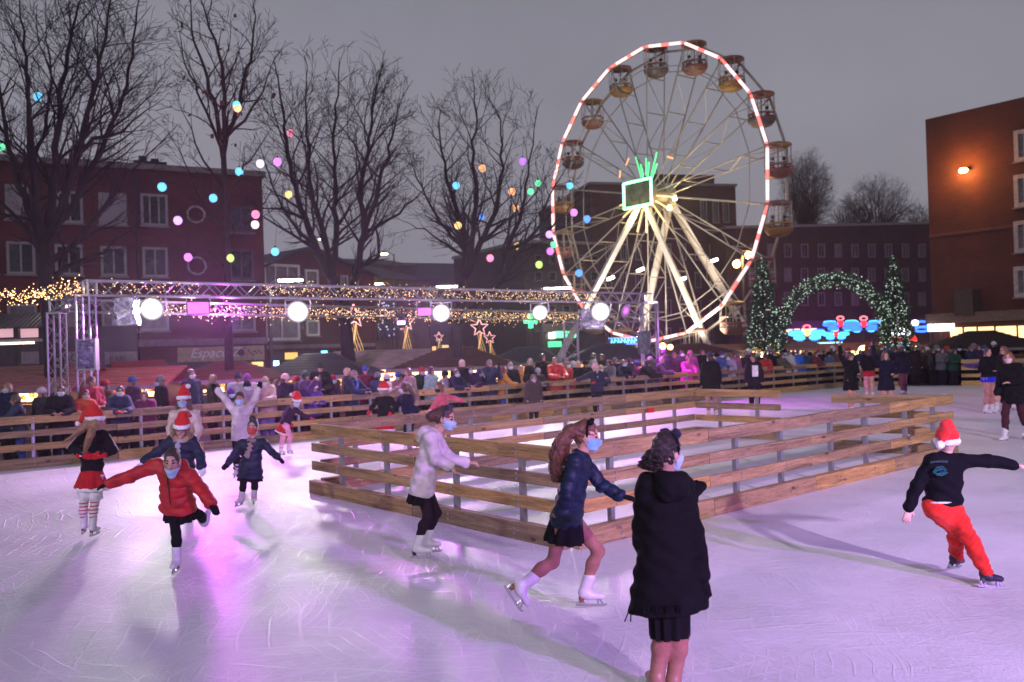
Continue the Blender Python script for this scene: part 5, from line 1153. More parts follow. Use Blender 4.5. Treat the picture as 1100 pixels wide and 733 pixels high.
c0, c1 = W(791, 283, 64), W(804, 273.5, 64)
m_ = MB(); m_.tube([((c0[0] + c1[0]) / 2 - x0, 0, 0), ((c0[0] + c1[0]) / 2 - x0, 0, c1[2])], .09, 8); m_.build('pole', POLE, t)
for c in (c0, c1):
    m_ = MB(); m_.tube([((c0[0] + c1[0]) / 2 - x0, 0, c[2] + .3), (c[0] - x0, 0, c[2] + .35)], .04, 6); m_.build('arm', POLE, t)
    m_ = MB(); m_.sphere((c[0] - x0, -.05, c[2]), .27, 12, 8); m_.build('globe', emit((1, .62, .18), 22, 'golden_globe', False), t, smooth=True)
light('street_light', 'POINT', (c0 + c1) / 2 + V(0, -.8, 0), 900, (1, .6, .2), size=.3)
# ------------------------------------------------------------------ green cross, blue neon and light figures
p_ = W(570, 345, 60); t = empty('pharmacy_cross', tuple(p_), 0, 'glowing green pharmacy cross right of the fourth tree', 'sign'); k = .21
m_ = MB()
for c, d in (((0, 0, 0), (k * 1.5, .2, k * 4.6)), ((-k * 1.5, 0, 0), (k * 1.49, .2, k * 1.5)), ((k * 1.5, 0, 0), (k * 1.49, .2, k * 1.5))): m_.box(c, d)
m_.build('cross', GRN, t); m_ = MB(); m_.tube([(0, .3, 0), (0, .3, -p_[2])], .06, 6); m_.box((0, .2, 0), (.1, .25, .1)); m_.build('post', POLE, t)
BLU = emit((.04, .16, 1), 2.6, 'blue_neon', False); CYN = emit((.08, .55, 1), 2.4, 'cyan_neon', False); RED = emit((1, .03, .04), 2.2, 'red_neon', False); PNK = emit((1, .2, .25), 2.0, 'pink_neon', False); WHN = emit((.85, .85, 1), 8, 'white_neon', False); YEL = emit((1, .5, .15), 2.5, 'amber_neon', False)
p_ = W(671, 366.5, 58); t = empty('neon_sign', tuple(p_), 0, 'long glowing blue neon fascia right of the truss tower, behind the stalls', 'sign')
m_ = MB(); m_.box((0, .1, 0), (2.2, .1, .5)); m_.build('board', BLACK, t); m_ = MB()
for i in range(9): x = -.9 + i * .22; m_.tube([(x, 0, -.15), (x + .05, 0, .15), (x + .15, 0, -.1 + .1 * (i % 2))], .04, 5)
m_.build('tubes', CYN, t)
m_ = MB(); m_.box((0, .02, -.2), (2.1, .05, .06)); m_.box((0, .02, .2), (2.1, .05, .06)); m_.build('border', BLU, t)
def figure(label, px, py, Y, items, post=True):
    p_ = W(px, py, Y); t = empty('light_figure', tuple(p_), 0, label, 'light decoration', 'light figures at the fair')
    for nm, mat, paths, r_ in items:
        m_ = MB()
        for P in paths: m_.tube([(x, y if len(q) > 2 else 0, z) for q in P for x, y, z in [(q[0], q[2] if len(q) > 2 else 0, q[1])]], r_, 6)
        m_.build(nm, mat, t, smooth=True)
    if post: m_ = MB(); m_.tube([(0, .15, .2), (0, .15, -p_[2] - .06)], .05, 5); m_.build('post', POLE, t)
    return t
def ov(cx, cz, rx, rz, n=18, a0=0): return [(cx + rx * math.cos(2 * math.pi * i / n + a0), cz + rz * math.sin(2 * math.pi * i / n + a0)) for i in range(n + 1)]
for lb, px, py, k in (('wide cyan petalled light flower with an amber heart, lowest on the left', 867, 359, 1.0), ('small cyan light flower under the middle one', 898, 360, .72), ('blue petalled light flower with a pink heart in the middle', 903, 349, .95), ('blue petalled light flower with a red heart on the right', 928, 349.5, 1.0)):
    c_ = CYN if 'cyan' in lb else BLU; Y = 62
    figure(lb, px, py, Y, [('petals', c_, [ov(-.75 * k, .05, .5 * k, .11 * k), ov(.75 * k, .05, .5 * k, .11 * k), ov(-.55 * k, -.26 * k, .34 * k, .07 * k), ov(.55 * k, -.26 * k, .34 * k, .07 * k)], .1 * k), ('edges', BLU if c_ is CYN else CYN, [ov(-.8 * k, .22 * k, .42 * k, .07 * k), ov(.8 * k, .22 * k, .42 * k, .07 * k), ov(-.5 * k, -.42 * k, .2 * k, .04 * k), ov(.5 * k, -.42 * k, .2 * k, .04 * k)], .05), ('heart', YEL if 'amber' in lb else RED, [ov(0, .1 * k, .16 * k, .2 * k), ov(0, .1 * k, .06 * k, .1 * k)], .07 * k), ('crown', PNK, [ov(0, .48 * k, .24 * k, .14 * k)], .06 * k)])
figure('red and blue sleigh of light with white bulbs at the foot of the fir', 968, 364, 47, [('sleigh', RED, [[(-.75, -.2), (-.7, .05), (-.3, .08), (0, .02), (.3, .1), (.7, .08), (.78, -.15)], [(-.7, -.1), (.7, -.05)]], .08), ('runner', BLU, [[(-.3, -.42), (0, -.48), (.3, -.36), (.1, -.3), (-.25, -.38)]], .07), ('sack', WHN, [ov(.0, .4, .2, .16), ov(-.3, .3, .15, .12), ov(.34, .3, .16, .12)], .05)])
figure('blue and red rocket of light beside the tall brick block', 1001, 349, 52, [('wings', BLU, [ov(-.6, .05, .5, .16), ov(-.6, -.25, .42, .13)], .08), ('nose', RED, [[(-.2, .1), (.35, .5), (.6, .62)]], .12)])
p_ = W(1011, 352, 51); t = empty('lit_panel', tuple(p_), 0, 'small white lit panel beside the blue light figure on the right', 'sign'); m_ = MB(); m_.box((0, 0, 0), (1.5, .1, .42)); m_.build('panel', emit((1, .85, .85), 4, 'panel_glow', False), t); m_ = MB(); m_.tube([(0, .12, 0), (0, .12, -p_[2])], .05, 5); m_.build('post', POLE, t)
figure('tiny white star of light over the tip of the sleigh', 983, 347, 47, [('star', WHN, [ov(0, 0, .12, .09)], .07)])
GLD = emit((1, .6, .22), 1.3, 'gold_wire', False); STW = emit((1, .5, .5), 1.6, 'star_pink', False)
def star(label, px, py, Y, k, tail):
    st = [(k * (.34 if i % 2 else .8) * math.sin(math.pi * i / 5), k * (.34 if i % 2 else .8) * math.cos(math.pi * i / 5)) for i in range(11)]
    tl = []
    for j in range(5):
        o_ = (j - 2.0) * .12 * k; tl.append([(o_ + tail * .12 * t_ * k + .12 * k * math.sin(t_ * 2.6 + j), -.5 * k - t_ * k * (1.0 + .05 * j)) for t_ in np.linspace(0, 3.2, 10)])
    figure(label, px, py, Y, [('star', STW, [st], .05 * k), ('tail', GLD, tl, +.014 * k)])
star('large shooting star of light with a long golden tail, just right of the third trunk', 380, 340, 36, .62, 1.2)
star('shooting star of light hanging below the black stage lamp', 436, 346, 44, .58, .2)
star('faint small shooting star of light left of the fourth trunk', 471.5, 362, 60, .42, .2)
star('shooting star of light with a curled tail right of the fourth trunk', 515, 352, 46, .6, .8)
star('second shooting star of light close right of the fourth trunk', 526, 363, 47, .42, 1.6)
# ------------------------------------------------------------------ fir trees and arch of lights
FIRW = emit((.75, 1, .8), 1.0, 'fir_bulb', False)
NEED = plain((.045, .12, .06), .8, 0, .5, 6, .3, name='fir_needles')
def fir(label, px, pb, ptop, Y, hw):
    b0 = W(px, pb, Y); tp = W(px, ptop, Y); h = tp[2] + .06; rw = hw * Y / FPX; t = empty('christmas_tree', (b0[0], Y, -.06), 0, label, 'christmas tree', 'decorated fir trees')
    m_ = MB(); m_.tube([(0, 0, 0), (0, 0, h * .97)], [.14, .02], 8); m_.build('trunk', BARK, t)
    m_ = MB(); bl = MB()
    for i in range(3600):
        z = h * (1 - (rng.random() ** .62)) * .93 + .45; f = 1 - z / h
        if f < 0: continue
        rr = rw * (f ** .82) * (1 + .13 * math.sin(z * 5.5)) * math.sqrt(rng.uniform(.25, 1.15)); a = rng.random() * 6.283; c = V(rr * math.cos(a), rr * math.sin(a), z - rr * .15)
        o_ = nrm(V(math.cos(a), math.sin(a), -.15 + rng.gauss(0, .3))); s_ = nrm(np.cross(o_, V(0, 0, 1) + V(rng.gauss(0, .4), rng.gauss(0, .4), 0))); l_ = rng.uniform(.14, .3)
        m_.add([c - s_ * .05, c + o_ * l_ * .5 - s_ * .07, c + o_ * l_, c + o_ * l_ * .5 + s_ * .07, c + s_ * .05], [(0, 1, 2, 3, 4)])
    q = m_.build('foliage', NEED, t)
    for i in range(620):
        z = h * (1 - (rng.random() ** .6)) * .95 + .4; f = 1 - z / h
        if f < 0: continue
        rr = rw * (f ** .82) * (1 + .13 * math.sin(z * 5.5)) * rng.uniform(.9, 1.1); a = rng.random() * 6.283; bl.sphere((rr * math.cos(a), rr * math.sin(a), z - rr * .12), rng.uniform(.016, .032), 5, 3)
    q = bl.build('lights', FIRW, t, smooth=True); q['kind'] = 'stuff'
fir('decorated fir with white lights at the left foot of the arch, beside the wheel', 822, 392, 276, 45, 25)
fir('decorated fir with white lights at the right foot of the arch', 963, 392, 274, 46, 22)
ac, aw, ah = W(897, 360, 46), 58 * 46 / FPX, (360 - 299) * 46 / FPX
t = empty('garland_arch', (ac[0], 46, -.06), 0, 'big arch of green garland and white lights between the two decorated firs', 'arch')
m_ = MB(); fo = MB(); bl = MB(); pts = []
for i in range(33):
    a = math.pi * i / 32; pts.append(V(-aw * math.cos(a), 0, ac[2] + ah * math.sin(a)))
pts = [V(-aw, 0, 0)] + pts + [V(aw, 0, 0)]
m_.tube(pts, .12, 8, True); m_.build('frame', WIRE, t)
for i in range(3000):
    s_ = rng.random() * (len(pts) - 1); k = int(s_); c = pts[k] + (pts[k + 1] - pts[k]) * (s_ - k)
    d = nrm(V(rng.gauss(0, 1), rng.gauss(0, 1), rng.gauss(0, 1))); rr = .44 * rng.uniform(.4, 1); c = c + d * rr; e = nrm(np.cross(d, V(rng.gauss(0, 1), rng.gauss(0, 1), 1))); fo.add([c - e * .05, c + d * .16, c + e * .05], [(0, 1, 2)])
    if i % 4 == 0: bl.sphere(c + d * .06, rng.uniform(.016, .032), 5, 3)
fo.build('garland', NEED, t); q = bl.build('lights', FIRW, t, smooth=True); q['kind'] = 'stuff'

# ------------------------------------------------------------------ ferris wheel
WY = 60.0; hc_ = W(695.5, 209.5, WY); RW = 10.0; th = R(52.6); uw = V(math.cos(th), -math.sin(th), 0); nw = V(-math.sin(th), -math.cos(th), 0)
NSEG = 18; GAP = 1.8; back = -nw * GAP
WST = plain((.40, .38, .34), .45, .3, .12, 3, .05, name='wheel_paint'); WLEG = plain((.72, .68, .6), .45, .1, .1, 3, .05, name='lit_leg_paint'); WLT = plain((.5, .42, .28), .5, .2, .15, 3, .05, name='wheel_yellow_paint')  # paint darkened for unlit spokes, whitened for floodlit legs: light put into colour
wt = empty('ferris_wheel', (hc_[0], hc_[1], -.06), 0, 'large ferris wheel outlined in red and white light', 'ferris wheel'); o0 = V(hc_[0], hc_[1], -.06)
def rp(a, r_, o=0.0): return hc_ + uw * math.sin(a) * r_ + V(0, 0, 1) * math.cos(a) * r_ - nw * o
ang = [2 * math.pi * (i + .10) / NSEG for i in range(NSEG)]
for k, o_ in ((0, 0), (1, GAP)):
    m_ = MB()
    for i in range(NSEG): m_.bar(rp(ang[i], RW, o_), rp(ang[(i + 1) % NSEG], RW, o_), .13); m_.bar(rp(ang[i], RW * .86, o_), rp(ang[(i + 1) % NSEG], RW * .86, o_), .05)
    m_.build('rim', WST, wt, -o0)
for i in range(NSEG):
    a = ang[i]; m_ = MB()
    for o_ in (0, GAP):
        m_.bar(rp(a, .5, o_ * .9), rp(a, RW, o_), .07)
    for r_ in (3.2, 5.6, 8.0, RW): m_.bar(rp(a, r_, GAP * .02), rp(a, r_, GAP * .98), .06)
    for r0, r1, s_ in ((3.2, 5.6, 0), (5.6, 8.0, 1), (8.0, RW, 0)): m_.bar(rp(a, r0, GAP * s_), rp(a, r1, GAP * (1 - s_)), .04)
    m_.build('spoke', WST, wt, -o0)
m_ = MB(); m_.tube([hc_ + nw * .35, hc_ + back - nw * .35], .42, 16); m_.tube([hc_ + nw * .12, hc_ - nw * .12], .95, 20); m_.tube([hc_ + back + nw * .12, hc_ + back - nw * .12], .95, 20); m_.build('hub', WLT, wt, -o0)
# led tubes on the front rim, each segment half white half red
LW = emit((1, .60, .62), 1.9, 'led_white_pink', False); LR = emit((1, .19, .17), 1.5, 'led_red', False)
for i in range(NSEG):
    a0, a1 = ang[i], ang[(i + 1) % NSEG]; P0, P1 = rp(a0, RW + .02, -.14), rp(a1, RW + .02, -.14); lw_ = MB(); lr_ = MB(); fl_ = i >= 9
    cut = ((.03, .12, .45, .66, .95, .97), (.03, .06, .42, .60, .94, .97), (.03, .2, .52, .64, .95, .97))[i % 3]
    f = lambda t_: P0 + (P1 - P0) * t_
    lr_.tube([f(c_) for c_ in cut], [.08, .095, .1, .1, .095, .08], 8); lr_.mi = [(0, 1, 0, 1, 0)[k_ // 8] for k_ in range(40)] + [0, 0]
    lr_.build('light_tube', [LR, LW], wt, -o0, smooth=True)
# cabins
PA = plain((.24, .06, .055), .5, 0, .1, 3, .05, name='cabin_red'); PB = plain((.30, .17, .05), .5, 0, .1, 3, .05, name='cabin_yellow'); PG = plain((.12, .10, .11), .5, .1, .1, 3, .05, name='cabin_grey'); PO = plain((.22, .10, .08), .5, 0, .1, 3, .05, name='cabin_cream')
SIL = plain((.03, .025, .03), .8, name='dark_clothes')
for i in range(NSEG):
    pc = rp(ang[i], RW, GAP * .5); c = empty('cabin', tuple(pc - o0), 0); c.parent = wt; z = V(0, 0, 1)
    m_ = MB(); m_.lathe([(.0, .26), (.5, .24), (.8, .14), (.82, .04), (.0, .06)], 18); m_.build('canopy', (PA, PB, PO)[i % 3], c, smooth=False)
    m_ = MB()
    for j in range(8): t_ = 2 * math.pi * j / 8; m_.tube([(.8 * math.cos(t_), .8 * math.sin(t_), .1), (.82 * math.cos(t_), .82 * math.sin(t_), -.9), (.8 * math.cos(t_), .8 * math.sin(t_), -1.45)], .022, 5)
    m_.tube([(0, 0, .1), (0, 0, -1.6)], .05, 6)
    for zz_ in (-.75, -1.3): m_.tube([(.82 * math.cos(2 * math.pi * j / 16), .82 * math.sin(2 * math.pi * j / 16), zz_) for j in range(17)], .018, 4)
    m_.build('bars', WST, c)
    m_ = MB(); m_.lathe([(.84, -1.40), (.86, -1.42), (.80, -1.58), (.6, -1.80), (.3, -1.9), (0, -1.92)], 18); m_.lathe([(.78, -1.40), (.74, -1.56), (.54, -1.72), (0, -1.82)], 18); m_.build('basket', (PG, PB, PO)[(i * 2) % 3], c)
    m_ = MB()
    for j in range(8): t_ = 2 * math.pi * (j + .5) / 8; pass
    m_.lathe([(.80, -1.08), (.84, -1.09), (.85, -1.2), (.83, -1.22)], 8); m_.build('side_panel', (PB, PA, PO)[(i + 1) % 3], c)
    if i not in (8, 9, 10): 
        m_ = MB()
        for sx in (-.38, .38): m_.tube([(sx, .1, -1.5), (sx, .1, -1.15), (sx * .95, .05, -.88)], [.19, .2, .1], 8); m_.sphere((sx * .92, .03, -.7), .125, 8, 6)
        if rng.random() < .9: q = m_.build('riders', SIL, c, smooth=True); q['kind'] = 'stuff'
# supports
for (px, py, px2, py2, w_) in ((588, 398, 694, 222, .36), (774, 398, 706, 222, .36)):
    a = W(px, 388, WY - 2.6); a[2] = -.06; m_ = MB(); m_.bar(a, hc_ + nw * .5 - V(0, 0, .3), w_ * 1.1, w_ * .9); m_.build('support_leg', plain((.5, .49, .47), .5, .1, .1, 3, .05, name='leg_grey_paint'), wt, -o0)
hb = hc_ + back
for dx, dy in ((7.0, 2.6), (-2.5, 5.0)):
    a = V(hb[0] + dx * 1.0, hb[1] + dy * .3, -.06); m_ = MB(); m_.bar(a, hb - nw * .5 - V(0, 0, .3), .42, .4); m_.build('support_leg', WLEG, wt, -o0)
m_ = MB()
for a, b_ in (((W(612, 388, WY - 2.6)), (W(756, 388, WY - 2.6))),):
    a[2] = b_[2] = .9; m_.bar(a, b_, .2)
m_.bar(V(hc_[0] - 6, WY, .25), V(hc_[0] + 7, WY, .25), 5.0, .6); m_.build('platform', plain((.3, .28, .27), .6, name='platform_paint'), wt, -o0)
# central screen and lit struts
sc_ = hc_ + nw * .9; m_ = MB(); sw_, sh_ = 1.28, .86; zz = V(0, 0, 1); P = lambda a, b_: sc_ + uw * a * sw_ + zz * b_ * sh_
m_.bar(P(-1, 0) , P(1, 0), .12, sh_ * 2, up=zz); fr_ = m_.build('screen', plain((.06, .07, .06), .3, 0, .7, 3, 0, name='dark_screen'), wt, -o0)
m_ = MB(); sc_ = sc_ + nw * .08
for a, b_ in (((-1, -1), (1, -1)), ((1, -1), (1, 1)), ((1, 1), (-1, 1)), ((-1, 1), (-1, -1))): m_.tube([P(*a), P(*b_)], .085, 6)
m_.build('green_border', emit((.18, 1, .38), 7, 'green_led', False), fr_)
GS = emit((.12, .8, .28), 1.6, 'green_strut', False); OS = emit((1, .45, .15), 1.3, 'orange_strut', False); YS = emit((1, .72, .32), 1.1, 'yellow_strut', False)
for i in range(NSEG):
    a = ang[i]; m_ = MB(); 
    if i in (17, 0, 1): m_.tube([rp(a, 1.3, -.1), rp(a, 2.5 + (i % 2) * .4, -.1)], .045, 5); m_.tube([rp(a + .12, 1.2, -.1), rp(a + .12, 2.2, -.1)], .06, 5); m_.build('strut_light', GS, wt, -o0)
    elif i in (15, 16, 2): m_.tube([rp(a, 3.0, -.1), rp(a + .16, 3.2, -.1)], .055, 5); m_.build('strut_light', OS, wt, -o0)
    elif 5 <= i <= 13: m_.tube([rp(a, 1.0, -.12), rp(a, 2.6, -.12)], .05, 5); m_.build('strut_light', YS, wt, -o0)
for dx, dz, o_ in ((1.9, -.25, -.3), (1.5, -.9, -.3)): m_ = MB(); p_ = hc_ + V(dx, .2, dz); m_.sphere(p_, .17, 10, 8); m_.build('hub_lamp', emit((1, .8, .45), 18, 'hub_lamp', False), wt, -o0, smooth=True)
light('hub_light', 'POINT', hc_ + nw * 1.6 - V(0, 0, 1.6), 380, (1, .72, .3), size=.4)
light('hub_light', 'POINT', hc_ + back - nw * 1.4 - V(-.5, 0, .6), 380, (1, .72, .3), size=.4)
for px, py in ((688, 291), (767, 281), (656, 300), (733, 301)):
    p_ = W(px, py, WY - 1.6); m_ = MB(); m_.bar(p_ - uw * .28, p_ + uw * .28 + V(0, 0, .12), .16); m_.build('work_lamp', emit((1, .93, .85), 11, 'work_lamp', False), wt, -o0)
for x_ in (862, 905, 935): light('fair_glow', 'POINT', W(x_, 352, 84), 260, (.62, .10, 1), size=.4)
light('wheel_flood', 'SPOT', W(690, 372, WY - 7), 5200, (1, .86, .68), hc_ - V(0, 0, 2), .3, 110)
light('wheel_flood', 'SPOT', W(770, 370, WY - 5), 4200, (1, .8, .6), hc_ - V(0, 0, 2), .3, 110)

# ------------------------------------------------------------------ coloured balls hung in the trees
BC = {'cyan': (.10, .62, 1.0), 'blue': (.05, .3, 1), 'green': (.08, .8, .35), 'lime': (.5, .8, .12), 'yellow': (1, .72, .2), 'orange': (1, .42, .14), 'pink': (1, .22, .4), 'magenta': (.85, .2, 1), 'lilac': (.62, .38, 1), 'white': (.95, .75, 1), 'violet': (.45, .12, 1)}
BALLS = [(41, 104, 'cyan', 'high in the largest tree on the left'), (1, 158, 'green', 'at the left edge of the photo'), (255, 116, 'cyan', 'two toned blue and orange, in the slim tree crown'), (257, 184.5, 'cyan', 'beside the trunk of the slim tree above the roof'),
 (174, 201, 'cyan', 'over the upper windows of the left brick block'), (229, 213, 'cyan', 'right of the first over the brick wall'), (191, 237, 'lilac', 'just left of the upper round ornament'), (202, 276.5, 'magenta', 'just left of the lower round ornament'), (247, 277.5, 'lime', 'beside the slim tree trunk above the truss'),
 (274.5, 230.5, 'pink', 'at the right corner of the brick block, upper of a pair'), (274, 241.5, 'white', 'at the right corner of the brick block, lower of a pair'), (295.5, 270.5, 'cyan', 'above the brick house with white windows'), (279.5, 176, 'white', 'left of the pair in the third tree'), (298, 174, 'magenta', 'left side of the third tree'),
 (312, 143, 'pink', 'highest in the third tree'), (310, 209, 'yellow', 'low in the left of the third tree'), (490, 199.5, 'cyan', 'in the upper left of the fourth tree'), (518, 181, 'orange', 'near the top of the fourth tree'), (561.5, 173.5, 'violet', 'in the upper right of the fourth tree'),
 (550, 206, 'orange', 'right of centre in the fourth tree, above another orange one'), (578, 197, 'green', 'pale, upper of two green ones beside the wheel'), (570, 206, 'green', 'darker, lower of two green ones beside the wheel'), (554, 223.5, 'orange', 'lower right of centre in the fourth tree'), (516.5, 232.5, 'blue', 'at the heart of the fourth tree'),
 (492, 242.5, 'yellow', 'left of the fork of the fourth tree'), (526.5, 277.5, 'pink', 'just above the fork of the fourth tree'), (556, 264.5, 'yellow', 'right of the fork of the fourth tree'), (579, 284.5, 'lime', 'under the right side of the fourth tree'), (612, 199.5, 'cyan', 'inside the wheel rim, highest'), (616.5, 228.5, 'magenta', 'inside the wheel rim'),
 (630.5, 235.5, 'blue', 'inside the wheel rim, furthest right'), (590, 252, 'lilac', 'on the wheel rim, above the green one'), (591, 270, 'magenta', 'on the wheel rim, below the green one'), (594.5, 263, 'green', 'small, between two purple ones at the wheel rim'), (622, 293.5, 'blue', 'low inside the wheel rim')]
for (px, py, c_, wh) in BALLS:
    Y = 26 if px < 200 else (28 if px < 300 else 31); p_ = W(px, py, Y); r_ = .118 if c_ != 'green' else .105
    t = empty('glowing_ball', tuple(p_), 0, f'{c_} glowing ball {wh}', 'light ball', 'coloured light balls hung in the trees')
    m_ = MB(); m_.sphere((0, 0, 0), r_ * 1.08, 14, 10, (1, 1, 1.06))
    if 'two toned' in wh:
        m_.build('ball', emit((1, .42, .2), 2.2, 'ball_orange', False), t, smooth=True); m_ = MB(); m_.sphere((-.02, .0, .09), r_ * 1.02, 14, 10); m_.build('upper_ball', emit(BC['cyan'], 2.2, 'ball_cyan', False), t, smooth=True)
    else: m_.build('ball', emit(tuple(min(1, x * .9 + .06) for x in BC[c_]), 1.35, 'ball_' + c_, False), t, smooth=True)
    m_ = MB(); m_.tube([(0, 0, r_ * .9), (0, 0, r_ * 1.15), (0, 0, r_ + .07)], [.055, .05, .02], 8); m_.tube([(0, 0, r_), (rng.uniform(-.1, .1), 0, r_ + rng.uniform(.4, .9))], .006, 4); m_.build('cord', BLACK, t)
def locks(b, chain, n, r0, mat, curl=.02, rr=.006, name='curls'):
    """loose wavy strands round a ponytail or bun"""
    P = [np.array(q[0]) for q in chain]; Rr = [q[1] for q in chain]; m_ = MB(); of = -V(*b.location)
    for i in range(n):
        a0 = rng.random() * 6.28; f0 = rng.uniform(.2, 1.0) ** .5; ph = rng.random() * 6.28; fr = rng.uniform(2.5, 4.5); s0 = rng.uniform(0, .25); s1 = rng.uniform(.75, 1.12); pts = []
        for k in range(12):
            t_ = s0 + (s1 - s0) * k / 11; u_ = min(t_, 1) * (len(P) - 1); j = min(int(u_), len(P) - 2); c = P[j] + (P[j + 1] - P[j]) * (u_ - j + max(0, t_ - 1)); rad = (Rr[j] + (Rr[j + 1] - Rr[j]) * (u_ - j)) * 1.05 + r0
            pts.append(c + V(math.cos(a0), math.sin(a0), 0) * rad * f0 + V(math.cos(fr * 6.28 * t_ + ph), math.sin(fr * 6.28 * t_ + ph), .3 * math.sin(ph + 9 * t_)) * curl)
        m_.tube(pts, [rr * (1 - .6 * k / 11) for k in range(12)], 4)
    return m_.build(name, mat, b, of, smooth=True)
def byl(t): return [o for o in col.objects if o.get('label', '').startswith(t)][0]
# ------------------------------------------------------------------ skaters traced from the photograph, each at the depth where the skates touch the ice
def jt(Y, **k): return {q: W(v[0], v[1], Y + (v[2] if len(v) > 2 else 0)) for q, v in k.items()}
DK = (.012, .012, .016); NAVY = (.008, .012, .035); REDC = (.42, .012, .015); MASKB = (.38, .58, .70); SKW = (.62, .60, .64); BLK = (.008, .008, .009)
TIGHT = (.33, .145, .11); LEG = 'tights'
def mt_striped():
    mt, nt, b = nodes('striped_knit'); g_ = nt.nodes.new('ShaderNodeNewGeometry'); sx = nt.nodes.new('ShaderNodeSeparateXYZ'); L(nt, g_.outputs['Position'], sx.inputs[0])
    s_ = math_n(nt, 'SINE', math_n(nt, 'MULTIPLY', sx.outputs[2], 150)); r_ = ramp(nt, s_, [(.42, (.72, .62, .66)), (.58, (.42, .02, .05))])
    L(nt, r_.outputs[0], b.inputs['Base Color']); b.inputs['Roughness'].default_value = .85; return mt
STRIPE = mt_striped()
# red jacket girl
Y = G(191, 617)[1]
J = jt(Y, head=(185, 496, -.12), neck=(187, 508, -.05), shl=(205, 513, -.02), shr=(168, 500, .0), ell=(217, 527, -.12), wrl=(226.5, 541, -.2), elr=(142, 511, -.05), wrr=(119, 519, -.1),
       hl=(198, 543, .12), hr=(185, 545, .12), kl=(214, 553, .3), al=(219, 562, .62), kr=(189, 572, .0), ar=(190, 600, .03))
person(J, dict(s=.86, girth=.84, hs=.95, bf=V(.05, -1, .1), fd=V(.12, -1, -.55), hairc=(.035, .02, .015), hair='bun', bunv=V(0, .02, .1), skin=(.52, .31, .23), mask=MASKB, maskoff=(0, 0, -.055),
    jacket=dict(c=REDC, t=.04, kind='puffer', quilt=.11, hem=.0, flare=.03, cuff=None, hood=True, zip=(.02, .02, .02), wob=.006), gloves=BLK, skirt=(BLK, .17, .04), legs=((.008, .008, .01), .004), legname='leggings',
    feet=(SKW, 'skate', (.05, .03, .02)), tdl=V(.35, -.45, .75), tdr=V(.05, -1, 0)), 'girl in a puffy red jacket on one leg, arms spread, mask under her chin', 'skaters on the ice', .0085)
# girl in the santa dress, seen from behind
Y = G(92, 579)[1]
J = jt(Y, head=(103, 453), neck=(101, 463), shl=(90, 467, .0), shr=(112, 467, .03), ell=(77, 482, -.05), wrl=(88, 490, -.17), elr=(122, 484, -.02), wrr=(109, 489.5, -.17), hl=(92, 513), hr=(105, 513), kl=(90, 540, -.02), al=(90, 563, .02), kr=(102, 540, .03), ar=(99.5, 565, -.03))
person(J, dict(girth=.86, s=.83, hs=.92, bf=V(.12, 1, 0), fd=V(1, .35, -.05), hairc=(.42, .24, .12), hair='long', hairlen=.08, skin=(.52, .32, .25),
    tail=[[(W(98, 450, Y), .05), (W(89, 461, Y - .12), .038), (W(73, 472, Y - .2), .012)], [(W(102, 455, Y - .1), .045), (W(96, 470, Y - .2), .034), (W(91, 484, Y - .22), .012)]], hat=('santa', W(84, 455, Y)),
    jacket=dict(c=(.012, .011, .013), t=.014, hem=-.02, flare=.0, wob=.003, stripe=(.5, .46, .44), cuff=(.78, .76, .8)), gloves=(.5, .01, .015), hdl=V(1, .1, -.1), hdr=V(-1, .1, -.1), pnl=V(0, 1, 0), pnr=V(0, 1, 0), skirt=(REDC, .15, .09, (.8, .78, .8)),
    legs=((.5, .1, .1), .004, STRIPE), legname='striped_stockings', feet=(SKW, 'skate'), tdl=V(-.2, .9, 0), tdr=V(.1, 1, 0)), 'girl in santa hat, black top, short red skirt and striped stockings, seen from behind', 'skaters on the ice', .0095)
mb = MB()
fu = []
for q in ('l', 'r'):
    c = J['h' + q] + (J['k' + q] - J['h' + q]) * .62; fu.append(cone(c - V(0, 0, .035), c + V(0, 0, .03), .075, .07))
bp = [o for o in col.objects if o.get('label', '').startswith('girl in santa hat, black top')][0]
locks(bp, [(W(98, 452, Y - .04), .04), (W(88, 463, Y - .14), .035), (W(71, 474, Y - .2), .02)], 60, .008, hairm((.42, .24, .12)), .008, .0045)
locks(bp, [(W(101, 457, Y - .12), .04), (W(96, 471, Y - .2), .032), (W(91, 486, Y - .22), .015)], 60, .008, hairm((.42, .24, .12)), .008, .0045)
surf('fur_band', union(fu, .005, 0, wob(.006, 60)), .011, cloth((.78, .74, .8), kind='fur'), bp, V(*bp.location))
# navy coat child with red mask
Y = G(266, 545)[1]
J = jt(Y, head=(271.5, 459.5), neck=(270.5, 471), shl=(283.5, 476), shr=(259.5, 477), ell=(292, 486), wrl=(298.5, 491.5, -.05), elr=(252, 488), wrr=(245, 497, -.05), hl=(273.5, 505), hr=(264.5, 505), kl=(273.5, 518, -.05), al=(273, 533), kr=(261.5, 518, -.05), ar=(259.5, 535))
person(J, dict(girth=.88, s=.77, hs=.93, bf=V(0, -1, 0), fd=V(-.05, -1, -.2), hairc=(.02, .014, .012), hair='bun', bunv=V(0, .0, .14), skin=(.5, .31, .23), mask=(.6, .08, .05), hat=('band', (.5, .5, .55)),
    jacket=dict(c=(.01, .015, .04), t=.03, kind='puffer', quilt=.1, hem=.1, flare=.05, scarf=(.3, .22, .2)), gloves=BLK, skirt=(BLK, .2, .08), legs=(BLK, .004), legname='leggings', feet=((.45, .4, .42), 'skate', (.05, .05, .05)), tdl=V(.25, -1, 0), tdr=V(-.3, -1, 0)),
    'small child in a dark navy coat with a red patterned mask, arms out for balance', 'skaters on the ice', .0105)
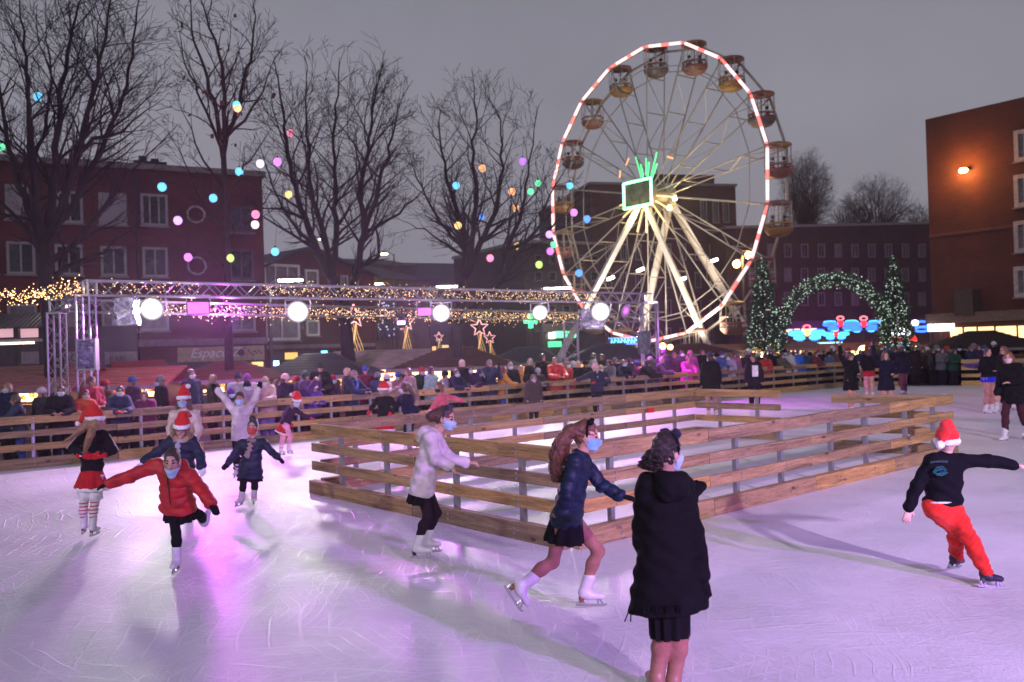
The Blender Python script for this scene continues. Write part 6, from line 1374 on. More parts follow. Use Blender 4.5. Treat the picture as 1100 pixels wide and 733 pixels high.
# navy coat, fur hood and glasses
Y = 10.6
J = jt(Y, head=(195, 461, -.08), neck=(195, 471), shl=(207, 475), shr=(183, 475), ell=(214, 488), wrl=(217, 502, -.1), elr=(169, 486), wrr=(155, 496, -.1), hl=(200, 505, .1), hr=(190, 505, .1), kl=(201, 530, .02), al=(200, 549, .1), kr=(189, 530, .02), ar=(190, 549, .1))
person(J, dict(girth=.86, s=.85, hs=.92, bf=V(0, -1, -.1), fd=V(0, -1, -.25), hairc=(.22, .12, .06), hair='long', hairlen=.1, hat=('santa', W(205, 447, Y + .1)), glasses=True, skin=(.62, .38, .3),
    jacket=dict(c=(.012, .018, .045), t=.035, kind='puffer', quilt=.12, hem=.08, flare=.03, furhood=(.42, .3, .2), scarf=(.35, .34, .4)), gloves=(.75, .74, .78), legs=(DK, .012), feet=(SKW, 'skate')), 'girl with glasses, santa hat and fur trimmed hood crouching right behind the red jacket', 'skaters on the ice', .0105)
# cream coat behind
Y = 12.6
J = jt(Y, head=(197, 430.5), neck=(198, 441), shl=(210, 446), shr=(187, 446), ell=(213, 462), wrl=(207, 478, -.1), elr=(183, 462), wrr=(190, 476, -.1), hl=(204, 482), hr=(194, 482), kl=(205, 506, -.03), al=(204, 529), kr=(193, 506, -.03), ar=(194, 529))
person(J, dict(girth=.86, s=.86, hs=.92, bf=V(0, -1, 0), fd=V(-.08, -1, -.1), hairc=(.12, .045, .03), hair='long', hairlen=.36, hat=('santa', W(202, 415, Y)), mask=MASKB, skin=(.62, .38, .3), jacket=dict(c=(.58, .48, .38), t=.035, kind='puffer', quilt=.12, hem=.12, flare=.04), gloves=(.6, .02, .03), legs=((.3, .1, .1), .006, STRIPE), feet=(SKW, 'skate')),
    'girl in a cream padded coat and santa hat, behind the fur hood', 'skaters on the ice', .012)
# white jacket arms up
Y = 14.0
J = jt(Y, head=(258, 429), neck=(258.5, 438), shl=(266.5, 441), shr=(250.5, 441), ell=(274, 428), wrl=(277.5, 418), elr=(242, 429), wrr=(233.5, 419), hl=(263, 470), hr=(254, 470), kl=(263, 489, -.03), al=(262, 505), kr=(254, 489, -.03), ar=(254, 505))
person(J, dict(girth=.86, s=.80, hs=.92, bf=V(0, -1, 0), fd=V(-.1, -1, -.1), hairc=(.03, .02, .016), hair='bun', bunv=V(0, -.06, .1), mask=MASKB, skin=(.5, .3, .22), jacket=dict(c=(.62, .58, .56), t=.025, kind='knit', hem=.03, flare=.01), gloves=BLK, legs=(DK, .01), feet=(SKW, 'skate')),
    'child in a white zipped jacket throwing both arms up in the air', 'skaters on the ice', .013)
# pink legs by the fence
Y = G(305, 490)[1]
J = jt(Y, head=(318.5, 431.5, -.1), neck=(315.5, 438), shl=(318.5, 441, -.1), shr=(310, 438, .1), ell=(325, 446, -.12), wrl=(333, 449, -.15), elr=(305, 447, .1), wrr=(311, 455, .05), hl=(307, 457, -.05), hr=(303, 457, .08), kl=(312, 469, -.08), al=(310, 482, -.03), kr=(304, 470, .08), ar=(302, 483, .08))
person(J, dict(girth=.86, s=.74, hs=.92, bf=V(.8, -.6, 0), fd=V(.5, -1, -.1), hairc=(.3, .17, .1), hair='long', hairlen=.22, hat=('santa', W(313, 424, Y)), mask=(.55, .6, .75), jacket=dict(c=(.03, .012, .04), t=.016, hem=-.05), gloves=(.5, .01, .03), skirt=(REDC, .2, .08, (.8, .7, .8)), legs=((.72, .32, .42), .005), legname='pink_tights', feet=((.75, .6, .7), 'skate'), tdl=V(.8, -.5, 0), tdr=V(.8, -.5, 0)),
    'small santa hatted girl with pink tights leaning forward by the back fence', 'skaters on the ice', .016)
# santa from behind, middle
Y = 18.2
J = jt(Y, head=(411, 420), neck=(412, 427), shl=(405.5, 430, .05), shr=(420, 429.5, -.05), ell=(400, 437, .08), wrl=(397.5, 441, .0), elr=(425, 438, -.05), wrr=(421.5, 443, -.1), hl=(409, 453, .03), hr=(417, 453, -.03), kl=(411, 467), al=(412, 479), kr=(416, 467), ar=(416, 479))
person(J, dict(s=.8, hs=.92, bf=V(-.3, 1, 0), fd=V(-.7, .5, 0), hairc=(.3, .2, .12), hair='long', hairlen=.1, hat=('santa', W(419, 418, Y)), jacket=dict(c=BLK, t=.016, hem=.0, cuff=(.8, .75, .8)), gloves=(.5, .01, .02), skirt=(REDC, .2, .1, (.8, .7, .8)), legs=((.3, .1, .1), .005, STRIPE), legname='striped_stockings', feet=(SKW, 'skate')),
    'santa hatted girl in black seen from behind with red mittens, beyond the inner barrier', 'skaters on the ice', .016)
Y = 18.6
J = jt(Y, head=(434, 417.5), neck=(435.5, 424), shl=(430, 428, .12), shr=(440, 427, -.12), ell=(427, 436, .12), wrl=(422, 441, .1), elr=(443, 437, -.14), wrr=(449, 442, -.1), hl=(438, 446, .06), hr=(443, 446, -.06), kl=(436, 462), al=(440, 476), kr=(441, 462), ar=(446, 476))
person(J, dict(s=.8, hs=.92, bf=V(-1, .1, 0), fd=V(-.9, .2, 0), hairc=(.10, .05, .035), hair='puff', bunv=V(0, -.1, .1), tail=[[(W(439, 414, Y), .05), (W(444, 424, Y), .05), (W(445, 432, Y), .025)]], mask=(.6, .65, .75), jacket=dict(c=NAVY, t=.02, hem=.06), gloves=(.4, .01, .02), legs=(DK, .006), feet=(SKW, 'skate')),
    'girl in a dark jacket with a high ponytail skating left beside the mitten santa', 'skaters on the ice', .016)
Y = 20.5
J = jt(Y, head=(472, 416.5, -.1), neck=(475, 422), shl=(479, 426, .12), shr=(471, 428, -.12), ell=(488, 428, .15), wrl=(497, 431, .15), elr=(466, 437, -.15), wrr=(461, 443, -.1), hl=(481, 445, .08), hr=(475, 446, -.08), kl=(480, 458), al=(482, 471), kr=(474, 458), ar=(476, 471))
person(J, dict(s=.82, hs=.95, bf=V(-.8, -.5, 0), fd=V(-.8, -.6, -.1), hairc=(.18, .07, .04), hair='bob', mask=DK, jacket=dict(c=(.55, .11, .14), t=.02, hem=.06), legs=(DK, .006), feet=(SKW, 'skate')),
    'girl in a pink jumper and black mask stretching an arm along behind the inner barrier', 'skaters on the ice', .017)
Y = 24.6
J, sp = pose(*W(572, 400, Y)[:2], 1.33, 10, 'down', ha=15, lean=.15)
sp.update(hairc=(.08, .05, .03), hair='bob', jacket=dict(c=(.05, .036, .032), t=.05, hem=.15, flare=.1, hood=True), legs=(DK, .01), feet=(DK, 'skate'), hat=('band', (.2, .1, .25)), mask=(.5, .35, .45))
person(J, sp, 'child in a wide dark brown cape with a headband, in front of the red anoraks', 'skaters on the ice', .02)
Y = 26.0
J, sp = pose(*W(641, 400, Y)[:2], 1.55, -35, ('bent', 'out'), ha=-60, lean=.1)
sp.update(hairc=(.5, .36, .3), hair='long', hairlen=.3, hat=('beanie', (.7, .36, .42)), jacket=dict(c=(.02, .02, .05), t=.03, hem=.05), gloves=(.5, .01, .02), legs=(DK, .01), feet=(SKW, 'skate'))
person(J, sp, 'fair haired girl with a pink hat, navy jacket and red gloves by the back fence', 'skaters on the ice', .021)
# beige jacket
Y = G(452, 606)[1]
J = jt(Y, head=(478.5, 450), neck=(470, 463), shl=(468, 470, .13), shr=(462, 471, -.13), ell=(481, 491, .16), wrl=(501, 497.5, .1), elr=(468, 494, -.18), wrr=(483, 500, -.16), hl=(456, 522, .09), hr=(451, 523, -.08), kl=(469, 551, .08), al=(457.5, 580, .1), kr=(460, 554, -.08), ar=(448, 586, -.06))
person(J, dict(girth=.86, s=.9, hs=.98, bf=V(1, -.05, 0), fd=V(1, -.28, -.08), hairc=(.085, .032, .02), hair='bun', bunv=V(-.11, 0, .05), skin=(.52, .31, .23), mask=MASKB, hat=('band', (.02, .03, .07), (.02, .03, .07)),
    tail=[[(W(470, 446, Y), .065), (W(464, 447, Y), .06)]], jacket=dict(c=(.56, .50, .50), t=.028, kind='knit', hem=.06, flare=.02, hood=True, wob=.006), skirt=(BLK, .19, .04), legs=((.022, .010, .022), .004), legname='leggings', feet=(SKW, 'skate', (.03, .015, .02)), tdl=V(1, .1, 0), tdr=V(1, 0, 0), hdl=V(1, -.1, .0), hdr=V(.5, -.1, -.75), curl=.8),
    'girl in a pale beige hooded jacket and dark leggings gliding right past the near barrier', 'skaters on the ice', .0085)
# navy puffer
Y = G(618, 660)[1]
J = jt(Y, head=(630.5, 469), neck=(623.5, 483), shl=(625, 494, .14), shr=(618, 496, -.14), ell=(646, 521, .12), wrl=(667, 533, .05), elr=(608, 531, -.16), wrr=(601, 559, -.1), hl=(613, 556, .09), hr=(604, 557, -.09), kl=(643, 592, .08), al=(628.5, 633, .08), kr=(594, 604, -.09), ar=(562, 628, -.12))
person(J, dict(girth=.88, s=.93, hs=.98, bf=V(1, -.06, 0), fd=V(1, -.15, -.14), hairc=(.15, .058, .028), hair='bun', bunv=V(-.1, 0, .06), curl_hair=.009, skin=(.5, .29, .21), mask=(.25, .55, .8), hat=('band', BLK, BLK),
    tail=[[(W(621, 461, Y), .04), (W(612, 463, Y - .02), .045), (W(604, 474, Y - .04), .058), (W(599, 491, Y - .05), .052), (W(597, 508, Y - .05), .022)]],
    jacket=dict(c=(.004, .011, .034), t=.026, kind='puffer', quilt=.075, hem=.04, flare=.02, wob=.004), gloves=BLK, skirt=(BLK, .2, .07), legs=(TIGHT, .003), legname=LEG,
    feet=(SKW, 'skate', (.25, .1, .05)), tdl=V(1, -.1, -.0), tdr=V(.62, 0, -1.0), hdl=V(1, -.1, -.25), hdr=V(-.2, 0, -1)), 'girl in a navy quilted jacket with a long curly ponytail striding right and pushing forward', 'skaters on the ice', .0075)
locks(byl('girl in a pale beige'), [(W(470, 446, G(452, 606)[1]), .06), (W(464, 447, G(452, 606)[1]), .055), (W(462, 450, G(452, 606)[1]), .03)], 60, .006, hairm((.085, .032, .02)), .008, .0035)
locks(byl('girl in a navy quilted'), [(W(614, 462, Y), .04), (W(605, 472, Y - .02), .055), (W(600, 488, Y - .04), .055), (W(597, 503, Y - .05), .04), (W(598, 517, Y - .05), .02)], 150, .008, hairm((.15, .058, .028)), .018, .0055)
# black coat, nearest
Y = G(716, 748)[1]
J = jt(Y, head=(717, 487), neck=(713, 505, -.02), shl=(695, 522, -.02), shr=(733, 523, .04), ell=(690, 575, .05), wrl=(697, 612, .1), elr=(746, 577, .03), wrr=(753, 617, -.02), hl=(708, 620), hr=(727, 620), kl=(712, 680, .03), al=(706, 724), kr=(731, 682, .03), ar=(724, 727))
person(J, dict(s=.94, hs=.98, bf=V(.3, 1, 0), fd=V(.85, .65, -.05), hairc=(.022, .012, .01), hair='bun', bunv=V(-.10, 0, -.02), curl_hair=.008, skin=(.55, .33, .25), mask=(.4, .6, .75), hat=('band', BLK, (.03, .025, .06)),
    jacket=dict(c=(.006, .006, .007), t=.03, kind='knit', hem=.17, flare=.085, hood=True, wob=.005, crease=.55), gloves=BLK, girth=.92, skirt=(BLK, .38, -.045), legs=(TIGHT, .003), legname=LEG, feet=((.36, .17, .12), 'skate', (.2, .1, .06)), tdl=V(-.1, 1, 0), tdr=V(.3, 1, 0)),
    'girl in a long black hooded coat with a black bow, nearest the camera', 'skaters on the ice', .0072)
bp = [o for o in col.objects if o.get('label', '').startswith('girl in a long black hooded')][0]; of_ = -V(*bp.location)
locks(bp, [(W(704, 490, Y - .05), .05), (W(699, 499, Y - .06), .055), (W(701, 505, Y - .04), .03)], 90, .012, hairm((.022, .012, .01)), .018, .004)
# her other arm, reaching forward in a black mitten, and the hood laces
a_, b_, c_ = W(731, 527, Y + .12), W(739, 537, Y + .3), W(747, 527, Y + .42)
ar_ = surf('reaching_arm', union([cone(a_, b_, .062, .055), cone(b_, c_, .055, .04), ] + [cone(c_, c_ + V(.05, .05, .02), .036, .036), cone(c_ + V(.02, .02, 0), c_ + V(.02, .06, .05), .016, .013)], .02, 0, wob(.004, 30)), .0085, cloth((.006, .006, .007)), bp, -of_)
lb = MB()
for dx in (0, .035): lb.tube([W(678, 645, Y - .05), W(676, 655, Y - .05) + V(dx * .3, 0, 0), W(671, 668, Y - .05) + V(dx, 0, 0)], .004, 4)
lb.build('hem_cord', BLACK, bp, of_)
fr_ = MB()
for i in range(26): t_ = i / 25; p_ = W(684 + 48 * t_, 652 - 2 * t_, Y - .19 + .02 * math.sin(i)); fr_.tube([p_, p_ - V(rng.gauss(0, .004), 0, rng.uniform(.03, .055))], .0035, 4)
fr_.build('fringe', cloth(BLK), bp, of_)
# boy in red trousers
Y = G(1050, 628)[1]
J = jt(Y, head=(1017, 473), neck=(1016.5, 486), shl=(1000, 496, -.02), shr=(1033, 496, .02), ell=(985, 522, -.06), wrl=(976.5, 546, -.08), elr=(1060, 495, .04), wrr=(1089, 499.5, .06), hl=(1004, 545, -.03), hr=(1021, 544, .03), kl=(1026, 568, .06), al=(1027, 597, .22), kr=(1041, 578, -.04), ar=(1059, 614, -.08))
person(J, dict(girth=.94, s=.88, hs=.98, bf=V(.15, 1, 0), fd=V(.35, 1, 0), hairc=(.05, .03, .02), hair='none', skin=(.64, .42, .35), hat=('santa', W(1010, 478, Y - .2), 1), upz=.9, jacket=dict(c=(.004, .0045, .007), t=.022, hem=-.055, flare=.01, wob=.005), legs=((.60, .02, .012), .018, cloth((.60, .022, .014))), feet=((.016, .012, .035), 'skate', (.03, .03, .03)), tdl=V(.7, .5, -.1), tdr=V(1, .05, -.12), hdl=V(-.25, 0, -1)),
    'boy in bright red trousers, black jumper and santa hat, one arm stretched right', 'skaters on the ice', .008)
bp = [o for o in col.objects if o.get('label', '').startswith('boy in bright red')][0]; of_ = -V(*bp.location)
# back print of the jumper: a small teal emblem with a line of lettering above it
mid_ = (J['shl'] + J['shr']) / 2; ctr = W(1010, 505, Y - .2)
m_ = MB()
def back_pt(u, v_): return W(1010 + u, 505 + v_, Y - .158 + .00002 * u * u * 10)
for P in ([(-9, 3), (-4, -3), (3, -4), (8, 0), (3, 4), (-4, 5), (-9, 3)], [(-6, 2), (0, -1), (6, -1)], [(-5, 6), (2, 7), (9, 3)], [(-2, -3), (1, 4), (4, -3), (6, 3)]): m_.tube([back_pt(q[0] * .85, q[1] * .85) for q in P], .007, 4)
m_.build('back_print', plain((.008, .09, .11), .6, name='teal_print'), bp, of_)
m_ = MB()
for i in range(10): m_.tube([back_pt(-10 + i * 1.9, -7 - .35 * i + .03 * i * i), back_pt(-9.2 + i * 1.9, -9.2 - .35 * i + .03 * i * i)], .004, 4)
m_.build('back_lettering', plain((.06, .12, .14), .6, name='pale_print'), bp, of_)
m_ = MB(); m_.tube([W(992 + 41 * t_, 540.5 - .5 * t_, Y - .13 + .5 * abs(t_ - .5) ** 2) for t_ in np.linspace(.06, .94, 9)], .008, 5); m_.build('shirt_hem', cloth((.7, .66, .7)), bp, of_)

# ------------------------------------------------------------------ skaters further away
def hand_phone(c, a, label):
    t = empty('phone', tuple(c), R(a), label, 'phone', 'phones held up'); m_ = MB(); m_.box((0, 0, 0), (.08, .012, .16)); m_.build('case', BLACK, t)
    m_ = MB(); m_.box((0, .0085, 0), (.07, .004, .14)); m_.build('screen', emit((.6, .75, 1), 2.0, 'phone_screen', False), t)
def sk(px, py, H, a, mode, label, ha=None, lean=0, stride=0, dy=0, vox=None, **k):
    p_ = G(px, py); J, sp = pose(p_[0], p_[1] + dy, H, a, mode, ha, lean, stride=stride)
    sp.update(dict(hairc=(.05, .03, .02), hair='short', legs=(DK, .012), feet=(SKW, 'skate'))); sp.update(k)
    if 'holding a phone' in label: hand_phone(J['wrr'] + V(-.01, -.05, .12), 20, 'phone raised by the woman in the short dark dress')
    return person(J, sp, label, 'skaters on the ice', vox or max(.016, p_[1] * .0009))
sk(765, 445, 1.72, 175, 'down', 'man in a plain black coat and dark cap skating away behind the inner enclosure', ha=200, hat=('cap', (.05, .02, .02)), jacket=dict(c=BLK, t=.035, hem=.25, flare=.06), legs=((.3, .17, .15), .006), gloves=None, feet=((.6, .45, .4), 'skate'), mask=(.3, .5, .5))
sk(811, 439, 1.62, -10, 'down', 'boy in a dark suit jacket open over a white shirt, skating towards the camera', jacket=dict(c=(.015, .012, .02), t=.03, hem=.15, flare=.03, scarf=None), legs=(BLK, .015), feet=(BLK, 'skate'), stride=.06)
bs = [o for o in col.objects if o.get('label', '').startswith('boy in a dark suit')][0]
m_ = MB(); q = V(*bs.location); z0 = 1.62 / 1.68
m_.box((0, -.165, 1.2 * z0), (.17, .05, .34)); m_.build('white_shirt', cloth((.75, .72, .75)), bs)
sk(915, 446, 1.70, 15, ('bent', 'up'), 'woman in a short black dress raising one bare arm, left of the far group', jacket=dict(name='dress', c=BLK, t=.012, hem=.22, flare=.04), legs=((.5, .24, .2), .003), hairc=(.06, .03, .02), hair='bun', stride=.12, ha=60)
sk(934, 425, 1.66, 170, 'bent', 'woman in a dark top and short red skirt skating behind the raised bare arm', jacket=dict(c=BLK, t=.02, hem=-.02), skirt=((.35, .01, .02), .2, .06), legs=((.55, .28, .25), .003), hair='long', hairlen=.15)
sk(953, 446, 1.68, 0, ('bent', 'up'), 'woman in a short dark dress with long brown hair, holding a phone up', jacket=dict(name='dress', c=(.01, .01, .025), t=.012, hem=.22, flare=.04), legs=((.5, .24, .22), .003), hairc=(.12, .05, .03), hair='long', hairlen=.4)
sk(971, 424, 1.70, 185, 'bent', 'skater in a black hoodie with maroon leggings and white skates', jacket=dict(c=(.01, .012, .022), t=.035, hem=.1, hood=True), legs=((.12, .035, .06), .005), hair='short', stride=.1, ha=140)
sk(1063, 444, 1.70, 20, 'bent', 'woman in black with bright blue shorts, left of the group at the right edge', jacket=dict(c=BLK, t=.015, hem=-.06), skirt=((.01, .02, .6), .1, .03), legs=((.42, .2, .17), .003), hair='bun')
sk(1073, 440, 1.66, -120, 'fwd', 'skater in a violet top leaning forward between two dark dressed ones', jacket=dict(c=(.12, .07, .25), t=.02, hem=.0), legs=((.5, .25, .24), .003), lean=.3, stride=.25, hair='long', hairlen=.2)
sk(1081, 442, 1.72, -70, 'bent', 'skater in a loose black jacket and pale tights behind the one at the right edge', jacket=dict(c=BLK, t=.03, hem=.1), legs=((.55, .28, .26), .003), stride=.22, hairc=(.2, .08, .04), hair='long', hairlen=.2)
sk(1091, 473, 1.74, -60, ('bent', 'down'), 'auburn haired skater in a long black sweater and dark red leggings at the right edge', jacket=dict(c=(.008, .008, .01), t=.03, hem=.16, flare=.05), legs=((.05, .012, .025), .004), hairc=(.22, .06, .03), hair='bob', lean=.15, stride=.18, ha=-40, mask=(.6, .45, .5))

# ------------------------------------------------------------------ spectators along the fence
FD = [(-40, 15.2), (0, 16.6), (60, 17.9), (150, 19.4), (300, 21.7), (450, 24.3), (590, 27.3), (700, 30.4), (800, 33.6), (905, 38.2), (960, 37), (1060, 34.5), (1110, 33)]
def fdep(px):
    r_ = ray(px, 395); k = r_[0] / r_[1]; best = None
    for Q in (FP, FQ, [FP[-1], FQ[0]]):
        for (xa, ya), (xb, yb) in zip(Q[:-1], Q[1:]):
            den = (xb - xa) - k * (yb - ya)
            if abs(den) < 1e-6: continue
            t_ = (k * ya - xa) / den
            if -.02 <= t_ <= 1.02:
                y_ = ya + (yb - ya) * t_
                if y_ > 5 and (best is None or y_ < best): best = y_
    if best: return best
    for (a, ya), (b_, yb) in zip(FD[:-1], FD[1:]):
        if a <= px <= b_: return ya + (yb - ya) * (px - a) / (b_ - a)
    return FD[-1][1]
def spec(px, top, row, a, mode, label, **k):
    """px, top: where the crown of the head shows; row: metres behind the fence"""
    Y = fdep(px) + row; p_ = W(px, top, Y); H = float(np.clip(p_[2] + .05, 1.0, 1.95)); hat = k.get('hat'); H -= (.03 if hat else 0); ln = k.pop('lean', .12 if mode == 'rail' else 0)
    J, sp = pose(p_[0], Y, H, a, mode, k.pop('ha', None), ln, base=-.06, tilt=rng.uniform(-.02, .02))
    sp['base'] = -.06; j = k.pop('c', BLK); kd = k.pop('kind', 'knit'); sp.update(dict(hairc=(.04, .025, .018), hair='short', legs=(DK, .02), feet=(BLK, 'shoe')))
    jd = dict(c=j, t=k.pop('t', .035), kind=kd, hem=k.pop('hem', .12), flare=.04); jd.update(k.pop('jk', {})); sp['jacket'] = jd; sp.update(k)
    if sp.get('mask') is True: sp['mask'] = rng.choice([(.45, .65, .8), (.55, .68, .78), (.62, .62, .68)])
    if mode == 'phone': hand_phone((J['wrl'] + J['wrr']) / 2 + sp['bf'] * .1 + V(0, 0, .1), a, 'phone held up by the ' + ('man in striped sleeves' if px > 500 else 'spectator in purple sleeves'))
    return person(J, sp, label, 'spectators behind the back fence', max(.0155, Y * .00088))
RSK = .45
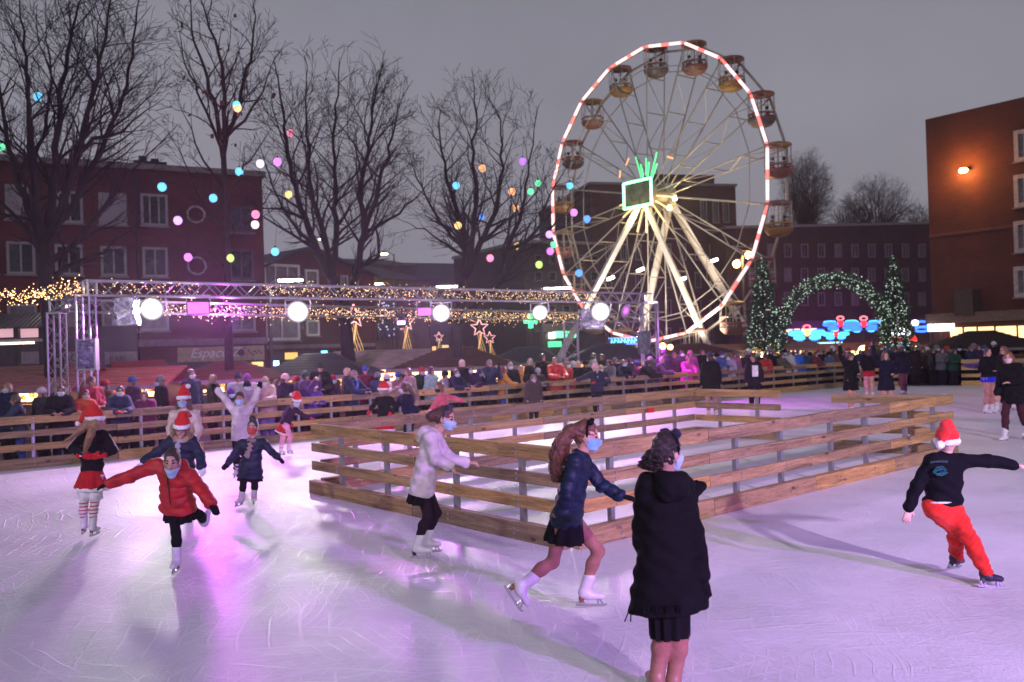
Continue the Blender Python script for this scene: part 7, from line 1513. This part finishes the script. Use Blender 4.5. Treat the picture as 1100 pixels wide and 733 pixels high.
S_ = [
 (22, 423, .35, -60, 'rail', 'boy in a navy jacket and blue jeans leaning on the fence at the far left', dict(c=(.015, .03, .06), kind='puffer', legs=((.04, .08, .25), .015), hairc=(.09, .05, .03))),
 (65, 413, .35, 20, 'rail', 'teenager in a black hooded jacket and mask draping an arm over the fence', dict(c=(.01, .01, .014), mask=(.6, .62, .72), hairc=(.05, .03, .02), jk=dict(hood=True))),
 (89, 418, .35, 45, 'rail', 'child in an orange jacket beside the one in the red scarf', dict(c=(.5, .08, .03), hair='bun', mask=(.5, .35, .3))),
 (98, 404, .7, 60, 'bent', 'dark haired woman in a crimson jacket standing behind the orange one', dict(c=(.32, .03, .04), hair='bun', jk=dict(scarf=(.35, .04, .05)))),
 (127, 414, .35, 30, 'rail', 'masked person in a dark blue jacket with a red glove on the fence', dict(c=(.015, .025, .07), mask=(.6, .62, .7), gloves=(.5, .02, .02), glove_only='r')),
 (157, 418, .35, 10, 'cross', 'woman with a headband and folded arms in a plum coat on the fence', dict(c=(.14, .02, .07), hat=('band', (.5, .3, .4)), lean=.15)),
 (205, 396, .8, 60, 'down', 'tall young man in a navy sweater and blue mask behind the cream padded coat', dict(c=(.02, .025, .06), mask=True, t=.02, hairc=(.1, .07, .05))),
 (255, 400, .9, 20, 'down', 'person in a dark pom hat behind the thrown up arms, left of the purple hood', dict(c=(.4, .36, .42), hat=('beanie', (.03, .02, .07), (.05, .03, .1)))),
 (266, 401, 1.1, 30, 'down', 'person in a purple knitted hat and pale coat, right of the dark pom hat', dict(c=(.5, .42, .5), hat=('beanie', (.2, .06, .28)))),
 (264.5, 408, .45, 20, 'rail', 'masked child in a black beanie between the raised arms', dict(c=(.3, .22, .3), hat=('beanie', (.015, .012, .03)), mask=True)),
 (247, 416, .35, 40, 'rail', 'masked child with glasses and purple beanie left of the raised arms', dict(c=(.02, .02, .08), hat=('beanie', (.09, .03, .2)), mask=True, glasses=True)),
 (286, 404, .45, 0, 'rail', 'woman in a pale pink padded coat with long fair hair and a mask', dict(c=(.5, .3, .3), kind='puffer', hair='long', hairlen=.3, hairc=(.42, .28, .2), mask=True, legs=((.25, .16, .45), .02), jk=dict(quilt=.12))),
 (306, 401, .45, 60, 'bent', 'person in a pale pink beanie and black puffy coat, looking right', dict(c=(.02, .01, .03), kind='puffer', hat=('beanie', (.68, .35, .42)))),
 (328, 398, .5, 70, 'phone', 'person in purple sleeves lifting a black pom hat mitten and a phone', dict(c=(.07, .02, .12), hat=('beanie', (.03, .06, .06)))),
 (336, 411, .35, 30, 'rail', 'small child in a santa hat and shiny purple jacket on the fence', dict(c=(.1, .03, .3), kind='puffer', hat=('santa', None))),
 (343, 387, .8, 10, 'bent', 'bearded man in a dark green beanie and black jacket looking at his phone', dict(c=(.015, .016, .014), hat=('beanie', (.03, .035, .025)), t=.045)),
 (377, 397, .4, 60, 'rail', 'grey haired man in a navy coat with a bright blue scarf', dict(c=(.012, .02, .06), hairc=(.25, .2, .17), jk=dict(scarf=(.04, .2, .6)))),
 (372.5, 395, 1.0, 90, 'down', 'fair haired person almost hidden behind the blue scarf', dict(c=(.05, .04, .04), hairc=(.5, .36, .22), hair='bob')),
 (405, 400, .7, 160, 'down', 'person in a grey beanie seen from behind', dict(c=(.03, .05, .08), hat=('beanie', (.13, .15, .18)))),
 (415, 402, .9, 120, 'down', 'person in a white hat and white coat behind the middle santa', dict(c=(.6, .5, .45), hat=('beanie', (.62, .55, .52)))),
 (442, 395, .45, -60, 'rail', 'woman with long brown hair and a grey beige fur coat', dict(c=(.28, .2, .18), hair='long', hairlen=.3, hairc=(.14, .06, .035))),
 (463, 394, .45, 60, 'down', 'woman in a pale teal jacket with thick dark brown hair', dict(c=(.24, .38, .36), hair='long', hairlen=.25, hairc=(.05, .025, .018))),
 (478, 398, .6, 60, 'down', 'child in a black beanie and grey jacket right of the teal one', dict(c=(.28, .26, .3), hat=('beanie', BLK))),
 (488, 396, .35, 45, 'rail', 'boy in a dark jacket and blue mask leaning beside the tall blond woman', dict(c=(.012, .016, .04), mask=True)),
 (496, 386, .6, 120, 'down', 'tall woman in a black coat with pale hair, second from the striped sleeves', dict(c=BLK, hair='bob', hairc=(.55, .36, .32))),
 (505, 392, .45, 10, 'rail', 'masked person in a purplish black coat next to the pale haired woman', dict(c=(.03, .012, .05), mask=True)),
 (525, 386, .45, 40, 'phone', 'short haired man in a navy jacket with white stripes on the sleeves taking a picture', dict(c=(.02, .022, .06), hairc=(.3, .2, .22), jk=dict(stripe=(.7, .65, .75)))),
 (538, 394, .4, 100, 'rail', 'red haired woman in a mustard orange jacket', dict(c=(.5, .2, .03), hair='long', hairlen=.28, hairc=(.32, .03, .02), legs=((.05, .09, .4), .02))),
 (548, 389, .6, 10, 'down', 'grey haired masked man in a black coat', dict(c=BLK, mask=True, hairc=(.3, .26, .26))),
 (559, 393, .8, -40, 'down', 'person in a bright orange jacket with a fluffy hood', dict(c=(.65, .26, .04), kind='puffer', hair='bob', hairc=(.5, .3, .1))),
 (569, 385, .6, 60, 'down', 'woman with curly grey blond hair in a black coat', dict(c=BLK, hair='bob', hairc=(.4, .32, .25), curl_hair=.012)),
 (577, 395, .4, 20, 'rail', 'child in a light grey bobble beanie', dict(c=(.03, .03, .04), hat=('beanie', (.3, .3, .34)))),
 (583, 379, 1.0, 40, 'down', 'tall dark haired man in a black coat left of the red anorak', dict(c=BLK)),
 (595, 383, .45, 20, 'rail', 'balding man in a bright red anorak leaning on the fence', dict(c=(.5, .015, .02), hairc=(.35, .2, .16), kind='puffer')),
 (609, 388, .45, 50, 'down', 'woman in a red coat with long brown hair and a mask', dict(c=(.42, .02, .015), hair='long', hairlen=.3, hairc=(.2, .09, .05), mask=True)),
 (620, 388, .45, 10, 'cross', 'woman with blond curls in a black coat holding a yellow toy', dict(c=BLK, hair='bob', hairc=(.6, .42, .25), curl_hair=.012, gloves=(.6, .35, .05))),
 (628.5, 387, .8, 20, 'down', 'person in a flat black hat behind the yellow toy', dict(c=BLK, hat=('beanie', BLK))),
 (637, 379, 1.2, 90, 'down', 'tall person in a pale jacket with dark hair, behind the girl in the pink hat', dict(c=(.3, .32, .3), hairc=(.08, .08, .05))),
 (647, 380, 1.2, -30, 'down', 'man with brown hair in a dark coat, one head right of the pale jacket', dict(c=(.03, .03, .035), hairc=(.12, .08, .06))),
 (645, 392, .4, 0, 'rail', 'blond child in a blue mask on the fence right of the pink hat', dict(c=(.02, .03, .05), hairc=(.6, .42, .2), mask=True)),
 (654, 387, .6, -40, 'cross', 'woman with dark hair wrapped in a grey scarf', dict(c=(.22, .2, .24), jk=dict(scarf=(.3, .28, .32)))),
 (661, 384, 1.0, 30, 'down', 'dark clothed man behind the grey scarf', dict(c=BLK, hairc=(.1, .06, .05))),
 (669, 386, .5, 20, 'rail', 'masked man in a black jacket right of the grey scarf', dict(c=(.012, .014, .03), mask=True, hairc=(.14, .09, .07))),
 (688, 385, .4, 60, 'rail', 'person in a bulky dark coat bending far over the fence near the right tower', dict(c=(.014, .016, .014), t=.06, hat=('beanie', (.05, .06, .04)), lean=.35)),
 (699, 383, .8, -30, 'down', 'person in a tilted grey striped cap by the right tower', dict(c=(.1, .09, .12), hat=('cap', (.35, .33, .36)))),
 (708, 383, .5, 60, 'rail', 'fair haired woman in a scarf with a pale pink collar', dict(c=(.09, .05, .09), hair='bob', hairc=(.5, .36, .33))),
 (713, 374, 1.3, 10, 'down', 'person whose hood is lit bright magenta from above', dict(c=(.1, .03, .12), hat=('beanie', (.35, .05, .5)))),  # magenta lamp light put into the hat colour
 (725, 378, 1.0, 20, 'down', 'plum coated person right of the magenta hood', dict(c=(.1, .03, .08), hairc=(.12, .06, .06))),
 (732, 376, .8, 20, 'down', 'masked person with cropped hair left of the pink jackets', dict(c=(.06, .04, .07), mask=(.7, .65, .72))),
 (737, 382, .45, 20, 'rail', 'child in a hot pink jacket leaning on the fence', dict(c=(.6, .05, .35), kind='puffer', hairc=(.3, .12, .15))),
 (741, 376, .9, 10, 'down', 'person in a pink hat directly behind the hot pink jacket', dict(c=(.4, .05, .25), hat=('beanie', (.6, .12, .3)))),
 (754, 375, .8, 30, 'down', 'woman with a high bun in a long black coat', dict(c=BLK, hair='bun', mask=None)),
 (775, 377, .7, 20, 'cross', 'person in a blue cap behind the plain black coat', dict(c=(.05, .08, .25), hat=('cap', (.03, .05, .2)), mask=True)),
 (783, 380, .45, -20, 'rail', 'masked child in a pale grey jacket right of the blue cap', dict(c=(.3, .25, .33), mask=True)),
 (789, 377, .8, 20, 'down', 'person in a mauve coat and brown hat', dict(c=(.3, .1, .22), hat=('beanie', (.12, .06, .05)))),
 (798, 379, .6, -30, 'down', 'person in a dark parka left of the boy with the white shirt', dict(c=(.03, .025, .035), hairc=(.3, .2, .15))),
 (822, 380, .5, -20, 'rail', 'child in a red jacket right of the boy with the white shirt', dict(c=(.4, .03, .03), hat=('beanie', (.1, .02, .03)))),
 (831, 377, .9, 20, 'down', 'bareheaded man in black under the golden globes', dict(c=BLK, hairc=(.06, .04, .03))),
 (838, 379, .5, 30, 'rail', 'person in a khaki coat left of the light grey jacket', dict(c=(.08, .07, .04))),
 (847, 377, .5, 10, 'down', 'person in a light grey jacket, left of the bright blue one', dict(c=(.42, .42, .44), hairc=(.12, .09, .08))),
 (857, 376, .5, 20, 'down', 'person in a bright blue jacket beyond the far fence corner', dict(c=(.01, .1, .45), kind='puffer')),
 (866, 377, .8, -10, 'down', 'person in a dark teal coat right of the bright blue jacket', dict(c=(.01, .05, .08))),
 (874, 378, .5, 30, 'rail', 'person in a burgundy coat behind the far fence', dict(c=(.12, .02, .03))),
 (882, 376, .9, -20, 'down', 'tall person in black with a pale scarf behind the far fence', dict(c=BLK, jk=dict(scarf=(.4, .38, .36)))),
 (890, 378, .5, 10, 'down', 'person in a steel blue coat left of the raised bare arm', dict(c=(.05, .09, .16), hat=('beanie', BLK))),
 (898, 376, 1.0, 20, 'down', 'person in a brown coat near the fence corner', dict(c=(.09, .05, .03))),
 (924, 376, 2.4, 0, 'down', 'person in a navy parka between the two raised arms', dict(c=(.012, .03, .09))),
 (939, 377, 1.2, 20, 'down', 'man in a black coat at the opening of the fence', dict(c=BLK, hairc=(.1, .07, .05))),
 (962, 374, 1.0, -20, 'down', 'person in a dark jumper with a small light blue badge standing in the opening', dict(c=(.012, .015, .03))),
 (982, 372, 1.0, 10, 'down', 'tall man in a long dark coat standing in the opening of the fence', dict(c=(.018, .014, .014), hem=.4)),
 (991, 374, 1.6, -30, 'down', 'person in a brown parka right of the long dark coat', dict(c=(.06, .035, .025))),
 (1001, 375, 1.0, 20, 'down', 'person in a black puffy jacket at the right side of the opening', dict(c=BLK, kind='puffer')),
 (1011, 374, .9, -10, 'rail', 'person in a grey hooded top behind the yellow fence', dict(c=(.1, .1, .11), jk=dict(hood=True))),
 (1024, 375, .5, 10, 'rail', 'person in a bottle green coat behind the yellow fence', dict(c=(.01, .05, .035))),
 (1040, 372, .5, 30, 'rail', 'bareheaded man in navy leaning on the yellow fence under the black tent', dict(c=(.012, .02, .05), hairc=(.16, .1, .08))),
 (1052, 371, .7, -20, 'cross', 'person in a purple black coat left of the blue shorts', dict(c=(.03, .015, .05))),
]
for q in S_: spec(*q[:6], **dict(q[6]))
# second row: the crowd standing behind the first
CC = [('dark grey', (.04, .04, .045)), ('black', BLK), ('navy', (.012, .018, .05)), ('brown', (.07, .04, .025)), ('olive', (.05, .05, .02)), ('maroon', (.12, .015, .03)), ('charcoal', (.025, .025, .03)), ('plum', (.07, .02, .07)), ('slate blue', (.04, .06, .11)), ('tan', (.2, .12, .07)), ('dusty pink', (.3, .12, .14)), ('forest green', (.015, .05, .02))]
HT = [('bareheaded', None), ('white hatted', (.5, .48, .5)), ('black hatted', BLK), ('red hatted', (.35, .03, .03)), ('grey hatted', (.15, .15, .17)), ('blue hatted', (.03, .06, .25))]
used = set(); row2 = [(8, 1.5), (44, 1.6), (112, 1.3), (142, 1.5), (172, 1.4), (228, 1.7), (296, 1.5), (318, 1.7), (356, 1.6), (392, 1.6), (428, 1.7), (452, 1.6), (514, 1.7), (600, 1.8), (615, 1.7), (676, 1.8), (683, 1.6), (719, 1.9), (746, 1.8), (762, 1.7), (770, 1.5), (806, 1.7), (815, 1.4), (827, 1.9), (843, 1.8), (852, 1.6), (862, 1.9), (870, 1.6), (879, 2.0), (887, 1.7), (894, 1.9), (903, 1.6), (912, 2.4), (931, 2.6), (946, 2.3), (955, 2.0), (967, 2.2), (976, 1.9), (987, 2.6), (996, 2.3), (1006, 1.9), (1017, 1.6), (1031, 1.5), (1046, 1.6), (1058, 1.5), (1068, 1.3)]
for i, (px, rw) in enumerate(row2):
    for tr in range(60):
        a, b_ = rng.choice(CC), rng.choice(HT)
        if (a[0], b_[0]) not in used: break
    used.add((a[0], b_[0])); Y = fdep(px) + rw; H = rng.uniform(1.5, 1.78); p_ = W(px, 380, Y)
    J, sp = pose(p_[0], Y, H, rng.uniform(-70, 70), 'down', base=-.06); sp['base'] = -.06
    sp.update(dict(hairc=rng.choice([(.04, .025, .018), (.1, .06, .03), (.3, .2, .12)]), hair=rng.choice(['short', 'bob', 'long']), legs=(DK, .02), feet=(BLK, 'shoe'), jacket=dict(c=a[1], t=.04, hem=.15, flare=.04)))
    if b_[1]: sp['hat'] = ('beanie', b_[1])
    if rng.random() < .4: sp['mask'] = (.5, .62, .72)
    near = 'left end' if px < 180 else 'left part' if px < 350 else 'middle' if px < 640 else 'right part' if px < 800 else 'far corner' if px < 935 else 'opening'
    person(J, sp, f'{b_[0]} onlooker in a {a[0]} coat, second row, {near} of the back fence', 'second row of spectators', max(.02, Y * .001))
# ------------------------------------------------------------------ the damp evening air
hz = MB(); hz.box((0, 440, 17.5), (1500, 1340, 37.1)); ho = hz.build('haze', None); tag(ho, kind='stuff')
mt = bpy.data.materials.new('haze_air'); mt.use_nodes = True; nt = mt.node_tree; nt.nodes.remove(nt.nodes['Principled BSDF'])
pv = nt.nodes.new('ShaderNodeVolumePrincipled'); pv.inputs['Color'].default_value = (.88, .86, .92, 1); pv.inputs['Density'].default_value = .0008; pv.inputs['Anisotropy'].default_value = .72
nt.links.new(pv.outputs[0], nt.nodes['Material Output'].inputs['Volume']); ho.data.materials.append(mt)
cy.volume_bounces = 0
